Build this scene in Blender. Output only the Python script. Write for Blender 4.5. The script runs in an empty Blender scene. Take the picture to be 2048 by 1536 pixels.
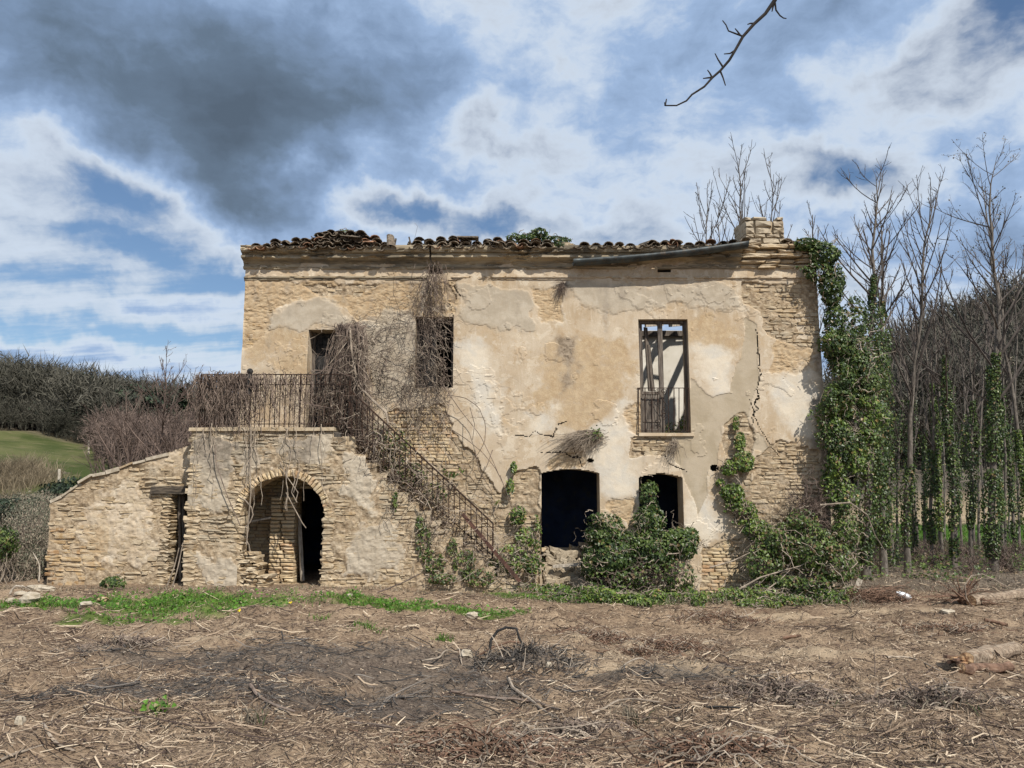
import bpy, math, random
import numpy as np
from mathutils import Vector, Matrix

random.seed(7)
RNG = np.random.default_rng(7)
R = math.radians
SC = bpy.context.scene
COL = SC.collection

# ------------------------------------------------------------------ camera
CAM_Z, PITCH, FPX = 2.05, R(8.0), 1539.0
cam = bpy.data.cameras.new('camera')
cam.sensor_width = 36.0
cam.lens = FPX / 2048 * 36
cam.clip_start, cam.clip_end = 0.1, 3000
cam_o = bpy.data.objects.new('camera', cam)
cam_o.location = (0, 0, CAM_Z)
cam_o.rotation_euler = (R(90) + PITCH, 0, 0)
COL.objects.link(cam_o)
SC.camera = cam_o

# ------------------------------------------------------------------ exposure
SC.view_settings.view_transform = 'Standard'
SC.view_settings.look = 'None'
SC.view_settings.gamma = 1.0
SC.view_settings.use_curve_mapping = False
SC.view_settings.exposure = 0.20
SC.render.engine = 'CYCLES'
SC.cycles.max_bounces = 6
SC.cycles.diffuse_bounces = 3
SC.cycles.glossy_bounces = 2
SC.cycles.transmission_bounces = 3
SC.cycles.transparent_max_bounces = 6
SC.cycles.use_denoising = True
SC.cycles.sample_clamp_indirect = 6

# ------------------------------------------------------------------ sun
SUN_EL, SUN_AZ = R(48), R(33)          # azimuth measured from behind the camera towards the right
SUN = Vector((math.sin(SUN_AZ) * math.cos(SUN_EL), -math.cos(SUN_AZ) * math.cos(SUN_EL), math.sin(SUN_EL)))
sl = bpy.data.lights.new('sun', 'SUN')
sl.energy, sl.angle, sl.color = 5.0, R(0.55), (1.0, 0.94, 0.85)
so = bpy.data.objects.new('sun', sl)
so.rotation_euler = SUN.to_track_quat('Z', 'Y').to_euler()
so.location = (20, -30, 40)
COL.objects.link(so)


# ------------------------------------------------------------------ node helper
class NT:
    def __init__(s, tree):
        s.t = tree

    def n(s, typ, props=None, **ins):
        nd = s.t.nodes.new(typ)
        for k, v in (props or {}).items():
            setattr(nd, k, v)
        for k, v in ins.items():
            key = int(k[1:]) if k[0] == '_' else k.replace('__', ' ')
            s.put(nd.inputs[key], v)
        return nd

    def put(s, sock, v):
        if isinstance(v, bpy.types.NodeSocket):
            s.t.links.new(v, sock)
        elif isinstance(v, bpy.types.Node):
            s.t.links.new(v.outputs[0], sock)
        else:
            if sock.type == 'RGBA' and len(v) == 3:
                v = (*v, 1)
            sock.default_value = v

    def m(s, op, a, b=0.0, c=0.0, clamp=False):
        nd = s.t.nodes.new('ShaderNodeMath')
        nd.operation, nd.use_clamp = op, clamp
        for i, v in enumerate((a, b, c)):
            s.put(nd.inputs[i], v)
        return nd.outputs[0]

    def add(s, a, b): return s.m('ADD', a, b)
    def sub(s, a, b): return s.m('SUBTRACT', a, b)
    def mul(s, a, b): return s.m('MULTIPLY', a, b)

    def mix(s, f, a, b, blend='MIX'):
        nd = s.t.nodes.new('ShaderNodeMix')
        nd.data_type, nd.blend_type = 'RGBA', blend
        nd.clamp_factor = True
        s.put(nd.inputs[0], f); s.put(nd.inputs[6], a); s.put(nd.inputs[7], b)
        return nd.outputs[2]

    def noise(s, vec, scale, detail=4.0, rough=0.55, dist=0.0):
        nd = s.n('ShaderNodeTexNoise', Vector=vec, Scale=scale, Detail=detail, Roughness=rough, Distortion=dist)
        return nd.outputs[0]

    def sm(s, x, a, b, lo=0.0, hi=1.0):
        nd = s.t.nodes.new('ShaderNodeMapRange')
        nd.interpolation_type = 'SMOOTHSTEP'
        for i, v in enumerate((x, a, b, lo, hi)):
            s.put(nd.inputs[i], v)
        return nd.outputs[0]

    def attr(s, name, typ='GEOMETRY'):
        return s.n('ShaderNodeAttribute', {'attribute_name': name, 'attribute_type': typ}).outputs['Fac']

    def scaled(s, vec, sc):
        return s.n('ShaderNodeMapping', _0=vec, _3=sc).outputs[0]

    def comb(s, x, y, z):
        return s.n('ShaderNodeCombineXYZ', _0=x, _1=y, _2=z).outputs[0]


def ray(px, py):
    u, v = (px - 1024) / FPX, (768 - py) / FPX
    return (u, math.cos(PITCH) - v * math.sin(PITCH), math.sin(PITCH) + v * math.cos(PITCH))


def AE(px, py):
    x, y, z = ray(px, py)
    return math.atan2(x, y), math.atan2(z, math.hypot(x, y))


# ------------------------------------------------------------------ world: broken cloud over blue
world = bpy.data.worlds.new('World')
SC.world = world
world.cycles.sampling_method = 'MANUAL'
world.cycles.sample_map_resolution = 256
world.use_nodes = True
W = NT(world.node_tree)
world.node_tree.nodes.clear()
d = W.n('ShaderNodeTexCoord').outputs['Generated']
sep = W.n('ShaderNodeSeparateXYZ', _0=d)
dx, dy, dz = sep.outputs
az = W.m('ARCTAN2', dx, dy)
el = W.m('ARCSINE', dz)
den = W.add(W.m('MAXIMUM', dz, 0.0), 0.16)
plane = W.comb(W.m('DIVIDE', dx, den), W.m('DIVIDE', dy, den), 0.0)
w1 = W.sub(W.noise(d, 5.0, 5.0, 0.6), 0.5)
w2 = W.sub(W.noise(W.scaled(d, (1.3, 1.1, 1)), 6.0, 5.0, 0.6), 0.5)
ae = W.comb(W.add(az, W.mul(w1, 0.20)), W.add(el, W.mul(w2, 0.13)), 0.0)
dw = W.n('ShaderNodeVectorMath', {'operation': 'ADD'}, _0=W.scaled(d, (1, 1, 1.7)), _1=W.comb(W.mul(w1, 0.10), 0.0, W.mul(w2, 0.10))).outputs[0]
big = W.noise(dw, 3.4, 9.0, 0.56)
fine = W.noise(dw, 10.0, 8.0, 0.60)
streak = W.noise(W.scaled(plane, (0.40, 1.7, 1)), 1.7, 8.0, 0.62, 0.15)
low = W.sm(el, 0.36, 0.12)
depth = W.add(W.mul(W.sub(big, 0.5), 1.25), W.mul(W.sub(fine, 0.5), 0.85))
depth = W.add(depth, W.mul(W.mul(W.sub(streak, 0.5), 2.0), W.add(0.15, W.mul(low, 0.85))))
depth = W.add(depth, 0.29)
# thick and thin places of the cloud sheet, by compass direction: weight, photo position, radii, tilt
for wgt, px, py, rx, ry, rot in (
        (0.46, 130, 70, 430, 190, 0), (0.50, 480, 220, 200, 180, 10), (0.44, 480, 390, 110, 120, 0), (0.22, 660, 60, 150, 120, 0),
        (0.16, 1330, 60, 420, 130, 0), (0.20, 1430, 220, 330, 90, -8), (0.10, 1950, 420, 200, 120, 0),
        (-0.50, 2080, -10, 170, 95, 0), (-0.44, 1660, 358, 190, 44, -14), (-0.60, 850, 430, 290, 44, -6),
        (-0.30, 40, 280, 310, 62, -24), (-0.26, 300, 405, 250, 52, -22), (-0.40, 120, 655, 330, 30, 0), (-0.32, 300, 575, 330, 32, 3), (-0.26, 200, 480, 260, 30, -8),
        (-0.06, 980, 250, 280, 100, -36), (-0.14, 1850, 150, 200, 130, 0)):
    a0, e0 = AE(px, py)
    mp = W.n('ShaderNodeMapping', {'vector_type': 'TEXTURE'}, _0=ae, _1=(a0, e0, 0), _2=(0, 0, R(rot)), _3=(rx / FPX, ry / FPX, 1))
    r2 = W.n('ShaderNodeVectorMath', {'operation': 'DOT_PRODUCT'}, _0=mp.outputs[0], _1=mp.outputs[0]).outputs['Value']
    depth = W.m('MULTIPLY_ADD', W.m('POWER', 0.36788, r2), wgt, depth)
mask = W.sm(depth, -0.14, 0.30)
ccol = W.n('ShaderNodeValToRGB', _0=W.mul(depth, 0.78))
cr = ccol.color_ramp
cr.elements[0].position, cr.elements[0].color = 0.05, (0.92, 0.97, 1.02, 1)
cr.elements[1].position, cr.elements[1].color = 1.0, (0.115, 0.158, 0.215, 1)
for p_, c_ in ((0.20, (0.74, 0.85, 1.0)), (0.33, (0.42, 0.58, 0.85)), (0.50, (0.27, 0.385, 0.58)), (0.72, (0.165, 0.232, 0.325))):
    e_ = cr.elements.new(p_); e_.color = (*c_, 1)
sky = W.n('ShaderNodeTexSky', {'sky_type': 'NISHITA', 'sun_disc': False, 'sun_elevation': SUN_EL,
                               'sun_rotation': R(180) - SUN_AZ, 'altitude': 300, 'air_density': 1.15, 'dust_density': 0.2, 'ozone_density': 4.5})
SKY_STRENGTH = 0.09
cloudcol = W.mix(1.0, ccol.outputs[0], (1 / SKY_STRENGTH * 0.74,) * 3, 'MULTIPLY')
skycol = W.mix(W.mul(mask, 0.97), sky.outputs[0], cloudcol)
bg = W.n('ShaderNodeBackground', Color=skycol, Strength=SKY_STRENGTH)
W.t.links.new(bg.outputs[0], W.n('ShaderNodeOutputWorld').inputs[0])


# ------------------------------------------------------------------ numeric helpers
def hash2(ix, iy, seed):
    h = (ix.astype(np.int64) * 374761393 + iy.astype(np.int64) * 668265263 + seed * 974634777) & 0xffffffff
    h = ((h ^ (h >> 13)) * 1274126177) & 0xffffffff
    return ((h ^ (h >> 16)) & 0xffff) / 65535.0


def vn(x, y, seed=0):
    x, y = np.asarray(x, float), np.asarray(y, float)
    ix, iy = np.floor(x), np.floor(y)
    fx, fy = x - ix, y - iy
    fx, fy = fx * fx * (3 - 2 * fx), fy * fy * (3 - 2 * fy)
    a, b = hash2(ix, iy, seed), hash2(ix + 1, iy, seed)
    c, d_ = hash2(ix, iy + 1, seed), hash2(ix + 1, iy + 1, seed)
    return (a + (b - a) * fx) * (1 - fy) + (c + (d_ - c) * fx) * fy - 0.5


def fbm(x, y, scale, octv=4, seed=0, gain=0.5):
    s_, amp = 0.0, 1.0
    for o in range(octv):
        s_ = s_ + amp * vn(np.asarray(x) * scale * 2 ** o + 17.3 * o, np.asarray(y) * scale * 2 ** o - 9.1 * o, seed + o)
        amp *= gain
    return s_


def sst(x, a, b):
    t = np.clip((np.asarray(x, float) - a) / (b - a), 0, 1)
    return t * t * (3 - 2 * t)


def P(px, py, Y):
    x, y, z = ray(px, py)
    t = Y / y
    return np.array((x * t, Y, CAM_Z + z * t))


def XZ(px, py, Y):
    p = P(px, py, Y)
    return p[0], p[2]


def zat(py, Y): return P(1024, py, Y)[2]


def xat(px, py, Y): return P(px, py, Y)[0]


def sdpoly(poly, X, Z):
    """signed distance to a polygon, positive inside"""
    X, Z = np.asarray(X, float), np.asarray(Z, float)
    dist = np.full(X.shape, 1e9)
    ins = np.zeros(X.shape, bool)
    n = len(poly)
    for i in range(n):
        (ax, az_), (bx, bz) = poly[i], poly[(i + 1) % n]
        ex, ez = bx - ax, bz - az_
        t = np.clip(((X - ax) * ex + (Z - az_) * ez) / (ex * ex + ez * ez + 1e-12), 0, 1)
        dist = np.minimum(dist, np.hypot(X - ax - t * ex, Z - az_ - t * ez))
        cond = ((az_ > Z) != (bz > Z))
        with np.errstate(divide='ignore', invalid='ignore'):
            xi = ax + (Z - az_) * ex / (ez if abs(ez) > 1e-12 else 1e-12)
        ins ^= cond & (X < xi)
    return np.where(ins, dist, -dist)


def sdline(pts, X, Z):
    dist = np.full(np.shape(X), 1e9)
    for (ax, az_), (bx, bz) in zip(pts[:-1], pts[1:]):
        ex, ez = bx - ax, bz - az_
        t = np.clip(((X - ax) * ex + (Z - az_) * ez) / (ex * ex + ez * ez + 1e-12), 0, 1)
        dist = np.minimum(dist, np.hypot(X - ax - t * ex, Z - az_ - t * ez))
    return dist


def mesh_np(name, V, F, mats, attrs=None, smooth=False, mat_index=None):
    V = np.asarray(V, np.float32).reshape(-1, 3)
    Fs = F if isinstance(F, (list, tuple)) else [F]
    Fs = [np.asarray(f, np.int32) for f in Fs if len(f)]
    me = bpy.data.meshes.new(name)
    me.vertices.add(len(V))
    me.vertices.foreach_set('co', V.ravel())
    loops = np.concatenate([f.ravel() for f in Fs])
    tot = np.concatenate([np.full(len(f), f.shape[1], np.int32) for f in Fs])
    me.loops.add(len(loops))
    me.loops.foreach_set('vertex_index', loops)
    me.polygons.add(len(tot))
    me.polygons.foreach_set('loop_start', np.concatenate(([0], np.cumsum(tot)[:-1])).astype(np.int32))
    for m_ in (mats if isinstance(mats, (list, tuple)) else [mats]):
        me.materials.append(m_)
    if mat_index is not None:
        me.polygons.foreach_set('material_index', np.asarray(mat_index, np.int32))
    me.update(calc_edges=True)
    for k, v in (attrs or {}).items():
        a = me.attributes.new(k, 'FLOAT', 'POINT')
        a.data.foreach_set('value', np.asarray(v, np.float32).ravel())
    me.polygons.foreach_set('use_smooth', np.full(len(tot), smooth, bool))
    return me


def link(name, me, parent=None, loc=None, rot=None, scale=None):
    o = bpy.data.objects.new(name, me)
    COL.objects.link(o)
    if parent is not None:
        o.parent = parent
        o.matrix_parent_inverse = Matrix_inv(parent)
    if loc is not None: o.location = loc
    if rot is not None: o.rotation_euler = rot
    if scale is not None: o.scale = scale
    return o


def Matrix_inv(p):
    """world-coordinate children: undo the parent Empty's offset (mesh parts sit at the origin)"""
    return Matrix.Translation(-p.location) if p.type == 'EMPTY' else Matrix.Identity(4)


def thing(name, label, cat, loc=(0, 0, 0), group=None):
    o = bpy.data.objects.new(name, None)
    o.empty_display_size = 0.2
    COL.objects.link(o)
    o.location = loc
    return tag(o, label, cat, group)


def tag(o, label, cat, group=None, kind=None):
    if label: o['label'] = label
    if cat: o['category'] = cat
    if group: o['group'] = group
    if kind: o['kind'] = kind
    return o


def part(name, me, parent):
    """part meshes carry world coordinates; the parent's offset is undone"""
    o = link(name, me, parent)
    if name in FINE: o['kind'] = 'stuff'
    return o


# stems, twigs and leaves too fine to pick apart
FINE = {'stems', 'tangled_stems', 'hanging_stems', 'fine_stems', 'top_stems', 'pale_stems', 'leaves', 'twigs', 'pale_twigs', 'blades', 'petals', 'crown', 'ivy_sleeve', 'buds'}


def structure(o):
    o['kind'] = 'structure'
    return o


class MB:
    """collects simple solids into one mesh"""
    def __init__(s):
        s.V, s.Q, s.T = [], [], []
        s.n = 0

    def raw(s, V, Q=(), T=()):
        V = np.asarray(V, float).reshape(-1, 3)
        s.V.append(V)
        if len(Q): s.Q.append(np.asarray(Q, int).reshape(-1, 4) + s.n)
        if len(T): s.T.append(np.asarray(T, int).reshape(-1, 3) + s.n)
        s.n += len(V)
        return s

    def box(s, a, b, jit=0.0):
        (x0, y0, z0), (x1, y1, z1) = a, b
        V = np.array([(x0, y0, z0), (x1, y0, z0), (x1, y1, z0), (x0, y1, z0), (x0, y0, z1), (x1, y0, z1), (x1, y1, z1), (x0, y1, z1)], float)
        if jit: V += RNG.uniform(-jit, jit, V.shape)
        return s.raw(V, [(0, 3, 2, 1), (4, 5, 6, 7), (0, 1, 5, 4), (1, 2, 6, 5), (2, 3, 7, 6), (3, 0, 4, 7)])

    def bar(s, p, q, w, h=None, up=(0, 0, 1)):
        """rectangular bar from p to q"""
        h = h or w
        p, q = Vector(p), Vector(q)
        t = (q - p).normalized()
        u = t.cross(Vector(up))
        if u.length < 1e-4: u = t.cross(Vector((1, 0, 0)))
        u.normalize()
        v = u.cross(t)
        V = []
        for c in (p, q):
            for a, b in ((-1, -1), (1, -1), (1, 1), (-1, 1)):
                V.append(c + u * (a * w / 2) + v * (b * h / 2))
        return s.raw([tuple(x) for x in V], [(0, 1, 2, 3), (7, 6, 5, 4), (0, 4, 5, 1), (1, 5, 6, 2), (2, 6, 7, 3), (3, 7, 4, 0)])

    def tubes(s, pts, rad, sides=4, cap=False):
        V, Q = tube_np(pts, rad, sides)
        s.raw(V, Q)
        return s

    def mesh(s, name, mats, **k):
        F = []
        if s.Q: F.append(np.concatenate(s.Q))
        if s.T: F.append(np.concatenate(s.T))
        return mesh_np(name, np.concatenate(s.V), F, mats, **k)

    def part(s, name, mat, parent, **k):
        return part(name, s.mesh(name, mat, **k), parent)


def tube_np(pts, rad, sides=4):
    """pts (K,n,3), rad (K,n) -> verts, quads"""
    pts = np.asarray(pts, float)
    if pts.ndim == 2: pts = pts[None]
    K, n, _ = pts.shape
    rad = np.broadcast_to(np.asarray(rad, float), (K, n))
    T = np.gradient(pts, axis=1)
    T /= np.linalg.norm(T, axis=2, keepdims=True) + 1e-9
    mean = pts[:, -1] - pts[:, 0]
    ref = np.zeros((K, 3))
    ref[np.arange(K), np.argmin(np.abs(mean), axis=1)] = 1
    U = np.cross(T, ref[:, None, :])
    U /= np.linalg.norm(U, axis=2, keepdims=True) + 1e-9
    Vv = np.cross(T, U)
    a = np.arange(sides) / sides * 2 * math.pi
    ring = pts[:, :, None, :] + rad[:, :, None, None] * (U[:, :, None, :] * np.cos(a)[None, None, :, None] + Vv[:, :, None, :] * np.sin(a)[None, None, :, None])
    V = ring.reshape(-1, 3)
    base = (np.arange(K)[:, None, None] * n + np.arange(n - 1)[None, :, None]) * sides
    j = np.arange(sides)[None, None, :]
    j2 = (j + 1) % sides
    Q = np.stack([base + j, base + j2, base + sides + j2, base + sides + j], axis=-1).reshape(-1, 4)
    return V, Q


# ------------------------------------------------------------------ materials
def mat_new(name):
    m_ = bpy.data.materials.new(name)
    m_.use_nodes = True
    nt = NT(m_.node_tree)
    m_.node_tree.nodes.clear()
    out = nt.n('ShaderNodeOutputMaterial')
    return m_, nt, out


def finish(nt, out, color, rough=0.9, bump=None, bump_s=0.4, bump_d=0.02, metallic=0.0, spec=0.25, trans=0.0):
    b = nt.n('ShaderNodeBsdfPrincipled', Base__Color=color, Roughness=rough, Metallic=metallic)
    b.inputs['Specular IOR Level'].default_value = spec
    nrm = None
    if bump is not None:
        bp = nt.n('ShaderNodeBump', Strength=bump_s, Distance=bump_d, Height=bump)
        nrm = bp.outputs[0]
        nt.put(b.inputs['Normal'], nrm)
    sh = b.outputs[0]
    if trans:
        tr = nt.n('ShaderNodeBsdfTranslucent', Color=color)
        sh = nt.n('ShaderNodeMixShader', _0=trans, _1=sh, _2=tr.outputs[0]).outputs[0]
    nt.t.links.new(sh, out.inputs[0])


def pos(nt): return nt.n('ShaderNodeNewGeometry').outputs['Position']


def rnd_of(nt):
    """per-piece random: from the object for single pieces, from the attribute for joined ones"""
    r = nt.n('ShaderNodeObjectInfo').outputs['Random']
    return nt.m('FRACT', nt.add(r, nt.attr('rnd')))


def mat_wall():
    m_, nt, out = mat_new('weathered_plaster')
    p = pos(nt)
    n_big = nt.noise(p, 0.55, 5, 0.6, 0.6)
    n_mid = nt.noise(p, 2.2, 6, 0.62, 0.4)
    n_fine = nt.noise(p, 11, 6, 0.65)
    n_grit = nt.noise(p, 60, 3, 0.6)
    streak = nt.noise(nt.scaled(p, (3.2, 1, 0.7)), 1.5, 7, 0.68, 0.5)
    c = nt.mix(nt.sm(n_big, 0.36, 0.62), (0.385, 0.295, 0.195), (0.47, 0.39, 0.29))
    c = nt.mix(nt.mul(nt.sm(streak, 0.44, 0.68), 0.62), c, (0.54, 0.465, 0.36))
    c = nt.mix(nt.mul(nt.sm(nt.noise(p, 1.1, 6, 0.7, 0.8), 0.54, 0.70), 0.55), c, (0.42, 0.30, 0.175))
    c = nt.mix(nt.mul(nt.sm(n_mid, 0.53, 0.72), 0.5), c, (0.38, 0.265, 0.15))
    c = nt.mix(nt.mul(nt.sm(n_mid, 0.46, 0.28), 0.45), c, (0.50, 0.43, 0.335))
    fl1 = nt.noise(nt.scaled(p, (1, 1, 1.25)), 3.4, 9, 0.66, 0.3)
    fl2 = nt.noise(nt.scaled(p, (1.2, 1, 0.9)), 5.2, 9, 0.7, 0.2)
    c = nt.mix(nt.mul(nt.sm(fl1, 0.565, 0.585), 0.42), c, (0.60, 0.53, 0.42))
    c = nt.mix(nt.mul(nt.sm(fl2, 0.585, 0.605), 0.45), c, (0.33, 0.225, 0.125))
    c = nt.mix(nt.mul(nt.sm(fl2, 0.40, 0.385), 0.40), c, (0.47, 0.42, 0.345))
    wobble = nt.add(nt.mul(nt.sub(n_fine, 0.5), 0.9), nt.mul(nt.sub(n_mid, 0.5), 0.8))

    def am(name, lo=0.3, hi=0.7):
        return nt.sm(nt.add(nt.attr(name), wobble), lo, hi)
    c = nt.mix(nt.mul(am('ochre'), 0.85), c, nt.mix(nt.sm(n_fine, 0.35, 0.68), (0.35, 0.245, 0.14), (0.46, 0.355, 0.225)))
    c = nt.mix(nt.mul(am('pale', 0.1, 1.1), 0.85), c, nt.mix(nt.sm(n_mid, 0.4, 0.62), (0.62, 0.555, 0.45), (0.52, 0.49, 0.43)))
    c = nt.mix(nt.mul(nt.sm(nt.add(nt.attr('cement'), nt.mul(nt.sub(n_fine, 0.5), 0.5)), 0.4, 0.6), 0.9), c, nt.mix(nt.sm(n_mid, 0.35, 0.65), (0.32, 0.265, 0.185), (0.395, 0.335, 0.25)))
    c = nt.mix(nt.mul(am('grey', 0.1, 1.0), 0.82), c, nt.mix(nt.sm(fl1, 0.40, 0.60), (0.335, 0.29, 0.225), (0.41, 0.36, 0.285)))
    c = nt.mix(nt.mul(am('stain', 0.1, 0.95), 0.7), c, nt.mix(nt.sm(n_fine, 0.4, 0.6), (0.10, 0.085, 0.07), (0.25, 0.21, 0.17)))
    mortar = nt.mix(nt.sm(n_fine, 0.35, 0.68), (0.22, 0.16, 0.10), (0.43, 0.345, 0.24))
    mortar = nt.mix(nt.sm(n_mid, 0.5, 0.75), mortar, (0.42, 0.355, 0.265))
    c = nt.mix(am('bare', 0.25, 0.6), c, mortar)
    c = nt.mix(nt.mul(nt.sm(n_grit, 0.50, 0.72), 0.25), c, (0.25, 0.19, 0.12))
    rough_amt = nt.add(nt.mul(n_fine, 0.7), nt.mul(n_grit, 0.3))
    bstr = nt.add(0.22, nt.mul(nt.m('MAXIMUM', nt.attr('bare'), nt.mul(nt.attr('ochre'), 0.6)), 0.6))
    bp = nt.n('ShaderNodeBump', Strength=bstr, Distance=0.028, Height=rough_amt)
    b = nt.n('ShaderNodeBsdfPrincipled', Base__Color=c, Roughness=0.95, Normal=bp.outputs[0])
    b.inputs['Specular IOR Level'].default_value = 0.15
    nt.t.links.new(b.outputs[0], out.inputs[0])
    return m_


def mat_stone(name, cols, grey=0.3, spread=1.0):
    m_, nt, out = mat_new(name)
    r = rnd_of(nt)
    p = pos(nt)
    n1 = nt.noise(p, 9, 5, 0.62)
    n2 = nt.noise(p, 45, 4, 0.6)
    big = nt.noise(p, 1.1, 3, 0.5)
    rp = nt.n('ShaderNodeValToRGB', _0=r)
    el_ = rp.color_ramp.elements
    el_[0].color = (*cols[0], 1); el_[1].color = (*cols[-1], 1)
    for i, c_ in enumerate(cols[1:-1]):
        e = el_.new((i + 1) / (len(cols) - 1)); e.color = (*c_, 1)
    c = nt.mix(nt.mul(nt.sm(n1, 0.38, 0.64), 0.7), rp.outputs[0], (0.46, 0.385, 0.28))
    c = nt.mix(nt.mul(nt.sm(n1, 0.5, 0.3), 0.4), c, (0.28, 0.20, 0.12))
    c = nt.mix(nt.mul(nt.sm(big, 0.5, 0.66), grey), c, (0.33, 0.29, 0.225))
    c = nt.mix(nt.mul(nt.sm(n2, 0.55, 0.75), 0.35), c, (0.19, 0.135, 0.08))
    finish(nt, out, c, 0.93, nt.add(nt.mul(n1, 0.7), nt.mul(n2, 0.3)), 0.55, 0.035, spec=0.15)
    return m_


def mat_simple(name, c1, c2, scale=6.0, stretch=(1, 1, 1), rough=0.85, bump_s=0.4, bump_d=0.01, metallic=0.0, spec=0.25, c3=None, use_rnd=False, detail=5.0):
    m_, nt, out = mat_new(name)
    v = nt.scaled(pos(nt), stretch)
    n1 = nt.noise(v, scale, detail, 0.6, 0.3)
    c = nt.mix(nt.sm(n1, 0.34, 0.66), c1, c2)
    if c3 is not None:
        c = nt.mix(nt.mul(nt.sm(nt.noise(v, scale * 3.1, 4, 0.6), 0.5, 0.7), 0.7), c, c3)
    if use_rnd:
        k = nt.add(0.62, nt.mul(rnd_of(nt), 0.76))
        c = nt.mix(1.0, c, nt.comb(k, k, k), 'MULTIPLY')
    finish(nt, out, c, rough, n1, bump_s, bump_d, metallic, spec)
    return m_


def mat_leaf(name, dark, mid, light, dead=None, dead_amt=0.0, trans=0.3, rough=0.42):
    m_, nt, out = mat_new(name)
    r = nt.attr('rnd')
    clump = nt.noise(pos(nt), 2.4, 3, 0.55)
    t = nt.add(nt.mul(r, 0.75), nt.mul(nt.sub(clump, 0.5), 0.9))
    rp = nt.n('ShaderNodeValToRGB', _0=t)
    e = rp.color_ramp.elements
    e[0].position, e[0].color = 0.1, (*dark, 1)
    e[1].position, e[1].color = 0.9, (*light, 1)
    q = e.new(0.45); q.color = (*mid, 1)
    c = rp.outputs[0]
    if dead is not None:
        pick = nt.m('GREATER_THAN', nt.m('FRACT', nt.mul(r, 37.7)), 1 - dead_amt)
        c = nt.mix(pick, c, dead)
    finish(nt, out, c, rough, trans=trans, spec=0.4)
    return m_


M = {}
M['wall'] = mat_wall()
M['stone'] = mat_stone('ochre_rubble_stone', [(0.28, 0.20, 0.115), (0.41, 0.315, 0.195), (0.35, 0.27, 0.17), (0.47, 0.385, 0.265), (0.34, 0.24, 0.135)], 0.5)
M['stone_grey'] = mat_stone('grey_lichen_and_shade_stone', [(0.16, 0.13, 0.09), (0.28, 0.23, 0.16), (0.21, 0.17, 0.125), (0.35, 0.295, 0.215), (0.13, 0.105, 0.078)], 0.6)
M['stone_warm'] = mat_stone('golden_rubble_stone', [(0.34, 0.22, 0.10), (0.26, 0.145, 0.065), (0.43, 0.305, 0.155), (0.36, 0.24, 0.125), (0.46, 0.36, 0.225)], 0.15)
M['brick'] = mat_stone('yellow_brick', [(0.48, 0.35, 0.19), (0.55, 0.43, 0.26), (0.44, 0.30, 0.16), (0.58, 0.47, 0.30), (0.46, 0.28, 0.15)], 0.15)
M['cornice'] = mat_simple('mouldy_cornice', (0.12, 0.105, 0.08), (0.40, 0.335, 0.235), 1.5, (.6, 1, 4), 0.95, 0.5, 0.02, c3=(0.36, 0.27, 0.16), detail=8)
M['tile'] = mat_simple('lichened_terracotta', (0.07, 0.056, 0.042), (0.19, 0.148, 0.108), 9.0, (1, 1, 1), 0.95, 0.6, 0.02, c3=(0.29, 0.265, 0.205), use_rnd=True)
M['tile_red'] = mat_simple('red_terracotta', (0.16, 0.085, 0.05), (0.27, 0.155, 0.095), 9.0, (1, 1, 1), 0.95, 0.5, 0.02, c3=(0.14, 0.10, 0.07), use_rnd=True)
M['iron'] = mat_simple('rusted_iron', (0.016, 0.012, 0.010), (0.05, 0.029, 0.02), 14.0, rough=0.8, metallic=0.2, c3=(0.09, 0.042, 0.025))
M['rust'] = mat_simple('red_rusted_beam', (0.045, 0.025, 0.02), (0.11, 0.055, 0.04), 5.0, rough=0.8, metallic=0.1, c3=(0.15, 0.085, 0.06))
M['zinc'] = mat_simple('dull_zinc', (0.03, 0.034, 0.036), (0.075, 0.088, 0.09), 3.0, (1, 1, 1), 0.55, 0.2, 0.004, 0.5, 0.4, c3=(0.10, 0.075, 0.05))
M['wood'] = mat_simple('grey_weathered_wood', (0.055, 0.045, 0.038), (0.17, 0.145, 0.12), 4.0, (9, 9, 0.8), 0.9, 0.6, 0.006, c3=(0.09, 0.06, 0.04))
M['lintel'] = mat_simple('black_old_lintel', (0.03, 0.025, 0.02), (0.12, 0.095, 0.07), 5.0, (1.2, 8, 8), 0.9, 0.6, 0.01)
M['palewood'] = mat_simple('pale_bleached_wood', (0.27, 0.23, 0.18), (0.47, 0.42, 0.35), 7.0, (4, 4, 1), 0.9, 0.4, 0.005)
M['whiteroom'] = mat_simple('white_room_plaster', (0.62, 0.58, 0.50), (0.74, 0.71, 0.64), 1.3, rough=0.95, c3=(0.50, 0.46, 0.38))
M['blueroom'] = mat_simple('shaded_blue_room_plaster', (0.035, 0.05, 0.09), (0.06, 0.09, 0.17), 1.6, rough=0.95, c3=(0.10, 0.10, 0.10))  # blue wall paint, darkened so the ground-floor rooms read as shade
M['darkroom'] = mat_simple('shaded_room_plaster', (0.05, 0.045, 0.04), (0.12, 0.105, 0.09), 1.6, rough=0.95)  # dark plaster colour stands in for the shade inside the rooms
M['deadvine'] = mat_simple('dead_vine_bark', (0.075, 0.055, 0.045), (0.20, 0.155, 0.125), 5.0, rough=0.95, c3=(0.27, 0.21, 0.17))
M['palevine'] = mat_simple('pale_vine_bark', (0.19, 0.155, 0.12), (0.36, 0.30, 0.235), 7.0, rough=0.95, c3=(0.14, 0.11, 0.085))
M['bark'] = mat_simple('grey_bark', (0.075, 0.065, 0.055), (0.19, 0.165, 0.14), 7.0, (3, 3, 1), 0.95, 0.6, 0.01, c3=(0.055, 0.05, 0.04))
M['twig'] = mat_simple('brown_grey_twig', (0.055, 0.045, 0.04), (0.125, 0.105, 0.092), 3.0, rough=0.95)
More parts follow.
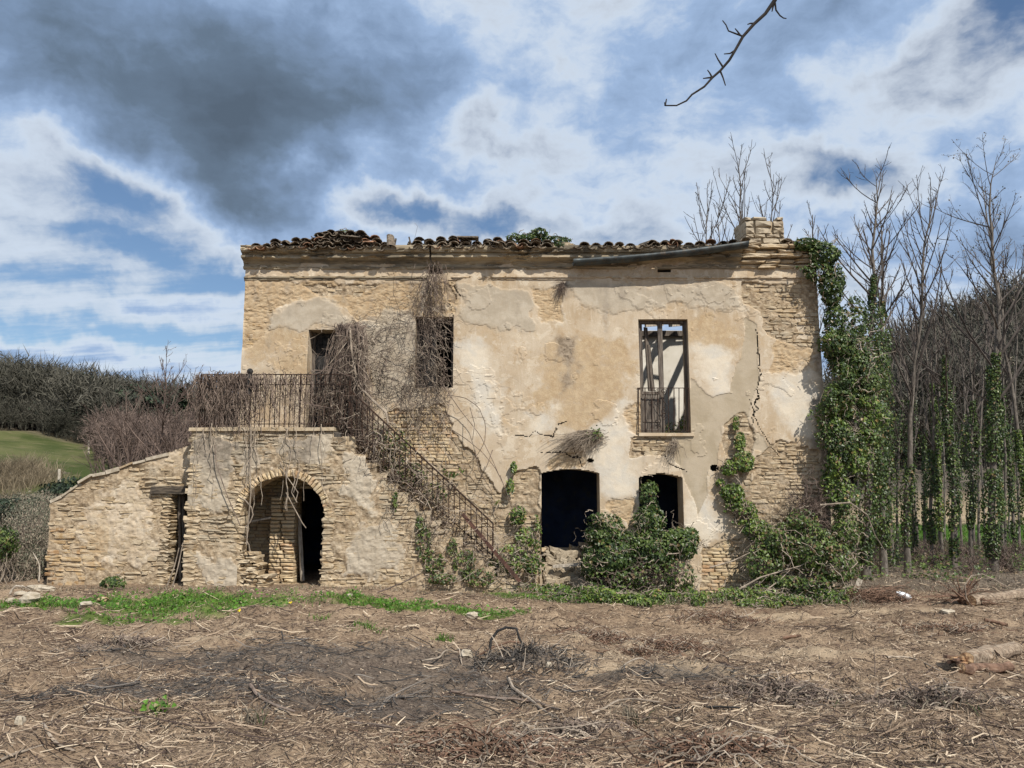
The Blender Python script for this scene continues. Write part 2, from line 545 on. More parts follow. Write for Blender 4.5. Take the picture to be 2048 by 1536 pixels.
M['hilltwig'] = mat_simple('olive_grey_twig', (0.042, 0.041, 0.030), (0.105, 0.098, 0.078), 0.12, rough=0.95)  # olive-grey twigs of the hillside woods, their own colour
M['branch'] = mat_simple('silhouette_twig', (0.012, 0.010, 0.009), (0.032, 0.026, 0.022), 9.0, rough=0.9)  # near-black colour paints the twig as a silhouette against the sky
M['redtwig'] = mat_simple('reddish_twig', (0.085, 0.062, 0.052), (0.165, 0.122, 0.10), 1.2, rough=0.95)
M['log'] = mat_simple('cut_log_bark', (0.12, 0.09, 0.065), (0.33, 0.265, 0.195), 8.0, (1, 3, 3), 0.95, 0.7, 0.02, c3=(0.20, 0.10, 0.05))
M['splinter'] = mat_simple('fresh_split_wood', (0.20, 0.095, 0.05), (0.50, 0.34, 0.19), 6.0, (1, 5, 5), 0.85, 0.5, 0.01)
M['root'] = mat_simple('reddish_root_bark', (0.085, 0.05, 0.034), (0.19, 0.115, 0.078), 9.0, rough=0.95, c3=(0.26, 0.18, 0.13))
M['char_shade'] = mat_simple('charred_and_shaded_wood', (0.010, 0.010, 0.010), (0.045, 0.042, 0.04), 12.0, rough=0.8)  # black of burnt wood; also paints shade on door and window boards
M['ash'] = mat_simple('ashy_charred_twig', (0.02, 0.019, 0.018), (0.10, 0.088, 0.078), 12.0, rough=0.9)
M['rubble'] = mat_simple('pale_limestone_rubble', (0.30, 0.255, 0.19), (0.47, 0.415, 0.33), 8.0, rough=0.95, c3=(0.28, 0.23, 0.16))
M['plastic'] = mat_simple('dirty_white_plastic', (0.48, 0.50, 0.52), (0.72, 0.74, 0.76), 9.0, rough=0.5)
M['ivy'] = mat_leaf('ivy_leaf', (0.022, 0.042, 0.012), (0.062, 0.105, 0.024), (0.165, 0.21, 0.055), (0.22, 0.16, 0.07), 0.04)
M['ivy_sun'] = mat_leaf('sunlit_ivy_leaf', (0.03, 0.058, 0.012), (0.105, 0.17, 0.03), (0.25, 0.305, 0.07), (0.30, 0.21, 0.08), 0.03)  # brighter copy of the ivy leaf, sunlight put into its colour
M['bramble'] = mat_leaf('bramble_leaf', (0.032, 0.056, 0.014), (0.09, 0.14, 0.032), (0.205, 0.25, 0.065), (0.19, 0.13, 0.07), 0.13)
M['grass'] = mat_leaf('grass_blade', (0.045, 0.105, 0.010), (0.085, 0.205, 0.018), (0.15, 0.30, 0.035), (0.28, 0.24, 0.12), 0.08, 0.35, 0.55)
M['evergreen'] = mat_leaf('dark_evergreen_leaf', (0.008, 0.016, 0.008), (0.018, 0.034, 0.015), (0.045, 0.066, 0.028), None, 0, 0.1, 0.7)
M['olive'] = mat_leaf('grey_green_leaf', (0.08, 0.085, 0.055), (0.145, 0.15, 0.10), (0.24, 0.235, 0.17), (0.27, 0.23, 0.17), 0.4, 0.3, 0.7)
M['reed'] = mat_leaf('dry_reed', (0.15, 0.118, 0.075), (0.25, 0.20, 0.13), (0.36, 0.295, 0.20), None, 0, 0.3, 0.8)
M['straw'] = mat_leaf('dry_straw', (0.12, 0.082, 0.056), (0.30, 0.222, 0.152), (0.60, 0.50, 0.365), (0.05, 0.032, 0.024), 0.32, 0.0, 0.85)
M['blackstraw'] = mat_leaf('charred_straw', (0.018, 0.017, 0.016), (0.065, 0.058, 0.053), (0.19, 0.165, 0.14), None, 0, 0.0, 0.85)
M['drygrass'] = mat_leaf('dry_grass_tuft', (0.13, 0.105, 0.075), (0.24, 0.20, 0.145), (0.36, 0.31, 0.23), (0.06, 0.08, 0.03), 0.12, 0.2, 0.8)
M['blossom'] = mat_leaf('pale_blossom', (0.45, 0.42, 0.38), (0.6, 0.57, 0.52), (0.75, 0.72, 0.68), None, 0, 0.3, 0.7)
M['yellow'] = mat_simple('yellow_petal', (0.75, 0.55, 0.02), (0.8, 0.65, 0.05), 9.0)


def mat_ground():
    m_, nt, out = mat_new('cleared_earth')
    p = pos(nt)
    n1 = nt.noise(p, 0.7, 6, 0.6, 0.5)
    n2 = nt.noise(p, 5.5, 6, 0.65, 0.4)
    n3 = nt.noise(nt.scaled(p, (1, 2.2, 1)), 24, 5, 0.7, 0.8)
    n4 = nt.noise(p, 90, 3, 0.65)
    c = nt.mix(nt.sm(n1, 0.36, 0.64), (0.178, 0.125, 0.084), (0.30, 0.22, 0.147))
    c = nt.mix(nt.mul(nt.sm(n2, 0.5, 0.7), 0.75), c, (0.40, 0.30, 0.20))
    c = nt.mix(nt.mul(nt.sm(n3, 0.50, 0.36), 0.85), c, (0.065, 0.042, 0.034))  # dark flecks paint the shadows between litter into the soil colour
    c = nt.mix(nt.mul(nt.sm(n3, 0.56, 0.70), 0.55), c, (0.46, 0.37, 0.27))
    wob_ = nt.mul(nt.sub(n2, 0.5), 0.8)
    c = nt.mix(nt.mul(nt.sm(nt.add(nt.attr('sand'), wob_), 0.35, 1.0), 0.55), c, (0.44, 0.345, 0.235))
    burnt = nt.mix(nt.sm(n3, 0.38, 0.66), (0.035, 0.031, 0.029), (0.17, 0.142, 0.12))
    c = nt.mix(nt.mul(nt.sm(nt.add(nt.attr('burn'), wob_), 0.3, 1.1), 0.72), c, burnt)
    gr = nt.mix(nt.sm(n2, 0.35, 0.65), (0.05, 0.095, 0.015), (0.105, 0.17, 0.03))
    c = nt.mix(nt.mul(nt.sm(nt.add(nt.attr('green'), wob_), 0.3, 0.7), 0.8), c, gr)
    meadow = nt.mix(nt.sm(nt.noise(p, 0.12, 5, 0.6), 0.4, 0.62), (0.045, 0.060, 0.017), (0.095, 0.10, 0.038))
    meadow = nt.mix(nt.mul(nt.sm(nt.noise(p, 0.5, 6, 0.7), 0.5, 0.7), 0.7), meadow, (0.15, 0.125, 0.07))
    c = nt.mix(nt.attr('meadow'), c, meadow)
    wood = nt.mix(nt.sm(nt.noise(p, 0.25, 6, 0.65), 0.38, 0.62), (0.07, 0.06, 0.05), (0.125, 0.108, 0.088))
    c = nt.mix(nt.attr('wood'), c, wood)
    c = nt.mix(nt.attr('pale'), c, nt.mix(nt.sm(n1, 0.4, 0.6), (0.34, 0.27, 0.18), (0.26, 0.22, 0.13)))
    h = nt.add(nt.add(nt.mul(n2, 0.4), nt.mul(n3, 0.45)), nt.mul(n4, 0.15))
    finish(nt, out, c, 0.97, h, 0.9, 0.06, spec=0.1)
    return m_


M['ground'] = mat_ground()


# ------------------------------------------------------------------ terrain
def H0(x, y):
    """large shape of the ground"""
    x, y = np.asarray(x, float), np.asarray(y, float)
    zf = 0.30 - 0.30 * sst(x, -4, 3)
    t = sst(y, 3, 13.5)
    z = 0.40 * (1 - t) + zf * t
    z = z * (1 - sst(y, 22, 40)) + 0.0
    # the ground drops away left of the lean-to
    z = z - 2.3 * sst(-x, 9.6, 15) * sst(y, 11, 22) * (1 - sst(y, 24, 38))
    # hillside far left
    lz = np.interp(y, [0, 34, 46, 60, 92, 125, 165, 215, 400, 900], [0, 0, 1.2, 4.6, 9.2, 14.6, 19.5, 22, 15, 5])
    lx = np.where(y > 1, x / np.maximum(y, 1), 0)
    z = z + lz * np.interp(lx, [-0.9, -0.66, -0.42, -0.30, -0.05], [1.12, 1.02, 0.70, 0.5, 0.25]) * sst(-lx, 0.0, 0.25)
    # hillside on the right
    rz = np.interp(y, [0, 58, 70, 85, 104, 140, 250, 900], [0, 0, 7, 15.5, 23, 25, 20, 5])
    z = z + rz * np.interp(lx, [0.1, 0.3, 0.43, 0.53, 0.66, 0.9], [0.06, 0.2, 0.42, 0.76, 0.98, 1.15]) * sst(lx, 0.05, 0.3)
    return z


def H(x, y):
    x, y = np.asarray(x, float), np.asarray(y, float)
    near = 1 - sst(np.hypot(x, y - 9), 22, 45)
    r = fbm(x, y, 0.45, 3, 11) * 0.16 + fbm(x, y, 1.7, 4, 23) * 0.13 + np.maximum(fbm(x, y, 4.2, 4, 37, .6), -.08) * 0.125
    calm = 1 - 0.55 * sst(y, 12.8, 14.2)
    far = fbm(x, y, 0.06, 4, 5) * 2.2 * sst(y, 50, 80)
    return H0(x, y) + r * near * calm + far


_GC = {}


def G(px, py, y0=3.0):
    if (px, py) not in _GC: _GC[(px, py)] = G_find(px, py, y0)
    return _GC[(px, py)].copy()


def G_find(px, py, y0=3.0):
    """point of the ground seen at a photo position"""
    dxx, dyy, dzz = ray(px, py)
    y = y0
    for _ in range(60):
        t = y / dyy
        z = CAM_Z + dzz * t
        g = float(H(dxx * t, y))
        if z - g < 0.004: break
        y += max(0.01, (z - g) / max(0.05, -dzz / dyy + 0.05) * 0.6)
        if y > 90: break
    return np.array((dxx * y / dyy, y, float(H(dxx * y / dyy, y))))


def spaced(lo, hi, step, lo_far, hi_far, grow=1.13):
    core = list(np.arange(lo, hi + 1e-6, step))
    s_, v, up = step, hi, []
    while v < hi_far:
        s_ *= grow; v += min(s_, 40); up.append(v)
    s_, v, dn = step, lo, []
    while v > lo_far:
        s_ *= grow; v -= min(s_, 40); dn.append(v)
    return np.array(dn[::-1] + core + up)


def gmask(px, py, rx, ry, x, y, seed=0, soft=0.5):
    """patch on the ground centred where the photo shows it (radii in metres)"""
    c = G(px, py)
    q = np.hypot((x - c[0]) / rx, (y - c[1]) / ry) + fbm(x, y, 0.9, 4, 60 + seed) * 0.9
    return 1 - sst(q, 1 - soft, 1 + soft)


GREEN = [(300, 1215, 1.6, 0.9), (480, 1215, 1.1, 0.55), (220, 1245, 0.8, 0.5), (830, 1215, 1.6, 0.42), (350, 1190, 0.5, 0.4),
         (150, 1210, 0.8, 0.5), (1160, 1195, 1.6, 0.35), (1400, 1195, 1.9, 0.35), (1600, 1200, 1.3, 0.4), (60, 1215, 0.6, 0.5)]
BURN = [(620, 1305, 2.2, 0.8), (850, 1350, 1.5, 0.6), (1060, 1315, 0.9, 0.3), (400, 1375, 1.4, 0.5), (180, 1375, 0.9, 0.3), (1230, 1350, 1.0, 0.25), (800, 1400, 0.8, 0.5)]
SAND = [(1500, 1300, 1.5, 0.35), (1400, 1340, 0.9, 0.25), (1760, 1225, 1.0, 0.25), (1550, 1235, 1.6, 0.3), (440, 1270, 0.5, 0.15), (1250, 1290, 1.1, 0.2), (1900, 1260, 1.4, 0.3), (560, 1165, 1.3, 0.3)]


def build_ground():
    xs = spaced(-13.2, 13.6, 0.075, -560, 560)
    ys = spaced(3.9, 17.2, 0.065, -60, 900)
    X, Y = np.meshgrid(xs, ys)
    Z = H(X, Y)
    nx, ny = len(xs), len(ys)
    idx = np.arange(nx * ny).reshape(ny, nx)
    F = np.stack([idx[:-1, :-1], idx[:-1, 1:], idx[1:, 1:], idx[1:, :-1]], -1).reshape(-1, 4)
    nearm = (Y < 40)

    def comb(lst, s0):
        v = np.zeros_like(X)
        for i, (px, py, rx, ry) in enumerate(lst):
            v = np.maximum(v, gmask(px, py, rx, ry, X, Y, s0 + i))
        return v * nearm
    lx = X / np.maximum(Y, 1)
    left = sst(-lx, 0.05, 0.2)
    right = sst(lx, 0.1, 0.28)
    wn = fbm(X, Y, 0.05, 3, 91) * 10
    meadow = np.maximum(left * sst(Y + wn, 40, 48) * (1 - sst(Y + wn, 96, 102)), right * sst(Y, 25, 28) * (1 - sst(Y + wn * 0.3, 50, 53)))
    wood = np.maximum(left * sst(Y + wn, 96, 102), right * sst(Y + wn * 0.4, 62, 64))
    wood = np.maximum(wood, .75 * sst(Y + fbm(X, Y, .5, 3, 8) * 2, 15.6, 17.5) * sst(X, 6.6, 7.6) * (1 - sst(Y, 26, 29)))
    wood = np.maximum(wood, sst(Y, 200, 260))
    pale = right * sst(Y + wn * 0.3, 50, 53) * (1 - sst(Y + wn * 0.4, 62, 64)) * 0.8
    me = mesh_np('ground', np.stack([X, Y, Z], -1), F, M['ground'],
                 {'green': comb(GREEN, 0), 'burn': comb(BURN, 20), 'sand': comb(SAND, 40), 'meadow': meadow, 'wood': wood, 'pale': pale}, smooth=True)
    structure(link('ground', me))


build_ground()


# ------------------------------------------------------------------ masonry helpers
def stone_meshes(tag_, n, jit, mat, seed):
    """unit stones (front towards -Y) with an irregular outline, shared by all pieces of a kind"""
    r = np.random.default_rng(seed)
    out = []
    ang = np.array([(-.5, -.5), (0, -.5), (.5, -.5), (.5, 0), (.5, .5), (0, .5), (-.5, .5), (-.5, 0)])
    for i in range(n):
        ol = ang + r.uniform(-jit, jit, ang.shape)
        ins = ang * r.uniform(0.80, 0.92) + r.uniform(-jit, jit, ang.shape) * 0.8
        V = [(p[0], 0.5, p[1]) for p in ol] + [(p[0], -0.22 + r.uniform(-.08, .08), p[1]) for p in ol] + [(p[0], -0.45 + r.uniform(-.1, .05), p[1]) for p in ins] + [(0, -0.5, 0)]
        Q, T = [], []
        for j in range(8):
            k = (j + 1) % 8
            Q += [(j, k, 8 + k, 8 + j), (8 + j, 8 + k, 16 + k, 16 + j)]
            T += [(16 + j, 16 + k, 24)]
        out.append((np.array(V), np.array(Q), np.array(T), mesh_np(tag_, V, [np.array(Q), np.array(T)], mat)))
    return out


STONES = {'stone': stone_meshes('stone', 12, 0.13, M['stone'], 1),
          'warm': stone_meshes('stone', 10, 0.13, M['stone_warm'], 2),
          'grey': stone_meshes('stone', 10, 0.14, M['stone_grey'], 7),
          'brick': stone_meshes('brick', 6, 0.025, M['brick'], 3),
          'block': stone_meshes('stone', 6, 0.03, M['stone_grey'], 8),
          'rubble': stone_meshes('stone', 8, 0.17, M['rubble'], 4)}


def lay(name, recs, kind, parent, limit=300):
    """recs: (centre xyz, size xyz, roll). The largest become single pieces, the rest one joined part"""
    if not recs: return
    var = STONES[kind]
    recs = sorted(recs, key=lambda r: -r[1][0] * r[1][2])
    for i, (c, s_, roll) in enumerate(recs[:limit]):
        link(name, var[i % len(var)][3], parent, c, (RNG.uniform(-.04, .04), roll, RNG.uniform(-.05, .05)), s_)
    rest = recs[limit:]
    if rest:
        b = MB(); rn = []
        for i, (c, s_, roll) in enumerate(rest):
            V, Q, T, _ = var[i % len(var)]
            W_ = V * np.array(s_)
            cr_, sr = math.cos(roll), math.sin(roll)
            W_ = np.stack([W_[:, 0] * cr_ + W_[:, 2] * sr, W_[:, 1], -W_[:, 0] * sr + W_[:, 2] * cr_], -1) + np.array(c)
            b.raw(W_, Q, T)
            rn.append(np.full(len(V), RNG.random()))
        o = part(name, b.mesh(name, var[0][3].materials[0], attrs={'rnd': np.concatenate(rn)}), parent)
        o['kind'] = 'stuff'


def courses(region, box, Y, hh, ww, proud, seed, roll=0.03, depth=0.12, gap=0.012, skip=0.0):
    """rows of stones where region(x,z) is true"""
    r = np.random.default_rng(seed)
    x0, x1, z0, z1 = box
    cand, z = [], z0
    while z < z1:
        h = r.uniform(*hh)
        x = x0 - r.uniform(0, 0.3)
        while x < x1:
            w = r.uniform(*ww)
            a, b = max(x, x0), min(x + w, x1)
            if b - a > 0.06:
                hs = h * (r.uniform(.62, 1.02) if roll > .02 else 1)
                cand.append(((a + b) / 2, z + h / 2 + r.uniform(-.5, .5) * (h - hs) + r.uniform(-.006, .006), b - a, hs))
            x += w
        z += h
    c = np.array(cand)
    ok = region(c[:, 0], c[:, 1]) & (r.random(len(c)) >= skip)
    recs = []
    for cx, cz, w, h in c[ok]:
        f = r.uniform(*proud)
        if r.random() < 0.22 and h > 0.08:
            recs.append(((cx, Y - f + depth / 2, cz - h / 4), (w - gap, depth, h / 2 - gap * .7), r.uniform(-roll, roll)))
            recs.append(((cx, Y - f + 0.01 + depth / 2, cz + h / 4), (w - gap, depth, h / 2 - gap * .7), r.uniform(-roll, roll)))
        else:
            recs.append(((cx, Y - f + depth / 2, cz), (w - gap, depth, h - gap * r.uniform(.5, 1.6)), r.uniform(-roll, roll)))
    return recs


def axis_with(a, b, step, extra):
    v = np.linspace(a, b, int(round((b - a) / step)) + 1)
    for e in extra:
        i = int(np.argmin(np.abs(v - e)))
        v[i] = e
    return np.unique(v)


def panel(name, parent, Y, xs, zs, keep, height, attrs, thick=0.45):
    """a wall face as a fine relief; keep(xc,zc) leaves the openings out"""
    X, Z = np.meshgrid(xs, zs)
    h = height(X, Z)
    nx, nz = len(xs), len(zs)
    idx = np.arange(nx * nz).reshape(nz, nx)
    F = np.stack([idx[:-1, :-1], idx[:-1, 1:], idx[1:, 1:], idx[1:, :-1]], -1).reshape(-1, 4)
    xc = (X[:-1, :-1] + X[1:, 1:]) / 2
    zc = (Z[:-1, :-1] + Z[1:, 1:]) / 2
    k = keep(xc, zc).ravel()
    F = F[k]
    used = np.zeros(nx * nz, bool); used[F.ravel()] = True
    remap = np.cumsum(used) - 1
    V = np.stack([X, Y - h, Z], -1).reshape(-1, 3)[used]
    A = {n_: np.asarray(v).reshape(-1)[used] for n_, v in attrs(X, Z).items()}
    return part(name, mesh_np(name, V, remap[F], M['wall'], A, smooth=False), parent)


def pxpoly(pts, Y): return [XZ(a, b, Y) for a, b in pts]


class Field:
    """ragged mask made of polygons traced on the wall plane"""
    def __init__(s, Y, polys, amp=0.10, freq=3.0, seed=0):
        s.p = [pxpoly(p, Y) for p in polys]; s.amp, s.freq, s.seed = amp, freq, seed

    def sd(s, X, Z):
        v = np.full(np.shape(X), -9.0)
        for p in s.p: v = np.maximum(v, sdpoly(p, X, Z))
        return v + fbm(X, Z, s.freq, 5, s.seed, 0.6) * s.amp * 2

    def soft(s, X, Z, w=0.05): return sst(s.sd(X, Z), -w, w)
    def __call__(s, X, Z): return s.sd(X, Z) > 0


# ------------------------------------------------------------------ the farmhouse
FY = 16.0
HX0, HX1 = -5.70, 6.52
HTOP = zat(500, FY)
house = thing('farmhouse', 'abandoned two-storey ochre farmhouse with peeling plaster, broken tiled roof and gaping windows', 'farmhouse', (0.4, FY, 0))

LAND_Z = 3.28
DOOR = (xat(617, 700, FY), xat(698, 700, FY), LAND_Z - 0.05, zat(660, FY))
MIDW = (xat(831, 700, FY), xat(907, 700, FY), zat(776, FY), zat(634, FY))
RIGW = (xat(1279, 750, FY), xat(1378, 750, FY), zat(866, FY), zat(639, FY))
LDOOR = (xat(1083, 1040, FY), xat(1200, 1040, FY), -0.1, zat(946, FY), zat(938, FY))
LWIN = (xat(1278, 1000, FY), xat(1366, 1000, FY), zat(1092, FY), zat(955, FY), zat(947, FY))
CELL = (xat(588, 1080, FY), xat(668, 1080, FY), 0.0, zat(978, FY))
VENT1 = (xat(859, 540, FY), xat(885, 540, FY), zat(549, FY), zat(535, FY))
VENT2 = (xat(1314, 545, FY), xat(1342, 545, FY), zat(545, FY), zat(537, FY))


def arch_top(x, o):
    c, hw = (o[0] + o[1]) / 2, (o[1] - o[0]) / 2
    return o[3] + (o[4] - o[3]) * (1 - ((x - c) / hw) ** 2)


f_bare = Field(FY, [
    [(775, 825), (890, 808), (903, 862), (940, 898), (985, 958), (1002, 990), (1028, 940), (1072, 932), (1082, 948), (1082, 1190), (920, 1190), (770, 900)],
    [(1254, 872), (1348, 868), (1340, 912), (1265, 912)],
    [(1482, 565), (1640, 565), (1640, 690), (1600, 700), (1522, 660), (1518, 625), (1484, 612)],
    [(1505, 915), (1560, 880), (1640, 900), (1650, 1050), (1560, 1080), (1495, 1040)],
    [(1408, 1092), (1480, 1080), (1500, 1200), (1400, 1200)],
    [(1442, 850), (1490, 820), (1508, 880), (1500, 1040), (1470, 1040), (1448, 940)],
    [(886, 560), (912, 590), (912, 612), (893, 600)],
    [(600, 570), (760, 570), (720, 592), (640, 588)],
    [(460, 940), (700, 940), (700, 1190), (460, 1190)],
    [(700, 880), (780, 900), (960, 1190), (700, 1190)],
    [(1200, 1085), (1282, 1085), (1290, 1190), (1195, 1190)]], 0.055, 3.2, 3)
f_ochre = Field(FY, [
    [(490, 562), (850, 562), (830, 640), (710, 640), (640, 590), (545, 620), (540, 660), (490, 690)],
    [(1060, 575), (1130, 570), (1130, 650), (1080, 650)],
    [(1085, 920), (1160, 880), (1175, 935), (1085, 940)],
    [(1248, 815), (1278, 810), (1278, 862), (1255, 862)],
    [(1540, 600), (1640, 600), (1640, 740), (1540, 740)],
    [(860, 560), (912, 560), (915, 630), (850, 640)],
    [(1215, 1000), (1272, 1000), (1268, 1060), (1205, 1010)]], 0.12, 2.2, 13)
f_ochre2 = Field(FY, [[(495, 660), (620, 670), (615, 760), (490, 750)], [(1060, 660), (1270, 650), (1260, 800), (1170, 870), (1065, 820)], [(1380, 640), (1470, 620), (1480, 700), (1400, 690)]], 0.3, 1.3, 17)
f_pale = Field(FY, [
    [(1170, 880), (1245, 800), (1262, 870), (1268, 905), (1280, 950), (1275, 1000), (1204, 1000), (1200, 940), (1165, 925)],
    [(1055, 830), (1115, 810), (1115, 872), (1060, 868)],
    [(1395, 960), (1420, 1030), (1440, 1060), (1380, 1090), (1366, 1000)],
    [(1540, 770), (1640, 700), (1650, 900), (1570, 880)],
    [(915, 690), (960, 670), (1000, 800), (1010, 880), (960, 850)],
    [(1385, 680), (1480, 700), (1460, 790), (1420, 785), (1395, 740)]], 0.16, 1.8, 29)
f_cem = Field(FY, [
    [(1379, 752), (1405, 780), (1425, 800), (1462, 785), (1476, 725), (1492, 640), (1515, 648), (1518, 760), (1500, 810), (1492, 850), (1440, 850), (1438, 930), (1418, 945), (1396, 1045), (1384, 1000), (1350, 905), (1345, 872), (1379, 866)],
    [(1505, 850), (1530, 870), (1540, 910), (1500, 900)]], 0.05, 3.0, 41)
f_grey = Field(FY, [
    [(545, 628), (600, 600), (640, 592), (680, 605), (705, 640), (700, 655), (545, 655)],
    [(915, 575), (1065, 580), (1060, 660), (915, 655)],
    [(1130, 565), (1470, 565), (1475, 610), (1200, 625)],
    [(860, 600), (910, 605), (905, 632), (850, 632)],
    [(720, 640), (828, 620), (828, 780), (740, 800)]], 0.14, 2.0, 53)
f_stain = Field(FY, [[(1118, 680), (1155, 670), (1150, 780), (1120, 790)], [(1110, 560), (1140, 560), (1132, 590), (1116, 590)], [(1635, 700), (1655, 700), (1655, 960), (1630, 900)]], 0.12, 2.6, 67)
rk_ = random.Random(5)
f_streak = Field(FY, [[(x_, 562), (x_ + w_, 562), (x_ + w_ * .7, 562 + l_), (x_ + w_ * .2, 562 + l_)] for x_, w_, l_ in [(rk_.uniform(500, 1630), rk_.uniform(5, 22), rk_.uniform(30, 150)) for _ in range(22)]]
                 + [[(1282, 880), (1292, 880), (1289, 940), (1285, 940)], [(1362, 875), (1374, 875), (1370, 945), (1365, 945)], [(1425, 942), (1436, 942), (1433, 1010), (1428, 1010)], [(1176, 928), (1186, 928), (1184, 985), (1179, 985)]], .05, 5.0, 69)
CRACKS = [[(1512, 660), (1517, 700), (1518, 760), (1512, 810), (1503, 850), (1490, 800)][:5], [(1640, 930), (1618, 950), (1618, 975), (1600, 990), (1595, 1005), (1580, 1020), (1570, 1045)],
          [(900, 562), (912, 580), (919, 590)], [(1083, 907), (1120, 903), (1160, 915)], [(1148, 870), (1150, 905), (1165, 935)],
          [(1030, 870), (1060, 874), (1075, 868), (1105, 872), (1120, 850), (1135, 846)],
          [(903, 612), (903, 634)], [(1500, 800), (1516, 850), (1540, 890), (1560, 915)], [(1330, 910), (1340, 930), (1375, 945)]]
CR = [[XZ(a, b, FY) for a, b in c] for c in CRACKS]


def fac_height(X, Z):
    b = f_bare.soft(X, Z, 0.018)
    thick = 0.034 + fbm(X, Z, 0.5, 2, 71) * 0.02 + fbm(X, Z, 6, 3, 73) * 0.004
    # flaked coats: shallow terraces in the plaster
    fl = fbm(X, Z, 1.6, 5, 79, 0.58)
    thick = thick + 0.008 * sst(fl, 0.06, 0.065) * sst(fbm(X, Z, .45, 2, 77), -.05, .1) + 0.010 * sst(fl, 0.30, 0.305)
    o = f_ochre.soft(X, Z, 0.04)
    thick = thick - o * 0.016 + o * np.minimum(fbm(X * .8, Z * 1.9, 11, 3, 83, .6), .15) * 0.022
    thick = thick - 0.012 * f_cem.soft(X, Z, 0.015) + 0.010 * f_grey.soft(X, Z, 0.02)
    bare = -0.004 + fbm(X, Z, 7, 4, 89) * 0.04 + fbm(X, Z, 1.5, 3, 88) * 0.03
    h = thick * (1 - b) + bare * b
    return h


def in_crack(X, Z):
    """cells along the cracks are left open: the dark core of the wall shows"""
    wob_ = fbm(X, Z, 4, 4, 97, .6) * 0.09
    r = np.zeros(np.shape(X), bool)
    for i, c in enumerate(CR):
        w = (.0125, .021, .020)[i] if i < 3 else .010
        thin = w * (1 + .55 * fbm(X, Z, 2.5, 2, 98 + i))
        r |= sdline(c, X + wob_, Z - wob_) < thin
    return r


def fac_attrs(X, Z):
    return {'bare': f_bare.soft(X, Z, 0.03), 'ochre': np.maximum(f_ochre.soft(X, Z, 0.10), .65 * f_ochre2.soft(X, Z, .2)), 'pale': f_pale.soft(X, Z, 0.24), 'cement': f_cem.soft(X, Z, 0.025),
            'grey': f_grey.soft(X, Z, 0.16), 'stain': np.maximum(f_stain.soft(X, Z, 0.16), .5 * f_streak.soft(X, Z, .09))}


def in_rect(x, z, o): return (x > o[0]) & (x < o[1]) & (z > o[2]) & (z < o[3])


def fac_open(x, z):
    r = in_rect(x, z, DOOR) | in_rect(x, z, MIDW) | in_rect(x, z, RIGW) | in_rect(x, z, CELL) | in_rect(x, z, VENT1) | in_rect(x, z, VENT2)
    for o in (LDOOR, LWIN):
        r |= (x > o[0]) & (x < o[1]) & (z > o[2]) & (z < arch_top(x, o))
    for px, py, rr in ((1181, 921, 0.055), (1428, 936, 0.07)):
        cx, cz = XZ(px, py, FY)
        r |= np.hypot((x - cx) / 1.25, z - cz) < rr
    return r


fx = axis_with(HX0, HX1, 0.024, [DOOR[0], DOOR[1], MIDW[0], MIDW[1], RIGW[0], RIGW[1], LDOOR[0], LDOOR[1], LWIN[0], LWIN[1], CELL[0], CELL[1], VENT1[0], VENT1[1]])
fz = axis_with(-0.25, HTOP, 0.022, [DOOR[2], DOOR[3], MIDW[2], MIDW[3], RIGW[2], RIGW[3], LWIN[2], CELL[3], VENT1[2], VENT1[3], LDOOR[3], LWIN[3]])
wall = panel('wall', house, FY, fx, fz, lambda x, z: ~fac_open(x, z) & ~in_crack(x, z), fac_height, fac_attrs)


def bare_ok(x, z):
    return f_bare(x, z) & ~fac_open(x, z) & ~fac_open(x + .1, z) & ~fac_open(x - .1, z)


# bare masonry of the facade: bricks under the middle window and at the foot, rubble elsewhere
zb0, zb1 = zat(1190, FY), zat(1085, FY)
brick_zone = lambda x, z: bare_ok(x, z) & (((x > 3.8) & (x < 5.1) & (z < zat(1062, FY))) | ((x > -2.6) & (x < -1.2) & (z > 2.6)) | ((x < -3.4) & (z < 2.6)))
stone_zone = lambda x, z: bare_ok(x, z) & ~brick_zone(x, z)
recs_b = courses(brick_zone, (HX0, HX1, -0.2, 4.0), FY, (0.066, 0.074), (0.24, 0.29), (0.012, 0.028), 5, 0.008, 0.12, 0.010)
recs_o = courses(lambda x, z: (f_ochre.sd(x, z) > .06) & (x < -1) & ~fac_open(x, z) & ~bare_ok(x, z), (HX0 + .05, HX1, 4.0, 6.6), FY, (0.05, 0.10), (0.10, 0.32), (0.004, 0.018), 16, 0.06, skip=.7)
recs_s = courses(stone_zone, (HX0, HX1, -0.2, 6.6), FY, (0.06, 0.12), (0.10, 0.36), (-0.002, 0.021), 6, 0.04, gap=.009, skip=.1)
lay('brick', recs_b, 'brick', wall)
lay('stone', recs_s, 'stone', wall, 220)
lay('stone', recs_o, 'warm', wall, 60)


# reveals of the openings, side and back walls, floors
def reveal(b, o, depth, top=None):
    x0, x1, z0, z1 = o[:4]
    n = 9
    xs_ = np.linspace(x0, x1, n)
    zt = arch_top(xs_, o) if len(o) > 4 else np.full(n, z1)
    outl = [(x0, z0)] + list(zip(xs_, zt)) + [(x1, z0)]
    V, Q = [], []
    for (a, c) in outl:
        V += [(a, FY - 0.03, c), (a, FY + depth, c)]
    for i in range(len(outl) - 1):
        Q.append((2 * i, 2 * i + 1, 2 * i + 3, 2 * i + 2))
    b.raw(V, Q)
    b.raw([(x0, FY - 0.03, z0), (x1, FY - 0.03, z0), (x1, FY + depth, z0), (x0, FY + depth, z0)], [(0, 1, 2, 3)])


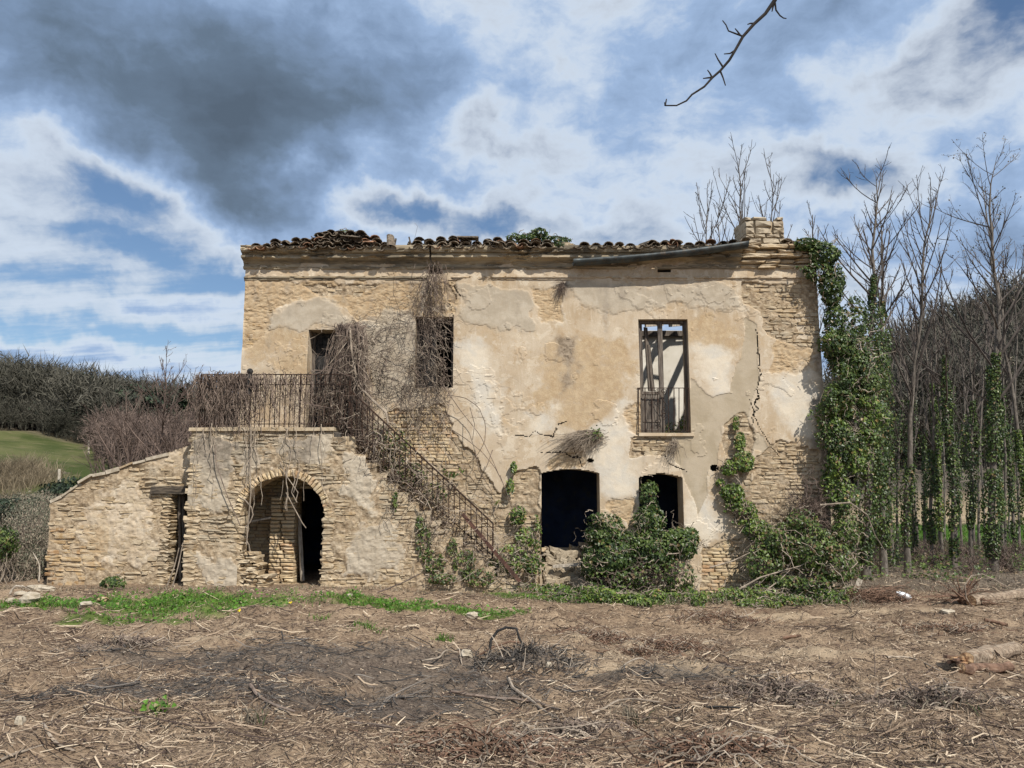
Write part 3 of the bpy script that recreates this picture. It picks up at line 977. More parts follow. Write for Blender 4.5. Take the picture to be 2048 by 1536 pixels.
for o in (DOOR, MIDW, RIGW, LDOOR, LWIN, CELL):
    rv = MB(); reveal(rv, o, 0.5); rv.part('reveal', M['wall'], house)
BACKY = 21.5
MB().box((HX0 + 0.004, FY + 0.02, -0.3), (HX0 + 0.5, BACKY, HTOP - 0.02)).part('side_wall', M['wall'], house)
MB().box((HX1 - 0.5, FY + 0.02, -0.3), (HX1 - 0.004, BACKY, HTOP - 0.02)).part('side_wall', M['wall'], house)
MB().box((HX0, BACKY, -0.3), (HX1, BACKY + 0.45, zat(600, FY))).part('outer_wall', M['wall'], house)
# inner skin of the front wall (so that no light leaks in): boxes round the openings
class Inner:
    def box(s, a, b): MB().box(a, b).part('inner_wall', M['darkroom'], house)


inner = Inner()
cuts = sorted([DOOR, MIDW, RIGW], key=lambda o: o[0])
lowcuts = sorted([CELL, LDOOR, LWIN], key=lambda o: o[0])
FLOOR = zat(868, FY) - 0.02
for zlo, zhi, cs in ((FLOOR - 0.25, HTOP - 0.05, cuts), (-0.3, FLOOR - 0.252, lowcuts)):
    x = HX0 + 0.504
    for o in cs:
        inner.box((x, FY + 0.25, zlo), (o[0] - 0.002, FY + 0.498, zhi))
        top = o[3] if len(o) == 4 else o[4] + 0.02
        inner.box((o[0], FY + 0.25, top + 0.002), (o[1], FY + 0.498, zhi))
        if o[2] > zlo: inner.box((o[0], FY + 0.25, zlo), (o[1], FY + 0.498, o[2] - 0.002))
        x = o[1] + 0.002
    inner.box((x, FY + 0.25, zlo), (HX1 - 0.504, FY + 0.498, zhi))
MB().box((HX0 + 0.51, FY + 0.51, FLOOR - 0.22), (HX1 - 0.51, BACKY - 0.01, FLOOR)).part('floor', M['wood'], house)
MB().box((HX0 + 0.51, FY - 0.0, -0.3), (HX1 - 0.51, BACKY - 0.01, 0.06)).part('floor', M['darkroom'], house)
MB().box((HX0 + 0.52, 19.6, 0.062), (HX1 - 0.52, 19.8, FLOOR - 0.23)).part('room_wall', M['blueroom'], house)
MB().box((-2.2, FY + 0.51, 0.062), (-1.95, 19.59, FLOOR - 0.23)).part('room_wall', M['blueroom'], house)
PX = xat(1235, 750, FY)
MB().box((PX - 0.12, FY + 0.51, FLOOR + 0.004), (PX + 0.12, BACKY - 0.02, HTOP - 0.5)).part('partition_wall', M['darkroom'], house)
MB().box((PX + 0.125, 19.45, FLOOR + 0.004), (HX1 - 0.51, 19.65, zat(661, 19.45))).part('room_wall', M['whiteroom'], house)
up = MB()
up.box((HX0 + 0.52, 20.2, FLOOR + 0.004), (PX - 0.13, 20.4, HTOP - 0.5))
up.part('room_wall', M['darkroom'], house)
MB().box((PX + 0.13, 19.38, zat(672, 19.4)), (HX1 - 0.52, 19.44, zat(662, 19.4))).part('wall_plate', M['wood'], house)

# roof: decking over the left rooms, bare rafters and laths over the right one
EAVE = HTOP + 0.12
roof = MB()
ridge_y, rise = 18.8, 0.20
def roof_z(y): return EAVE - 0.02 + (min(y, ridge_y) - FY) * rise - max(0, y - ridge_y) * rise
for y0_, y1_ in ((FY - 0.1, ridge_y), (ridge_y, BACKY + 0.4)):
    V = []
    for y in (y0_, y1_):
        for x in (HX0 + 0.02, PX - 0.05):
            V += [(x, y, roof_z(y)), (x, y, roof_z(y) - 0.08)]
    roof.raw(V, [(0, 2, 6, 4), (1, 5, 7, 3), (0, 4, 5, 1), (2, 3, 7, 6), (0, 1, 3, 2), (4, 6, 7, 5)])
roof_o = roof.part('roof', M['wood'], house)
for i, x in enumerate(np.linspace(PX + 0.35, HX1 - 0.5, 6)):
    if i == 2: continue
    b = MB(); tilt = RNG.uniform(-.15, .15)
    b.bar((x, FY + 0.1, EAVE - 0.1), (x + tilt, ridge_y + (0.6 if i % 2 else -0.5), roof_z(ridge_y) - 0.22), 0.11, 0.13)
    b.part('rafter', M['wood'], roof_o)
for i in range(9):
    y = FY + 0.5 + i * 0.36 + RNG.uniform(-.06, .06)
    xa = PX + RNG.uniform(0.2, 1.8); xb = xa + RNG.uniform(0.8, 2.2)
    b = MB(); b.bar((xa, y, roof_z(y) - 0.02 + RNG.uniform(-.1, .02)), (min(xb, HX1 - .3), y + RNG.uniform(-.2, .2), roof_z(y) - 0.02 + RNG.uniform(-.12, .02)), 0.07, 0.03)
    b.part('lath', M['wood'], roof_o)
for k, (xa, xb) in enumerate(((xat(1290, 650, 18.9), xat(1330, 650, 18.9)), (xat(1338, 650, 18.9), xat(1372, 650, 18.9)))):
    b = MB(); b.bar((xa, 18.9, zat(646, 18.9) - .02), (xb, 19.2, zat(640, 18.9)), 0.05, 0.16)
    b.part('lath', M['palewood'], roof_o)

# cornice: eroded moulding swept along the facade
def cornice(name, prof, x0, x1, seed, wear, mat):
    xs_ = np.linspace(x0, x1, int((x1 - x0) / 0.03))
    pr = np.array(prof)
    # densify the profile
    t = np.linspace(0, len(pr) - 1, (len(pr) - 1) * 3 + 1)
    pj = np.interp(t, np.arange(len(pr)), pr[:, 0]); pz = np.interp(t, np.arange(len(pr)), pr[:, 1])
    X, T = np.meshgrid(xs_, np.arange(len(t)))
    J = pj[:, None] + 0 * X; Zz = pz[:, None] + 0 * X
    w = sst(fbm(X, Zz * 3, 1.4, 5, seed, 0.6), 0.12, 0.40)
    chip = sst(fbm(X, Zz * 5, 6, 3, seed + 5), 0.16, 0.34)
    J = np.where(J > 0.02, J * (1 - w * wear) - chip * 0.025, J)
    Zz = Zz + fbm(X, Zz, 3.0, 3, seed + 9) * 0.008 + fbm(X, Zz * 0, 0.35, 2, seed + 3) * 0.02
    V = np.stack([X, FY - J, Zz], -1)
    ny_, nx_ = X.shape
    idx = np.arange(nx_ * ny_).reshape(ny_, nx_)
    F = np.stack([idx[:-1, :-1], idx[:-1, 1:], idx[1:, 1:], idx[1:, :-1]], -1).reshape(-1, 4)
    at = {'ochre': w.ravel(), 'stain': (0.5 * sst(fbm(X, Zz * 4, 0.8, 4, seed + 21), -0.1, 0.3)).ravel()}
    return part(name, mesh_np(name, V.reshape(-1, 3), F, mat, at, smooth=False), house)


def prof(spec): return [(j, zat(py, FY) if False else z) for j, py, z in spec]


zc = lambda py: zat(py, FY)
XW = xat(1478, 520, FY)
# the mouldings are read on their own projecting planes
PR = [(0.0, zc(540)), (0.07, zc(539)), (0.085, zc(536)), (0.085, zc(534.5)), (0.05, zc(534)), (0.06, zc(529)), (0.11, zc(525)), (0.20, zc(522)), (0.25, zc(521)), (0.25, zc(517)), (0.19, zc(516.4)), (0.20, zc(512)), (0.27, zc(511)), (0.30, zc(507)), (0.31, zc(501)), (0.31, zc(499)), (0.0, zc(497))]
v1c = (VENT1[0] + VENT1[1]) / 2
cornice('cornice', PR, HX0 - 0.04, v1c - 0.12, 301, 0.35, M['cornice'])
cornice('cornice', PR, v1c - 0.08, XW, 311, 0.55, M['cornice'])
SP = [(0.0, zc(563)), (0.045, zc(561)), (0.05, zc(558)), (0.075, zc(557)), (0.075, zc(554)), (0.03, zc(553)), (0.0, zc(552))]
cornice('string_course', SP, HX0 - 0.02, VENT1[0] - 0.02, 321, 0.5, M['cornice'])
cornice('string_course', SP, VENT1[1] + 0.05, HX1 - 0.1, 331, 0.7, M['wall'])
# right end: the cornice has weathered to its single stone slabs
rc = np.random.default_rng(44)
recs = []
for (pya, pyb, pr_, ww) in ((539, 531, 0.12, (0.3, 0.9)), (530, 522, 0.14, (0.25, 0.6)), (521, 512, 0.24, (0.3, 0.7)), (511, 504, 0.20, (0.25, 0.55)), (503, 494, 0.27, (0.25, 0.6))):
    x = XW
    while x < HX1 - 0.05:
        w = min(rc.uniform(*ww), HX1 + .04 - x)
        za, zb_ = zc(pya), zc(pyb)
        p_ = pr_ + rc.uniform(-.06, .03)
        recs.append(((x + w / 2, FY - p_ + 0.2, (za + zb_) / 2), (w - 0.012, 0.4, zb_ - za - rc.uniform(.004, .02)), rc.uniform(-.012, .012)))
        x += w
lay('stone', recs, 'stone', wall)
MB().box((HX0, FY - 0.02, HTOP - 0.05), (HX1, FY + 0.5, EAVE - 0.03)).part('wall_top', M['stone'], house)

# ---- chimney
ch = part('chimney', MB().box((xat(1494, 460, 16.1), 16.06, HTOP), (xat(1566, 460, 16.1), 16.74, zat(442, 16.0))).mesh('chimney', M['stone']), house)
x0, x1 = xat(1490, 460, 16.0), xat(1569, 460, 16.0)
recs = []
z = zat(494, 16.0); zt = zat(433, 16.0); row = 0
while z < zt - 0.03:
    h = min(rc.uniform(0.085, 0.16), zt - z)
    for ys, fr in ((16.0, 1),):
        x = x0
        while x < x1 - 0.03:
            w = min(rc.uniform(0.16, 0.42), x1 - x)
            if not (z > zt - 0.14 and 0.5 < (x + w / 2 - x0) / (x1 - x0) < 0.82):
                recs.append(((x + w / 2, 16.0 + 0.2 + rc.uniform(-.004, .014), z + h / 2), (w - 0.006, 0.42, h - 0.006), rc.uniform(-.008, .008)))
                recs.append(((x + w / 2, 16.6 + rc.uniform(-.02, .02), z + h / 2), (w - 0.008, 0.38, h - 0.008), rc.uniform(-.02, .02)))
            x += w
    z += h
lay('stone', recs, 'block', ch)

# ---- gutter
def gutter(a, b_, r, name):
    a, b_ = np.array(a), np.array(b_)
    n, k = 24, 9
    V, Q = [], []
    for i in range(n):
        t = i / (n - 1)
        c = a + (b_ - a) * t + np.array((0, 0, -0.05 * math.sin(t * math.pi)))
        for s_, rr in ((1, r), (-1, r * 0.9)):
            for j in range(k):
                an = math.pi * (j / (k - 1))
                an = an if s_ == 1 else math.pi - an
                rr2 = rr * (1.06 if i in (7, 17) else 1)
                V.append(c + np.array((0, -math.cos(an) * rr2, -math.sin(an) * rr2)))
    m_ = 2 * k
    for i in range(n - 1):
        for j in range(m_):
            Q.append((i * m_ + j, i * m_ + (j + 1) % m_, (i + 1) * m_ + (j + 1) % m_, (i + 1) * m_ + j))
    for e in (0, n - 1):
        for j in range(k - 1):
            Q.append((e * m_ + j, e * m_ + j + 1, e * m_ + m_ - 2 - j, e * m_ + m_ - 1 - j))
    return MB().raw(V, Q).part(name, M['zinc'], house, smooth=True)


gutter(P(1146, 521, 15.72), P(1495, 485, 15.58), 0.12, 'gutter')

# ---- roof tiles, each a curved shell
def tile_mesh(cover, mat, seed):
    r = np.random.default_rng(seed)
    n = 6
    V, Q = [], []
    for (y, rr) in ((0.0, 0.105 if cover else 0.085), (0.44, 0.085 if cover else 0.105)):
        for rad in (rr, rr - 0.016):
            for j in range(n):
                an = math.pi * (0.06 + 0.88 * j / (n - 1))
                z = math.sin(an) * rad * 0.82
                V.append((math.cos(an) * rad, y + r.uniform(-.006, .006), z if cover else -z + 0.07))
    o_ = lambda e, s_, j: (e * 2 + s_) * n + j
    for j in range(n - 1):
        Q += [(o_(0, 0, j), o_(0, 0, j + 1), o_(1, 0, j + 1), o_(1, 0, j)), (o_(0, 1, j + 1), o_(0, 1, j), o_(1, 1, j), o_(1, 1, j + 1)),
              (o_(0, 0, j + 1), o_(0, 0, j), o_(0, 1, j), o_(0, 1, j + 1)), (o_(1, 0, j), o_(1, 0, j + 1), o_(1, 1, j + 1), o_(1, 1, j))]
    for j in (0, n - 1):
        Q.append((o_(0, 0, j), o_(1, 0, j), o_(1, 1, j), o_(0, 1, j)))
    return mesh_np('roof_tile', V, np.array(Q), mat)


COV = [tile_mesh(True, M['tile'], i) for i in range(3)] + [tile_mesh(True, M['tile_red'], 9)]
PAN = [tile_mesh(False, M['tile'], i + 20) for i in range(3)] + [tile_mesh(False, M['tile_red'], 29)]
rt = np.random.default_rng(15)


def tile(px, py, Yt, cover, rot=(0.12, 0, 0), j=0.02):
    me = (COV if cover else PAN)[rt.choice([0, 1, 2, 0, 1, 2, 0, 1, 2, 0, 1, 3])]
    p = P(px, py, Yt)
    link('roof_tile', me, roof_o, (p[0] + rt.uniform(-j, j), p[1] + rt.uniform(-.03, .03), p[2] + rt.uniform(-j, j)),
         (rot[0] + rt.uniform(-.08, .08), rot[1] + rt.uniform(-.16, .16), rot[2] + rt.uniform(-.16, .16)), (1.08, 1, rt.uniform(.85, 1.1)))


TY = 15.64
def run(pa, pb, ya, yb, layers, pitch=19.5):
    n = int((pb - pa) / pitch)
    for i in range(n + 1):
        t = i / max(n, 1)
        px, py = pa + (pb - pa) * t, ya + (yb - ya) * t + 2.5 * math.sin(i * 1.7)
        for k in range(layers):
            dy = 0.10 * k
            tile(px, py - 6.0 * k, TY + dy, False)
            tile(px + pitch / 2, py - 5 - 6.0 * k, TY + dy, True)


run(502, 600, 498, 495, 1); run(540, 640, 491, 487, 1); run(606, 762, 497, 499, 2)
run(628, 742, 485, 486, 2); run(644, 712, 474, 475, 1); run(650, 690, 469, 472, 1)
run(760, 772, 500, 500, 1)
tile(782, 497, TY, True, (0.9, 0.3, 0.6)); tile(722, 482, TY, True, (0.2, 0.1, 1.3)); tile(748, 491, TY, True, (0.1, 0, 1.2))
run(826, 920, 498, 496, 3); run(920, 1010, 496, 496, 2); run(990, 1084, 497, 496, 2)
tile(955, 480, TY, True, (0.1, 0.0, 1.45)); tile(1075, 487, TY, True, (0.1, 2.6, .2)); tile(1000, 492, TY - .1, True, (0.5, 0.5, 0.9)); tile(930, 484, TY, True, (0.5, 0.7, 0.2))
run(1158, 1300, 497, 498, 1, 21); run(1295, 1345, 493, 491, 1, 20)
run(1345, 1480, 496, 490, 1, 21); tile(1300, 489, TY, True, (0.2, -0.5, 0.2)); tile(1330, 486, TY, True); tile(1346, 489, TY, True, (0.1, 0.8, 0.1))
for px, py in ((1578, 484), (1588, 489), (1598, 494), (1583, 492), (1592, 498)): tile(px, py, 15.8, px % 2 == 0, (0.1, 0.35, 0.1))
for (xa, ya, xb, yb) in ((788, 498, 792, 477), (822, 490, 818, 474), (496, 507, 492, 490)):
    b = MB(); b.bar(P(xa, ya, 15.8), P(xb, yb, 15.8), 0.035, 0.03); b.part('broken_lath', M['lintel'], roof_o)
# low wall stub between the tile runs
recs = []
for i in range(16):
    px = 1088 + rc.uniform(0, 62); py = 497 - rc.uniform(0, 15) * (1 - abs(px - 1115) / 45)
    p = P(px, py, 15.95); recs.append(((p[0], p[1] + rc.uniform(0, .2), p[2]), (rc.uniform(.12, .3), .25, rc.uniform(.06, .1)), rc.uniform(-.1, .1)))
lay('stone', recs, 'stone', wall)

# ---- right window: frame, post, torn left leaf, iron guard
win = part('window', MB().box((RIGW[0] + .057, FY + .105, RIGW[3] - 0.06), (RIGW[1] - .047, FY + .195, RIGW[3] - .004)).mesh('window', M['wood']), house)
for xa, xb in ((RIGW[0] + .002, RIGW[0] + .055), (RIGW[1] - .045, RIGW[1] - .002)):
    MB().box((xa, FY + .10, RIGW[2] + .01), (xb, FY + .2, RIGW[3] - .002)).part('jamb', M['wood'], win)
xm0, xm1 = xat(1318, 750, FY + .1), xat(1327, 750, FY + .1)
MB().box((xm0, FY + .09, RIGW[2] + .01), (xm1, FY + .16, RIGW[3] - .062)).part('mullion', M['wood'], win)
zs0 = zat(783, FY + .1)
MB().box((RIGW[0] + .06, FY + .10, zs0 - .06), (xm0 - .004, FY + .15, zs0)).part('rail', M['wood'], win)
MB().box((RIGW[0] + .06, FY + .10, RIGW[2] + .02), (xm0 - .004, FY + .15, RIGW[2] + .10)).part('rail', M['wood'], win)
MB().box((RIGW[0] + .06, FY + .10, zat(843, FY)), (xm0 - .004, FY + .146, zat(838, FY))).part('rail', M['wood'], win)
for i in range(7):
    xa = RIGW[0] + .062 + i * (xm0 - RIGW[0] - .07) / 7
    MB().box((xa, FY + .112 + .006 * (i % 2), RIGW[2] + .103), (xa + (xm0 - RIGW[0] - .07) / 7 - .008, FY + .135, zs0 - .063)).part('board', M['wood'], win)
for k, (pa, pb) in enumerate((((1291, 655), (1300, 782)), ((1297, 690), (1306, 782)))):
    MB().bar(P(*pa, FY + .28), P(*pb, FY + .22), 0.10, 0.03).part('shutter_board', M['wood'], win)
MB().bar((RIGW[0] + .075, FY + .16, zs0), (RIGW[0] + .075, FY + .16, RIGW[3] - .07), 0.05, 0.05).part('stile', M['wood'], win)
guard = part('window_guard', MB().bar(P(1275, 776, FY - .06), P(1379, 776, FY - .06), 0.022, 0.014).mesh('window_guard', M['iron']), house)
MB().bar(P(1275, 862, FY - .06), P(1379, 862, FY - .06), 0.022, 0.014).part('rail', M['iron'], guard)
for px in (1277, 1290, 1304, 1316, 1337, 1348, 1358, 1368, 1377):
    MB().bar(P(px, 776, FY - .06), P(px, 864, FY - .06), 0.017).part('bar', M['iron'], guard)


def spiral(cx, cy, r, turns, ph, sgn=1):
    t = np.linspace(0, 1, 26)
    a = ph + sgn * t * turns * 2 * math.pi
    rr = r * (1 - 0.8 * t)
    c = P(cx, cy, FY - .06)
    return np.stack([c[0] + rr * np.cos(a), np.full(26, FY - .06), c[2] + rr * np.sin(a)], -1)


for (cx, cy, r, t, ph, sg) in ((1327, 783, .07, 1.4, -1.6, 1), (1327, 822, .075, 1.4, 1.6, -1), (1327, 832, .07, 1.4, -1.6, 1), (1314, 783, .05, 1.3, -1.5, -1)):
    MB().tubes(spiral(cx, cy, r, t, ph, sg), 0.007, 4).part('scroll', M['iron'], guard)
MB().tubes(np.stack([P(1320, 790, FY - .06), P(1327, 802, FY - .06), P(1334, 812, FY - .06)]), 0.007, 4).part('scroll', M['iron'], guard)
MB().box((RIGW[0] - .05, FY - .075, RIGW[2] - .07), (RIGW[1] + .05, FY + .3, RIGW[2] - .004), 0.008).part('sill', M['wall'], house)

# ---- middle window and upper door: old joinery, boards coloured black for the shade inside
mw = part('window', MB().box((MIDW[0] + .062, FY + .18, MIDW[3] - .06), (MIDW[1] - .062, FY + .27, MIDW[3] - .004)).mesh('window', M['wood']), house)
for xa, xb in ((MIDW[0] + .002, MIDW[0] + .06), (MIDW[1] - .06, MIDW[1] - .002)):
    MB().box((xa, FY + .18, MIDW[2] + .01), (xb, FY + .27, MIDW[3] - .002)).part('jamb', M['wood'], mw)
for i in range(3):
    w = 0.115
    MB().box((MIDW[0] + .065 + i * (w + .006), FY + .21, MIDW[2] + .02), (MIDW[0] + .065 + i * (w + .006) + w, FY + .235, MIDW[3] - .075)).part('board', M['char_shade'], mw)
dr = part('door', MB().box((DOOR[0] + .002, FY + .3, DOOR[2]), (DOOR[0] + .07, FY + .38, DOOR[3] - .002)).mesh('door', M['wood']), house)
MB().box((DOOR[1] - .07, FY + .3, DOOR[2]), (DOOR[1] - .002, FY + .38, DOOR[3] - .002)).part('jamb', M['wood'], dr)
for i in range(5):
    w = (DOOR[1] - DOOR[0] - .15) / 5
    MB().box((DOOR[0] + .073 + i * w, FY + .33 + .005 * (i % 2), DOOR[2] + .01), (DOOR[0] + .073 + (i + 1) * w - .006, FY + .36, DOOR[3] - .02)).part('board', M['char_shade'], dr)


# ------------------------------------------------------------------ outside staircase on its arched block
SY = 14.8
SX0 = xat(376, 1000, SY)
stair = thing('outside_staircase', 'rubble stone staircase block with arched cellar opening and rusty railing, left of the farmhouse', 'staircase', (xat(600, 1100, SY), SY, 0.2))
AX, AR = xat(567, 1000, SY), 0.80
AZ = zat(953, SY) - AR
SXR = xat(1012, 1165, SY)
SXT = xat(668, 880, SY)
STOP = zat(872, SY)
SBOT = zat(1172, SY)
NST = 16
RUN, RISE = (SXR - SXT) / NST, (STOP - SBOT) / NST
rs = np.random.default_rng(88)
dmg = rs.uniform(-.04, .02, NST + 1)


def stair_top(x):
    i = np.clip(np.floor((x - SXT) / RUN), 0, NST).astype(int)
    return np.where(x < SXT, LAND_Z - 0.07, STOP - i * RISE + dmg[np.clip(i, 0, NST)])


def arch_open(x, z):
    return ((np.hypot(x - AX, z - AZ) < AR) & (z >= AZ)) | ((z < AZ) & (x > AX - AR + 0.02 * np.sin(z * 9)) & (x < AX + AR - 0.03 * (AZ - z)))


s_plain = Field(SY, [
    [(383, 872), (440, 868), (470, 905), (478, 960), (462, 1000), (440, 1030), (380, 1010)],
    [(560, 872), (664, 862), (658, 930), (570, 928), (545, 900)],
    [(690, 915), (735, 915), (760, 960), (750, 1030), (700, 990)],
    [(520, 1200), (420, 1200), (400, 1120), (470, 1130)],
    [(700, 1060), (790, 1050), (800, 1150), (680, 1160)],
    [(455, 905), (520, 880), (540, 930), (480, 955)]], 0.15, 3.4, 101)
s_moss = Field(SY, [[(440, 860), (560, 860), (545, 915), (450, 915)], [(380, 870), (440, 870), (450, 940), (390, 960)], [(565, 870), (640, 870), (640, 925), (570, 925)]], 0.2, 2.0, 111)


def st_height(X, Z):
    p = s_plain.soft(X, Z, 0.10)
    smear = fbm(X, Z, 2.2, 5, 121, 0.6) * 0.055 - .004
    return 0.006 + smear * (1 - .75 * p) + p * (0.022 + fbm(X, Z, 5, 3, 131) * 0.008) + fbm(X, Z, 13, 3, 141) * 0.022


def st_attrs(X, Z):
    p = s_plain.soft(X, Z, 0.12)
    return {'bare': 1 - p, 'grey': p * 0.95, 'stain': s_moss.soft(X, Z, 0.25) * 0.85}


sx = axis_with(SX0, SXR, 0.024, [])
szv = axis_with(-0.1, LAND_Z - 0.07, 0.022, [])
swall = panel('wall', stair, SY, sx, szv, lambda x, z: (z < stair_top(x)) & ~arch_open(x, z), st_height, st_attrs)
ring_ok = lambda x, z: np.hypot(x - AX, z - AZ) > np.where(z > AZ - 0.1, AR + 0.20, 0)


def st_ok(x, z):
    return (z < stair_top(x + .12) - .05) & (z < stair_top(x - .1) - .05) & ~arch_open(x, z) & ~arch_open(x + .08, z) & ~arch_open(x - .08, z) & ring_ok(x, z) & (x > SX0 + .06)


recs = courses(lambda x, z: st_ok(x, z) & ~s_plain(x, z), (SX0, SXR, 0.1, LAND_Z), SY, (0.048, 0.092), (0.08, 0.32), (0.002, 0.030), 201, 0.07, gap=.007, skip=.08)
recs += courses(lambda x, z: st_ok(x, z) & s_plain(x, z), (SX0, SXR, 0.1, LAND_Z), SY, (0.06, 0.10), (0.14, 0.32), (0.015, 0.035), 202, 0.04, skip=0.72)
# quoins at the left corner and the arch jambs
z = 0.15
while z < LAND_Z - .2:
    h = rs.uniform(.08, .14)
    recs.append(((SX0 + .1, SY + .10, z + h / 2), (rs.uniform(.2, .34), .26, h - .012), 0))
    if z < AZ + .1:
        recs.append(((AX + AR + .08, SY + .10, z + h / 2), (rs.uniform(.2, .3), .25, h - .012), 0))
        recs.append(((AX - AR - .06, SY + .12, z + h / 2), (rs.uniform(.16, .26), .25, h - .012), 0))
    z += h
top = [r for r in recs if s_moss(np.array([r[0][0]]), np.array([r[0][2]]))[0] or r[0][2] > zat(905, SY)]
lay('stone', top, 'grey', swall, 100)
ids = {id(r) for r in top}
lay('stone', [r for r in recs if id(r) not in ids], 'stone', swall, 200)
# ring of the arch, brick by brick
ring = part('arch', MB().box((AX - .02, SY + .26, AZ + AR + .03), (AX + .02, SY + .3, AZ + AR + .06)).mesh('arch', M['stone']), stair)
nb = 34
recs = []
for i in range(nb):
    a = R(2) + (R(172) - R(2)) * i / (nb - 1) + rs.uniform(-.006, .006)
    rr = AR + 0.075 + rs.uniform(-.008, .008)
    recs.append(((AX + math.cos(a) * rr, SY + .10 + rs.uniform(-.012, .012), AZ + math.sin(a) * rr), (0.066, 0.28, 0.155 + rs.uniform(-.02, .02)), math.pi / 2 - a))
lay('brick', recs, 'brick', ring)
# soffit and jambs of the arch
V, Q = [], []
outl = [(AX + AR - .03 * AZ, 0.1)] + [(AX + AR * math.cos(a), AZ + AR * math.sin(a)) for a in np.linspace(0, math.pi, 25)] + [(AX - AR, 0.1)]
for (a, c) in outl: V += [(a, SY - .0, c), (a, SY + .42, c)]
for i in range(len(outl) - 1): Q.append((2 * i, 2 * i + 1, 2 * i + 3, 2 * i + 2))
b = MB(); b.raw(V, Q)
part('arch_soffit', b.mesh('arch_soffit', M['wall'], attrs={'bare': np.ones(len(V))}), stair)
# left side wall, inner walls, landing
MB().box((SX0 + .006, SY + .03, -.2), (SX0 + .3, FY - .06, LAND_Z - .075)).part('side_wall', M['stone'], stair)
MB().box((AX + AR + .25, SY + .1, -.2), (AX + AR + .5, FY - .06, LAND_Z - .16)).part('inner_wall', M['stone'], stair)
b = MB()
b.box((SX0 + .31, SY + .05, AZ + AR + .28), (AX + AR + .24, FY - .06, LAND_Z - .08))
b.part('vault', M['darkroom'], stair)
b = MB()
zl = LAND_Z
xe = xat(668, 858, SY)
for i in range(5):
    xa, xb = SX0 - .04 + i * (xe - SX0 + .06) / 5, SX0 - .04 + (i + 1) * (xe - SX0 + .06) / 5
    MB().box((xa + .004, SY - .06 + rs.uniform(-.01, .015), zl - .068), (xb - .004, FY - .05, zl + rs.uniform(-.012, .006)), .006).part('landing_slab', M['stone'], stair)
for i in range(NST + 1):
    xa = SXT + i * RUN
    zt = STOP - i * RISE + dmg[i]
    if zt < 0.12: break
    MB().box((xa - .01, SY + .012, -.15), (xa + RUN - .014, FY - .07, zt - .05), .004).part('riser', M['stone'], stair)
    MB().box((xa - .03 + rs.uniform(-.02, .02), SY - .015 + rs.uniform(0, .05), zt - .048), (xa + RUN + .012, FY - .08, zt + rs.uniform(-.01, .01)), .012).part('step', M['stone'], stair)

# inside the arch: brick pier, broken low wall, shelf plank, pale pole
recs = []
z = 0.2
pa, pb = xat(538, 1080, FY - .35), xat(590, 1080, FY - .35)
r_ = 0
while z < zat(1000, FY - .35):
    h = rs.uniform(.068, .085)
    w1 = rs.uniform(.2, .32)
    recs.append(((pa + w1 / 2, FY - .2, z + h / 2), (w1 - .01, .32, h - .01), rs.uniform(-.01, .01)))
    recs.append(((pa + w1 + (pb - pa - w1) / 2, FY - .2, z + h / 2), (pb - pa - w1 - .01, .32, h - .01), rs.uniform(-.01, .01)))
    z += h
pier = part('pier', MB().box((pa + .02, FY - .2, .1), (pb - .02, FY - .08, z)).mesh('pier', M['stone']), stair)
lay('brick', recs, 'brick', pier)
recs = []
z = 0.2; k = 0
while z < zat(1106, SY + .2):
    h = rs.uniform(.055, .085)
    span = xat(532, 1160, SY + .2) - (AX - AR) - (z - .2) * .42
    x = AX - AR - .05
    while x < AX - AR + span:
        w = rs.uniform(.12, .26)
        recs.append(((x + w / 2, SY + .2 + rs.uniform(-.04, .04), z + h / 2), (w - .008, .4, h - .006), rs.uniform(-.05, .05)))
        x += w
    z += h
lay('stone', recs, 'stone', swall)
MB().bar(P(497, 1043, FY - .5), P(541, 1035, FY - .3), .16, .035).part('shelf', M['palewood'], stair)
pole = link('pole', MB().bar(P(605, 1162, FY - .25), P(598, 1030, FY - .12), .06, .05).mesh('pole', M['palewood']))
tag(pole, 'pale wooden pole leaning upright in the dark doorway inside the arch', 'pole')

# railing
RY = SY + 0.05
zt_, zm_, zb_ = zat(749, RY), zat(769, RY), zat(848, RY)
xL, xR_ = xat(401, 800, RY), xat(700, 800, RY)
rail_o = None
for zz, w in ((zt_, .04), (zm_, .022), (zb_, .022)):
    b = MB().bar((xL, RY, zz), (xR_, RY, zz), w, .016)
    if rail_o is None: rail_o = b.part('railing', M['iron'], stair)
    else: b.part('rail', M['iron'], rail_o)
    MB().bar((xL, RY, zz + .001), (xL, FY - .05, zz + .001), w, .016).part('rail', M['iron'], rail_o)
for i, x in enumerate(np.linspace(xL, xR_, 31)):
    MB().bar((x + rs.uniform(-.008, .008), RY, LAND_Z - .02), (x + rs.uniform(-.01, .01), RY, zt_), .028 if i % 10 == 0 else .014).part('baluster', M['iron'], rail_o)
for y in np.linspace(RY + .12, FY - .1, 9):
    MB().bar((xL, y, LAND_Z - .02), (xL, y, zt_), .014).part('baluster', M['iron'], rail_o)
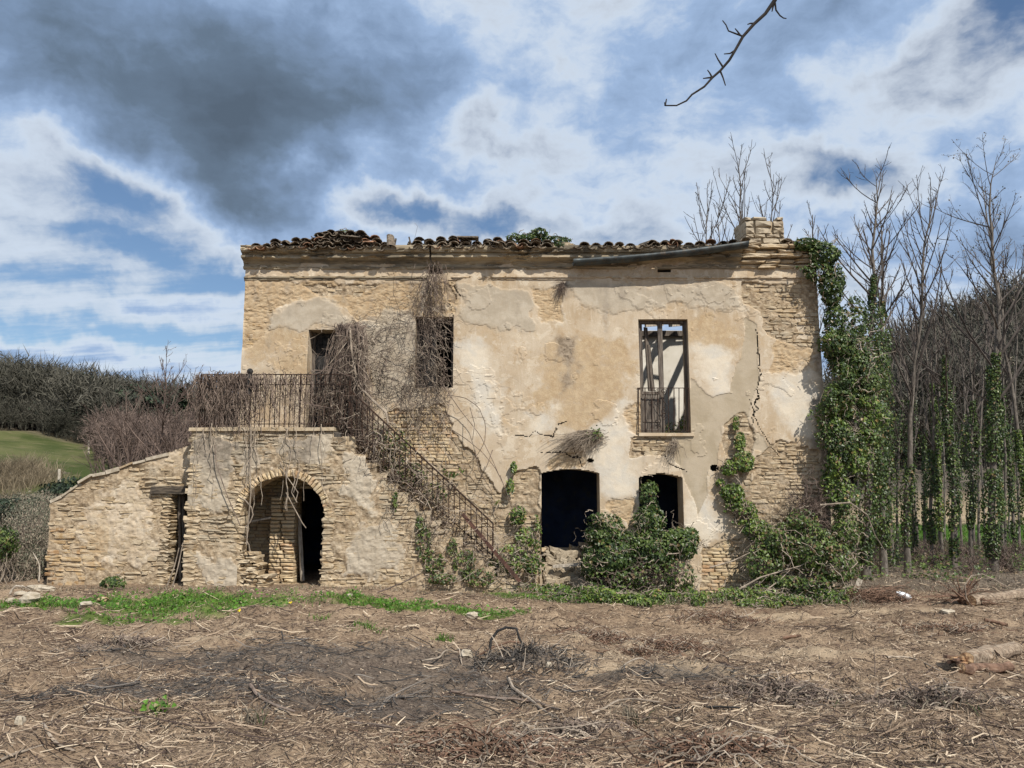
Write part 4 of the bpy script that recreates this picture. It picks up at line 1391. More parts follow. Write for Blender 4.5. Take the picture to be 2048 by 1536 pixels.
# sloping flight
A0, A1 = P(703, 783, RY), P(986, 1047, RY)
B0, B1 = P(703, 868, RY), P(986, 1112, RY)
sr_o = MB().bar(A0, A1, .05, .03).part('railing', M['iron'], stair)
MB().bar(A0 + (B0 - A0) * .16, A1 + (B1 - A1) * .16, .022, .014).part('rail', M['iron'], sr_o)
MB().bar(B0, B1, .026, .014).part('rail', M['iron'], sr_o)
for t in np.linspace(0, 1, 27):
    p, q = A0 + (A1 - A0) * t, B0 + (B1 - B0) * t
    MB().bar(p, (q[0] + rs.uniform(-.01, .01), q[1], q[2] - .05), .03 if t in (0, 1) else .018).part('baluster', M['iron'], sr_o)
MB().bar(P(925, 1028, SY - .03), P(1040, 1163, SY - .03), .06, .17, (0, 1, 0)).part('fallen_rail', M['rust'], stair)
# lamp bracket with round black globe on the railing
lamp = thing('lamp_fitting', 'small black round-headed lamp fitting on the landing railing', 'lamp', P(499, 775, RY - .05))
def ball(c, r, k=8, m_=10, sq=1.0):
    V, Q = [], []
    for i in range(k + 1):
        for j in range(m_):
            th, ph = math.pi * i / k, 2 * math.pi * j / m_
            V.append((c[0] + r * math.sin(th) * math.cos(ph), c[1] + r * math.sin(th) * math.sin(ph), c[2] + r * sq * math.cos(th)))
    for i in range(k):
        for j in range(m_):
            Q.append((i * m_ + j, i * m_ + (j + 1) % m_, (i + 1) * m_ + (j + 1) % m_, (i + 1) * m_ + j))
    return V, Q
V, Q = ball(P(500, 743, RY - .05), .062); MB().raw(V, Q).part('globe', M['char_shade'], lamp, smooth=True)
MB().tubes(np.stack([P(500, 745, RY - .05), P(498, 757, RY - .05), P(497, 790, RY - .04)]), np.array([.03, .075, .05]), 8).part('stem', M['char_shade'], lamp)

# ------------------------------------------------------------------ lean-to
LY = 15.15
shed = thing('lean_to_shed', 'low stone lean-to with sloping roofline and narrow doorway, at the far left of the house', 'shed', (xat(240, 1160, LY), LY, .25))
lpoly = pxpoly([(92, 1185), (95, 1100), (102, 1004), (123, 993), (158, 966), (186, 953), (292, 921), (386, 889), (380, 1000), (368, 1185)], LY)
LD = pxpoly([(339, 987), (379, 987), (379, 1190), (335, 1190)], LY)
l_plain = Field(LY, [[(195, 985), (270, 960), (300, 1000), (320, 1060), (300, 1120), (230, 1125), (150, 1075), (150, 1030)], [(280, 905), (385, 890), (380, 930), (300, 945)], [(215, 1080), (330, 1060), (330, 1130), (230, 1130)]], 0.15, 3.2, 151)
l_ochre = Field(LY, [[(170, 1060), (225, 1050), (215, 1110), (165, 1120)]], 0.1, 3, 161)


def l_height(X, Z):
    p = l_plain.soft(X, Z, .1)
    return 0.006 + fbm(X, Z, 2.2, 5, 171, .6) * .05 * (1 - .65 * p) + p * .010 + fbm(X, Z, 12, 3, 181) * .024


lx0, lx1 = xat(88, 1160, LY), xat(386, 889, LY)
lz1 = zat(886, LY)
lkeep = lambda x, z: (sdpoly(lpoly, x, z) > 0) & ~(sdpoly(LD, x, z) > 0)
lwall = panel('wall', shed, LY, axis_with(lx0, lx1, .024, []), axis_with(0.0, lz1, .022, []), lkeep, l_height,
              lambda X, Z: {'bare': 1 - l_plain.soft(X, Z, .14), 'grey': l_plain.soft(X, Z, .12) * .35, 'ochre': np.maximum(l_ochre.soft(X, Z, .16), .45 * l_plain.soft(X, Z, .3))})
l_ok = lambda x, z: (sdpoly(lpoly, x, z) > .05) & (sdpoly(LD, x, z) < -.07)
warm_z = lambda x, z: (x < xat(235, 1100, LY) + fbm(x, z, 2, 2, 5) * .6) & (z < zat(1050, LY))
recs = courses(lambda x, z: l_ok(x, z) & ~l_plain(x, z) & warm_z(x, z), (lx0, lx1, 0.12, lz1), LY, (.075, .14), (.14, .44), (.004, .032), 211, .06, skip=.05)
lay('stone', recs, 'warm', lwall)
recs = courses(lambda x, z: l_ok(x, z) & ~l_plain(x, z) & ~warm_z(x, z), (lx0, lx1, 0.12, lz1), LY, (.055, .105), (.10, .34), (.0, .03), 212, .06, skip=.08)
recs += courses(lambda x, z: l_ok(x, z) & l_plain(x, z), (lx0, lx1, 0.12, lz1), LY, (.07, .12), (.14, .32), (.008, .03), 213, .06, skip=.4)
z = .2
while z < zat(990, LY):                       # door jamb of brick ends
    h = rs.uniform(.065, .08)
    recs.append(((xat(330, 1080, LY), LY + .2, z + h / 2), (.2, .46, h - .012), 0)); z += h
lay('stone', recs, 'stone', lwall)
MB().box((xat(304, 979, LY), LY - .075, zat(987, LY)), (xat(375, 979, LY), LY + .35, zat(972, LY)), .012).part('lintel', M['lintel'], shed)
# broken board door standing in the opening
dd = part('door', MB().bar(P(361, 1165, LY + .2), P(359, 990, LY + .2), .05, .05, (0, 1, 0)).mesh('door', M['wood']), shed)
MB().bar(P(368, 1165, LY + .24), P(366, 992, LY + .24), .07, .03, (0, 1, 0)).part('board', M['wood'], dd)
# slabs along the sloping top, roof behind
pts = [(100, 1004), (124, 993), (158, 967), (186, 953), (240, 937), (292, 920), (340, 905), (388, 888)]
for (a, b2) in zip(pts[:-1], pts[1:]):
    n = max(1, int((b2[0] - a[0]) / 26))
    for i in range(n):
        t0, t1 = i / n, (i + .94) / n
        if rs.random() < .38: continue
        p = P(a[0] + (b2[0] - a[0]) * t0, a[1] + (b2[1] - a[1]) * t0, LY - .03); q = P(a[0] + (b2[0] - a[0]) * t1, a[1] + (b2[1] - a[1]) * t1 + rs.uniform(-4, 4), LY - .03)
        m_ = MB(); m_.bar((p[0], LY + .22, p[2] + rs.uniform(0, .02)), (q[0], LY + .22, q[2] + rs.uniform(0, .02)), .56 + rs.uniform(-.05, .05), rs.uniform(.035, .085))
        m_.part('coping_slab', M['stone'] if rs.random() < .6 else M['rubble'], shed)
V, Q = [], []
for a in pts:
    p = P(a[0], a[1], LY); V += [(p[0], LY + .5, p[2] - .02), (p[0], LY + 3.4, p[2] - .02)]
for i in range(len(pts) - 1): Q.append((2 * i, 2 * i + 2, 2 * i + 3, 2 * i + 1))
MB().raw(V, Q).part('roof', M['tile'], shed)
p0 = P(98, 1100, LY)
MB().box((p0[0] + .01, LY + .06, -.4), (p0[0] + .35, LY + 3.3, zat(1006, LY))).part('side_wall', M['stone'], shed)
MB().box((p0[0] + .36, LY + 3.2, -.4), (SX0, LY + 3.4, zat(960, LY))).part('side_wall', M['stone'], shed)


# ------------------------------------------------------------------ vegetation helpers
def leaf_mesh(name, C, N, size, mat, fold=0.25, aspect=0.85, rng=RNG, lobed=True):
    """one folded lobed leaf (two quads) at each centre, facing N"""
    K = len(C)
    C, N = np.asarray(C, float), np.asarray(N, float)
    N = N / (np.linalg.norm(N, axis=1, keepdims=True) + 1e-9)
    down = np.array((0, 0, -1.0)) + rng.normal(0, .55, (K, 3))
    T = down - N * np.sum(down * N, axis=1, keepdims=True)
    T /= np.linalg.norm(T, axis=1, keepdims=True) + 1e-9
    S = np.cross(T, N)
    if lobed: shp = [(0, -.25, 0), (0, .62, 0), (-.52, -.22, 1), (-.34, .22, 1), (.52, -.22, 1), (.34, .22, 1)]
    else: shp = [(0, -.5, 0), (0, .6, 0), (-.26, -.15, 1), (-.2, .25, 1), (.26, -.15, 1), (.2, .25, 1)]
    size = np.asarray(size)[:, None]
    V = np.empty((K, 6, 3))
    for i, (s_, t_, f_) in enumerate(shp):
        V[:, i] = C + size * (S * s_ * aspect + T * t_ + N * (fold * f_ * abs(s_)))
    b = np.arange(K)[:, None] * 6
    Q = np.concatenate([b + np.array([[0, 1, 3, 2]]), b + np.array([[0, 4, 5, 1]])])
    rn = np.repeat(rng.random(K), 6)
    return mesh_np(name, V.reshape(-1, 3), Q, mat, {'rnd': rn})


def blade_mesh(name, base, h, w, lean, mat, rng=RNG, bend=0.5):
    """tapering blades: two stacked pieces each"""
    K = len(base)
    a = rng.uniform(0, 2 * math.pi, K)
    s_ = np.stack([np.cos(a), np.sin(a), np.zeros(K)], -1) * np.asarray(w)[:, None] / 2
    up = np.stack([np.zeros(K), np.zeros(K), np.asarray(h)], -1)
    mid = base + up * .55 + np.asarray(lean) * .35
    tip = base + up * (1 - .25 * bend) + np.asarray(lean)
    V = np.stack([base - s_, base + s_, mid + s_ * .7, mid - s_ * .7, tip], 1)
    b = np.arange(K)[:, None] * 5
    return mesh_np(name, V.reshape(-1, 3), [b + np.array([[0, 1, 2, 3]]), b + np.array([[3, 2, 4]])], mat, {'rnd': np.repeat(rng.random(K), 5)})


def strands(starts, ends, n=10, curl=0.08, sag=0.0, r=(0.006, 0.003), rng=RNG, power=1.0, sides=3):
    """wandering thin stems from start to end"""
    starts, ends = np.asarray(starts, float), np.asarray(ends, float)
    K = len(starts)
    t = np.linspace(0, 1, n)
    th = t ** power
    P_ = np.empty((K, n, 3))
    P_[:, :, :2] = starts[:, None, :2] + (ends - starts)[:, None, :2] * th[None, :, None]
    P_[:, :, 2] = starts[:, None, 2] + (ends - starts)[:, None, 2] * (t ** (2 - power if power < 1 else 1))[None, :]
    wv = np.cumsum(rng.normal(0, 1, (K, n, 3)), axis=1)
    wv -= wv[:, :1] + (wv[:, -1:] - wv[:, :1]) * t[None, :, None] * 0.6
    L = np.linalg.norm(ends - starts, axis=1)[:, None, None]
    P_ += wv * curl * np.minimum(L, 1.0) / math.sqrt(n)
    P_[:, :, 2] -= sag * np.sin(t * math.pi)[None, :] * L[:, :, 0]
    rad = (r[0] + (r[1] - r[0]) * t)[None, :] * rng.uniform(.6, 1.5, (K, 1))
    return tube_np(P_, rad, sides)


def pxpts(arr, Y):
    return np.array([P(a, b, y) for (a, b), y in zip(arr, np.broadcast_to(Y, len(arr)))])


def along(pts, n, rng=RNG, spread=0):
    pts = np.asarray(pts, float)
    seg = np.linalg.norm(np.diff(pts, axis=0), axis=1)
    cs = np.concatenate(([0], np.cumsum(seg)))
    u = rng.uniform(0, cs[-1], n)
    return np.stack([np.interp(u, cs, pts[:, i]) for i in range(pts.shape[1])], -1) + rng.normal(0, spread, (n, pts.shape[1]))


rv_ = np.random.default_rng(321)

# ------------------------------------------------------------------ dead creepers
t = thing('dead_vine', 'thick curtain of dead brown vine hanging over the upper door', 'dead vine', P(690, 856, 15.2))
n = 520
st = pxpts(np.stack([rv_.normal(703, 13, n), rv_.normal(656, 5, n)], -1), rv_.uniform(15.5, 15.9, n))
ex = rv_.triangular(622, 690, 760, n)
ey = np.clip(rv_.normal(835, 48, n), 700, 892)
ex = 700 + (ex - 700) * np.clip((ey - 655) / 190, .3, 1.05)
en = pxpts(np.stack([ex, ey], -1), rv_.uniform(14.85, 15.5, n))
V, Q = strands(st, en, 12, .085, 0, (.008, .004), rv_, .62)
MB().raw(V, Q).part('stems', M['deadvine'], t)
n = 260
s2 = along([(700, 660), (720, 700), (700, 760), (660, 800), (700, 860)], n, rv_, 18)
e2 = s2 + np.stack([rv_.normal(0, 30, n), rv_.normal(35, 22, n)], -1)
V, Q = strands(pxpts(s2, rv_.uniform(14.8, 15.5, n)), pxpts(e2, rv_.uniform(14.8, 15.5, n)), 9, .35, 0, (.006, .003), rv_)
MB().raw(V, Q).part('tangled_stems', M['palevine'], t)
MB().tubes(np.stack([P(*p, 15.0) for p in ((745, 935), (748, 895), (762, 868), (776, 845), (772, 825), (745, 800), (715, 770), (703, 700), (700, 655))]), np.array([.032, .03, .03, .027, .025, .022, .02, .02, .018]), 6).part('trunk', M['palevine'], t)

t = thing('dead_vine', 'dead brown vine matted over the left half of the landing railing', 'dead vine', P(460, 855, 14.8))
n = 620
sx_ = np.concatenate([rv_.uniform(402, 625, 200), rv_.normal(455, 34, 420)])
st = pxpts(np.stack([np.clip(sx_, 398, 640), rv_.normal(751, 4, n)], -1), rv_.uniform(14.7, 14.95, n))
en = pxpts(np.stack([sx_ + rv_.normal(0, 14, n), np.clip(rv_.normal(825, 35, n), 765, 868)], -1), rv_.uniform(14.66, 14.95, n))
V, Q = strands(st, en, 9, .13, 0, (.006, .003), rv_); MB().raw(V, Q).part('stems', M['deadvine'], t)
n = 90
s2 = np.stack([rv_.uniform(405, 640, n), rv_.uniform(746, 850, n)], -1); e2 = s2 + np.stack([rv_.normal(0, 50, n), rv_.normal(0, 26, n)], -1)
V, Q = strands(pxpts(s2, rv_.uniform(14.68, 14.92, n)), pxpts(e2, rv_.uniform(14.68, 14.92, n)), 9, .3, 0, (.006, .003), rv_)
MB().raw(V, Q).part('tangled_stems', M['redtwig'], t)
n = 26
s2 = np.stack([rv_.choice([405, 430, 480, 497, 503, 510, 545, 575, 585, 640], n) + rv_.normal(0, 5, n), rv_.uniform(845, 860, n)], -1)
e2 = np.stack([s2[:, 0] + rv_.normal(-6, 10, n), rv_.uniform(900, 1030, n)], -1)
V, Q = strands(pxpts(s2, 14.7), pxpts(e2, 14.72), 12, .09, 0, (.006, .004), rv_); MB().raw(V, Q).part('hanging_stems', M['palevine'], t)
MB().tubes(np.stack([P(*p, 14.7) for p in ((502, 860), (500, 940), (502, 985), (497, 1040), (493, 1090))]), .012, 5).part('hanging_stems', M['palevine'], t)
MB().tubes(np.stack([P(*p, 14.68) for p in ((430, 890), (432, 925), (445, 965), (458, 1000), (480, 1050))]), .009, 5).part('hanging_stems', M['deadvine'], t)

t = thing('dead_vine', 'dry grey creeper covering the middle upstairs window', 'dead vine', P(870, 830, 15.85))
poly = pxpoly([(862, 550), (882, 550), (888, 600), (890, 700), (897, 760), (900, 845), (825, 850), (800, 800), (832, 700), (842, 640), (855, 600)], 15.85)
n = 430
bx = np.array([P(rv_.uniform(795, 915), rv_.uniform(545, 860), 15.85) for _ in range(n * 2)])
bx = bx[sdpoly(poly, bx[:, 0], bx[:, 2]) > 0][:n]; n = len(bx)
en = bx + np.stack([rv_.normal(0, .17, n), rv_.normal(0, .06, n), -np.abs(rv_.normal(.28, .22, n))], -1)
bx[:, 1] += rv_.uniform(-.25, .1, n)
V, Q = strands(bx[::2], en[::2], 9, .26, 0, (.005, .0025), rv_); MB().raw(V, Q).part('stems', M['deadvine'], t)
V, Q = strands(bx[1::2], en[1::2], 9, .26, 0, (.005, .0025), rv_); MB().raw(V, Q).part('pale_stems', M['palevine'], t)
n = 240
s2 = along([(870, 640), (800, 640), (745, 690), (745, 760), (800, 780), (850, 760)], n, rv_, 30)
e2 = s2 + np.stack([rv_.normal(-10, 60, n), rv_.normal(15, 45, n)], -1)
V, Q = strands(pxpts(s2, rv_.uniform(15.78, 15.93, n)), pxpts(e2, rv_.uniform(15.78, 15.93, n)), 11, .24, 0, (.0042, .0022), rv_)
MB().raw(V, Q).part('fine_stems', M['deadvine'], t)
n = 70
s2 = np.stack([rv_.normal(868, 10, n), rv_.uniform(520, 560, n)], -1); e2 = s2 + np.stack([rv_.normal(-5, 25, n), rv_.uniform(40, 140, n)], -1)
V, Q = strands(pxpts(s2, rv_.uniform(15.68, 15.9, n)), pxpts(e2, rv_.uniform(15.8, 15.93, n)), 10, .16, 0, (.0045, .0025), rv_)
MB().raw(V, Q).part('top_stems', M['deadvine'], t)

t = thing('dead_vine', 'tangle of dead vines and brambles burying the stone steps and sloping railing', 'dead vine', P(850, 1100, 14.9))
n = 900
c = along([(700, 800), (760, 880), (830, 960), (900, 1040), (960, 1110), (1010, 1150)], n, rv_, 0)
off = rv_.normal(0, 1, (n, 2))
s2 = c + off * np.array((20, 26)) + np.array((-14, 34))
e2 = s2 + np.stack([rv_.normal(6, 34, n), rv_.normal(22, 34, n)], -1)
e2[:, 1] = np.minimum(e2[:, 1], 1172)
V, Q = strands(pxpts(s2, rv_.uniform(14.75, 15.7, n)), pxpts(e2, rv_.uniform(14.7, 15.7, n)), 10, .30, -.05, (.0065, .003), rv_)
MB().raw(V, Q).part('stems', M['deadvine'], t)
n = 240
c = along([(760, 885), (840, 970), (900, 1060), (960, 1130), (1010, 1160)], n, rv_, 26)
e2 = c + np.stack([rv_.normal(15, 45, n), rv_.normal(15, 45, n)], -1); e2[:, 1] = np.minimum(e2[:, 1], 1175)
V, Q = strands(pxpts(c, rv_.uniform(14.6, 15.2, n)), pxpts(e2, rv_.uniform(14.6, 15.2, n)), 10, .34, -.08, (.007, .003), rv_)
MB().raw(V, Q).part('pale_stems', M['palevine'], t)

t = thing('dead_vine', 'long arching dead runners on the plaster right of the middle window', 'dead vine', P(950, 950, 15.7))
arcs = [[(895, 790), (930, 796), (958, 815), (972, 850), (970, 885), (955, 910), (940, 925)], [(880, 760), (920, 820), (960, 870), (985, 920), (1000, 955)], [(905, 860), (935, 880), (965, 905), (990, 935), (1005, 965)],
        [(900, 800), (895, 830), (905, 850)], [(940, 815), (950, 850), (945, 880)], [(950, 900), (958, 940), (985, 985)], [(985, 900), (975, 930), (960, 960)], [(1000, 950), (1015, 990), (1025, 1020)]]
b = MB()
for a in arcs:
    q = pxpts(np.array(a, float), 15.72)
    tt = np.linspace(0, len(a) - 1, 18)
    qq = np.stack([np.interp(tt, np.arange(len(a)), q[:, i]) for i in range(3)], -1)
    qq[:, 1] += np.sin(np.linspace(0, math.pi, 18)) * -.12
    b.tubes(qq, np.linspace(.008, .005, 18), 4)
b.part('stems', M['deadvine'], t)

t = thing('dead_vine', 'few pale vine stems dangling into the dark arch', 'dead vine', P(585, 1000, 14.72))
for a in ([(573, 930), (572, 960), (576, 990), (570, 1010), (571, 1018)], [(600, 938), (592, 970), (587, 985)], [(572, 985), (585, 1010), (596, 1030), (604, 1045), (612, 1056)], [(585, 940), (590, 960), (583, 985), (594, 1005)], [(560, 925), (575, 955), (596, 985), (592, 1000)]):
    MB().tubes(pxpts(np.array(a, float), 14.72), np.linspace(.010, .008, len(a)), 5).part('stem', M['palevine'], t)
for a in ([(480, 995), (490, 1000), (503, 1015), (506, 1030), (500, 1045), (490, 1055)], [(492, 1080), (498, 1090), (500, 1103)]):
    MB().tubes(pxpts(np.array(a, float), 14.75), .012, 5).part('stem', M['palevine'], t)

t = thing('dead_tuft', 'bleached drooping grass tuft growing out of the plaster between upper window and doorway', 'grass tuft', P(1190, 875, 15.93))
n = 340
bs = pxpts(np.stack([rv_.normal(1188, 10, n), rv_.normal(872, 6, n)], -1), rv_.uniform(15.85, 15.95, n))
en = pxpts(np.stack([rv_.normal(1150, 24, n), rv_.normal(893, 11, n)], -1), rv_.uniform(15.6, 15.9, n))
V, Q = strands(bs, en, 7, .10, -.12, (.005, .002), rv_); MB().raw(V, Q).part('stems', M['palevine'], t)
n = 60
C_ = pxpts(np.stack([rv_.normal(1192, 9, n), rv_.normal(868, 6, n)], -1), rv_.uniform(15.72, 15.9, n))
part('leaves', leaf_mesh('leaves', C_, rv_.normal(0, .6, (n, 3)) + np.array((0, -1, .4)), np.full(n, .05), M['bramble'], rng=rv_), t)
t = thing('dead_tuft', 'small grey dry tuft below the sill of the iron-guarded window', 'grass tuft', P(1350, 885, 15.93))
n = 90
bs = pxpts(np.stack([rv_.normal(1350, 4, n), rv_.normal(884, 4, n)], -1), 15.95); en = pxpts(np.stack([rv_.normal(1344, 10, n), rv_.normal(905, 12, n)], -1), rv_.uniform(15.75, 15.93, n))
V, Q = strands(bs, en, 6, .15, -.1, (.0045, .002), rv_); MB().raw(V, Q).part('stems', M['palevine'], t)
t = thing('dead_tuft', 'little dark dry tuft high on the plaster under the gutter end', 'grass tuft', P(1125, 570, 15.93))
n = 60
bs = pxpts(np.stack([rv_.normal(1125, 3, n), rv_.normal(566, 2, n)], -1), 15.95); en = pxpts(np.stack([rv_.normal(1122, 8, n), rv_.normal(585, 9, n)], -1), rv_.uniform(15.8, 15.93, n))
V, Q = strands(bs, en, 6, .15, 0, (.0045, .002), rv_); MB().raw(V, Q).part('stems', M['deadvine'], t)


# ------------------------------------------------------------------ living ivy
def ivy(label, blobs, base, mat='ivy', size=(.05, .095), per=900, stems=0.2, name='ivy', cat='ivy', seed=1, stem_mat='palevine'):
    """blobs: (px, py, rx, ry in metres, Y centre, depth radius, density)"""
    r = np.random.default_rng(seed)
    t_ = thing(name, label, cat, base)
    C_, N_, S_ = [], [], []
    st_, en_ = [], []
    for (px, py, rx, rz, Y, ry, dens) in blobs:
        c0 = P(px, py, Y)
        area = 4 * math.pi * (((rx * rz) ** 1.6 + (rx * ry) ** 1.6 + (rz * ry) ** 1.6) / 3) ** (1 / 1.6)
        n_ = int(area * per * dens * .5)
        dirs = r.normal(0, 1, (n_, 3)); dirs /= np.linalg.norm(dirs, axis=1, keepdims=True)
        dirs[:, 1] = -np.abs(dirs[:, 1]) * np.where(r.random(n_) < .8, 1, -1)
        rad = r.uniform(.62, 1.0, n_) ** .5
        lump = 1 + .55 * fbm(dirs[:, 0] * rx * 2.2 + px * .1 + dirs[:, 1], dirs[:, 2] * rz * 2.2 + py * .1, 1.3, 3, seed)
        p_ = c0 + dirs * np.array((rx, ry, rz)) * (rad * lump)[:, None]
        gap = fbm(p_[:, 0] * 1.0 + p_[:, 1], p_[:, 2], 2.6, 3, seed + 7)
        keep = gap > -.30 + .24 * r.random(n_) - .1
        p_, dd_ = p_[keep], dirs[keep]
        C_.append(p_); N_.append(dd_ / np.array((rx, ry, rz)) * min(rx, ry, rz) + r.normal(0, .45, p_.shape) + np.array((.15, -.35, .4)))
        S_.append(r.uniform(*size, len(p_)))
        k = int(n_ * stems * .25)
        if k:
            a = c0 + r.normal(0, .5, (k, 3)) * np.array((rx, ry, rz)); bq = a + r.normal(0, .45, (k, 3)) * np.array((rx, ry * .6, rz))
            st_.append(a); en_.append(bq)
    C_, N_, S_ = map(np.concatenate, (C_, N_, S_))
    part('leaves', leaf_mesh('leaves', C_, N_, S_, M[mat], rng=r), t_)
    if st_:
        V, Q = strands(np.concatenate(st_), np.concatenate(en_), 8, .25, -.03, (.008, .004), r)
        MB().raw(V, Q).part('stems', M[stem_mat], t_)
    return t_


W_ = FY
ivy('great sheet of ivy spilling over the right corner of the farmhouse from roof to ground', [
    (1612, 492, .32, .17, 15.9, .3, 1.2), (1650, 512, .34, .26, 15.8, .3, 1.2), (1636, 545, .34, .22, 15.72, .2, 1.1), (1662, 570, .27, .45, 15.8, .32, 1.2), (1668, 640, .24, .42, 15.85, .32, 1.1), (1690, 715, .40, .42, 15.85, .4, 1.1), (1665, 690, .25, .4, 15.85, .3, 1.0), (1600, 540, .2, .08, 15.72, .1, .8), (1710, 640, .22, .5, 16.6, .3, .6)],
    P(1660, 1180, 15.8), 'ivy', (.045, .085), 1500, seed=3)
rb_ = np.random.default_rng(77)
reg = [(1648, 690), (1690, 660), (1722, 700), (1758, 780), (1760, 850), (1728, 920), (1702, 960), (1692, 1050), (1680, 1110), (1662, 1040), (1650, 940), (1640, 880), (1646, 800)]
cl_ = []
while len(cl_) < 84:
    a_, b_ = rb_.uniform(1630, 1800), rb_.uniform(655, 1115)
    if sdpoly(reg, np.array([a_]), np.array([b_]))[0] > 0:
        s_ = rb_.uniform(.10, .25)
        thin = (.9 if b_ < 930 else .5) * (1 if a_ < 1735 else .6)
        cl_.append((a_, b_, s_ * rb_.uniform(.8, 1.3), s_ * rb_.uniform(1.0, 1.9), 15.85 - rb_.uniform(0, .35) * (1 if a_ < 1740 else .3) + (.25 if a_ > 1750 else 0), s_ * .9, thin * rb_.uniform(.6, 1.1)))
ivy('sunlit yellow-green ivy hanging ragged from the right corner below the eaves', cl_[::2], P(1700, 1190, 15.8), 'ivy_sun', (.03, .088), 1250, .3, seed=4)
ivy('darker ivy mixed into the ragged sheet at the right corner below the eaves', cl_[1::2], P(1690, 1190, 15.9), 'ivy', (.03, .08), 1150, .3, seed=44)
ivy('wide mound of ivy and brambles at the foot of the right corner', [
    (1560, 1090, .36, .42, 15.55, .4, .8), (1615, 1090, .48, .5, 15.45, .45, .9), (1670, 1120, .36, .45, 15.4, .45, .8), (1530, 1130, .4, .4, 15.5, .35, .8), (1600, 1040, .35, .25, 15.7, .25, .5), (1600, 1165, .6, .2, 15.3, .45, .7), (1690, 1060, .25, .4, 15.5, .35, .5)],
    P(1610, 1195, 15.4), 'bramble', (.04, .085), 1050, .5, seed=5)
ivy('dense round ivy bush between the two ground-floor openings', [
    (1215, 1060, .40, .35, 15.6, .35, 1.1), (1235, 1110, .5, .45, 15.5, .45, 1.1), (1295, 1040, .32, .32, 15.7, .3, 1.1), (1298, 990, .18, .28, 15.85, .16, 1.1), (1360, 1085, .38, .32, 15.6, .35, .95), (1185, 1120, .25, .4, 15.6, .3, 1.0), (1300, 1100, .45, .4, 15.5, .4, 1.0), (1380, 1075, .22, .25, 15.7, .2, .9)],
    P(1270, 1190, 15.5), 'ivy', (.042, .08), 1400, seed=6)
ivy('brownish lower growth of brambles under the round ivy bush', [
    (1280, 1150, .55, .3, 15.3, .35, .55), (1355, 1150, .36, .3, 15.35, .35, .5), (1220, 1160, .4, .25, 15.3, .3, .55)],
    P(1300, 1195, 15.2), 'bramble', (.04, .075), 700, 1.4, name='bramble', cat='bramble', seed=7, stem_mat='deadvine')
ivy('thin ivy strand climbing the bare bricks right of the window with iron guard', [
    (1472, 848, .06, .14, 15.9, .06, 1.2), (1480, 885, .11, .22, 15.88, .08, 1.2), (1488, 925, .20, .2, 15.86, .12, 1.2), (1458, 935, .2, .15, 15.86, .12, 1.2), (1465, 985, .27, .22, 15.85, .15, 1.1), (1482, 1025, .32, .24, 15.82, .2, 1.0), (1512, 1060, .32, .26, 15.75, .22, 1.0), (1440, 965, .1, .08, 15.88, .06, 1), (1540, 1085, .3, .3, 15.65, .25, .9)],
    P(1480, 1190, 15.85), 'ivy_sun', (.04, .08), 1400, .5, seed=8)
ivy('ivy strands climbing the bare stones left of the dark doorway', [
    (1028, 935, .07, .14, 15.88, .08, 1.1), (1020, 975, .08, .2, 15.86, .08, 1.0), (1035, 1030, .16, .22, 15.85, .1, 1.0), (1050, 1075, .2, .2, 15.82, .12, .9), (1075, 1070, .07, .35, 15.86, .08, 1), (1020, 1120, .3, .25, 15.75, .2, .7), (985, 1005, .16, .08, 15.86, .1, .8), (1065, 1130, .2, .25, 15.75, .15, .8)],
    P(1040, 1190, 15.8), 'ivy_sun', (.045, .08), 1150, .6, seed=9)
ivy('ivy clump on the staircase wall beside the lower steps', [
    (848, 1085, .14, .32, 14.76, .05, .8), (866, 1125, .18, .22, 14.75, .06, .7), (930, 1125, .2, .22, 14.76, .06, .7), (790, 1000, .05, .2, 14.76, .04, .8), (885, 1158, .3, .10, 14.70, .1, .6), (840, 1050, .07, .2, 14.76, .05, .9), (955, 1155, .25, .14, 14.74, .08, .7), (905, 1095, .1, .16, 14.76, .05, .6), (985, 1140, .16, .2, 14.9, .1, .6)],
    P(870, 1175, 14.7), 'bramble', (.035, .07), 1500, .9, seed=10)
ivy('green brambles growing through the upper steps behind the railing', [
    (790, 905, .32, .35, 15.3, .25, .65), (820, 950, .3, .3, 15.2, .25, .6), (870, 990, .25, .25, 15.2, .25, .45), (760, 870, .2, .2, 15.4, .2, .5), (905, 940, .22, .18, 15.75, .15, .5)],
    P(800, 960, 15.3), 'bramble', (.04, .075), 900, .5, name='bramble', cat='bramble', seed=11, stem_mat='deadvine')
ivy('ivy bush sprouting from the roof edge between the tile runs', [
    (1060, 478, .32, .13, 15.95, .2, 1.1), (1080, 468, .2, .12, 15.95, .2, 1.1), (1110, 482, .3, .08, 15.95, .2, .9), (1030, 476, .18, .08, 15.95, .15, .8), (1120, 490, .12, .06, 15.75, .08, .9)],
    P(1075, 495, 15.95), 'ivy', (.045, .08), 1300, .2, seed=12)
ivy('small green plant on top of the heap of roof tiles', [(695, 466, .22, .06, 16.0, .15, .8)], P(695, 470, 16.0), 'ivy', (.03, .05), 1400, .3, name='roof_plant', cat='plant', seed=13)
rb_ = np.random.default_rng(78)
gi = []
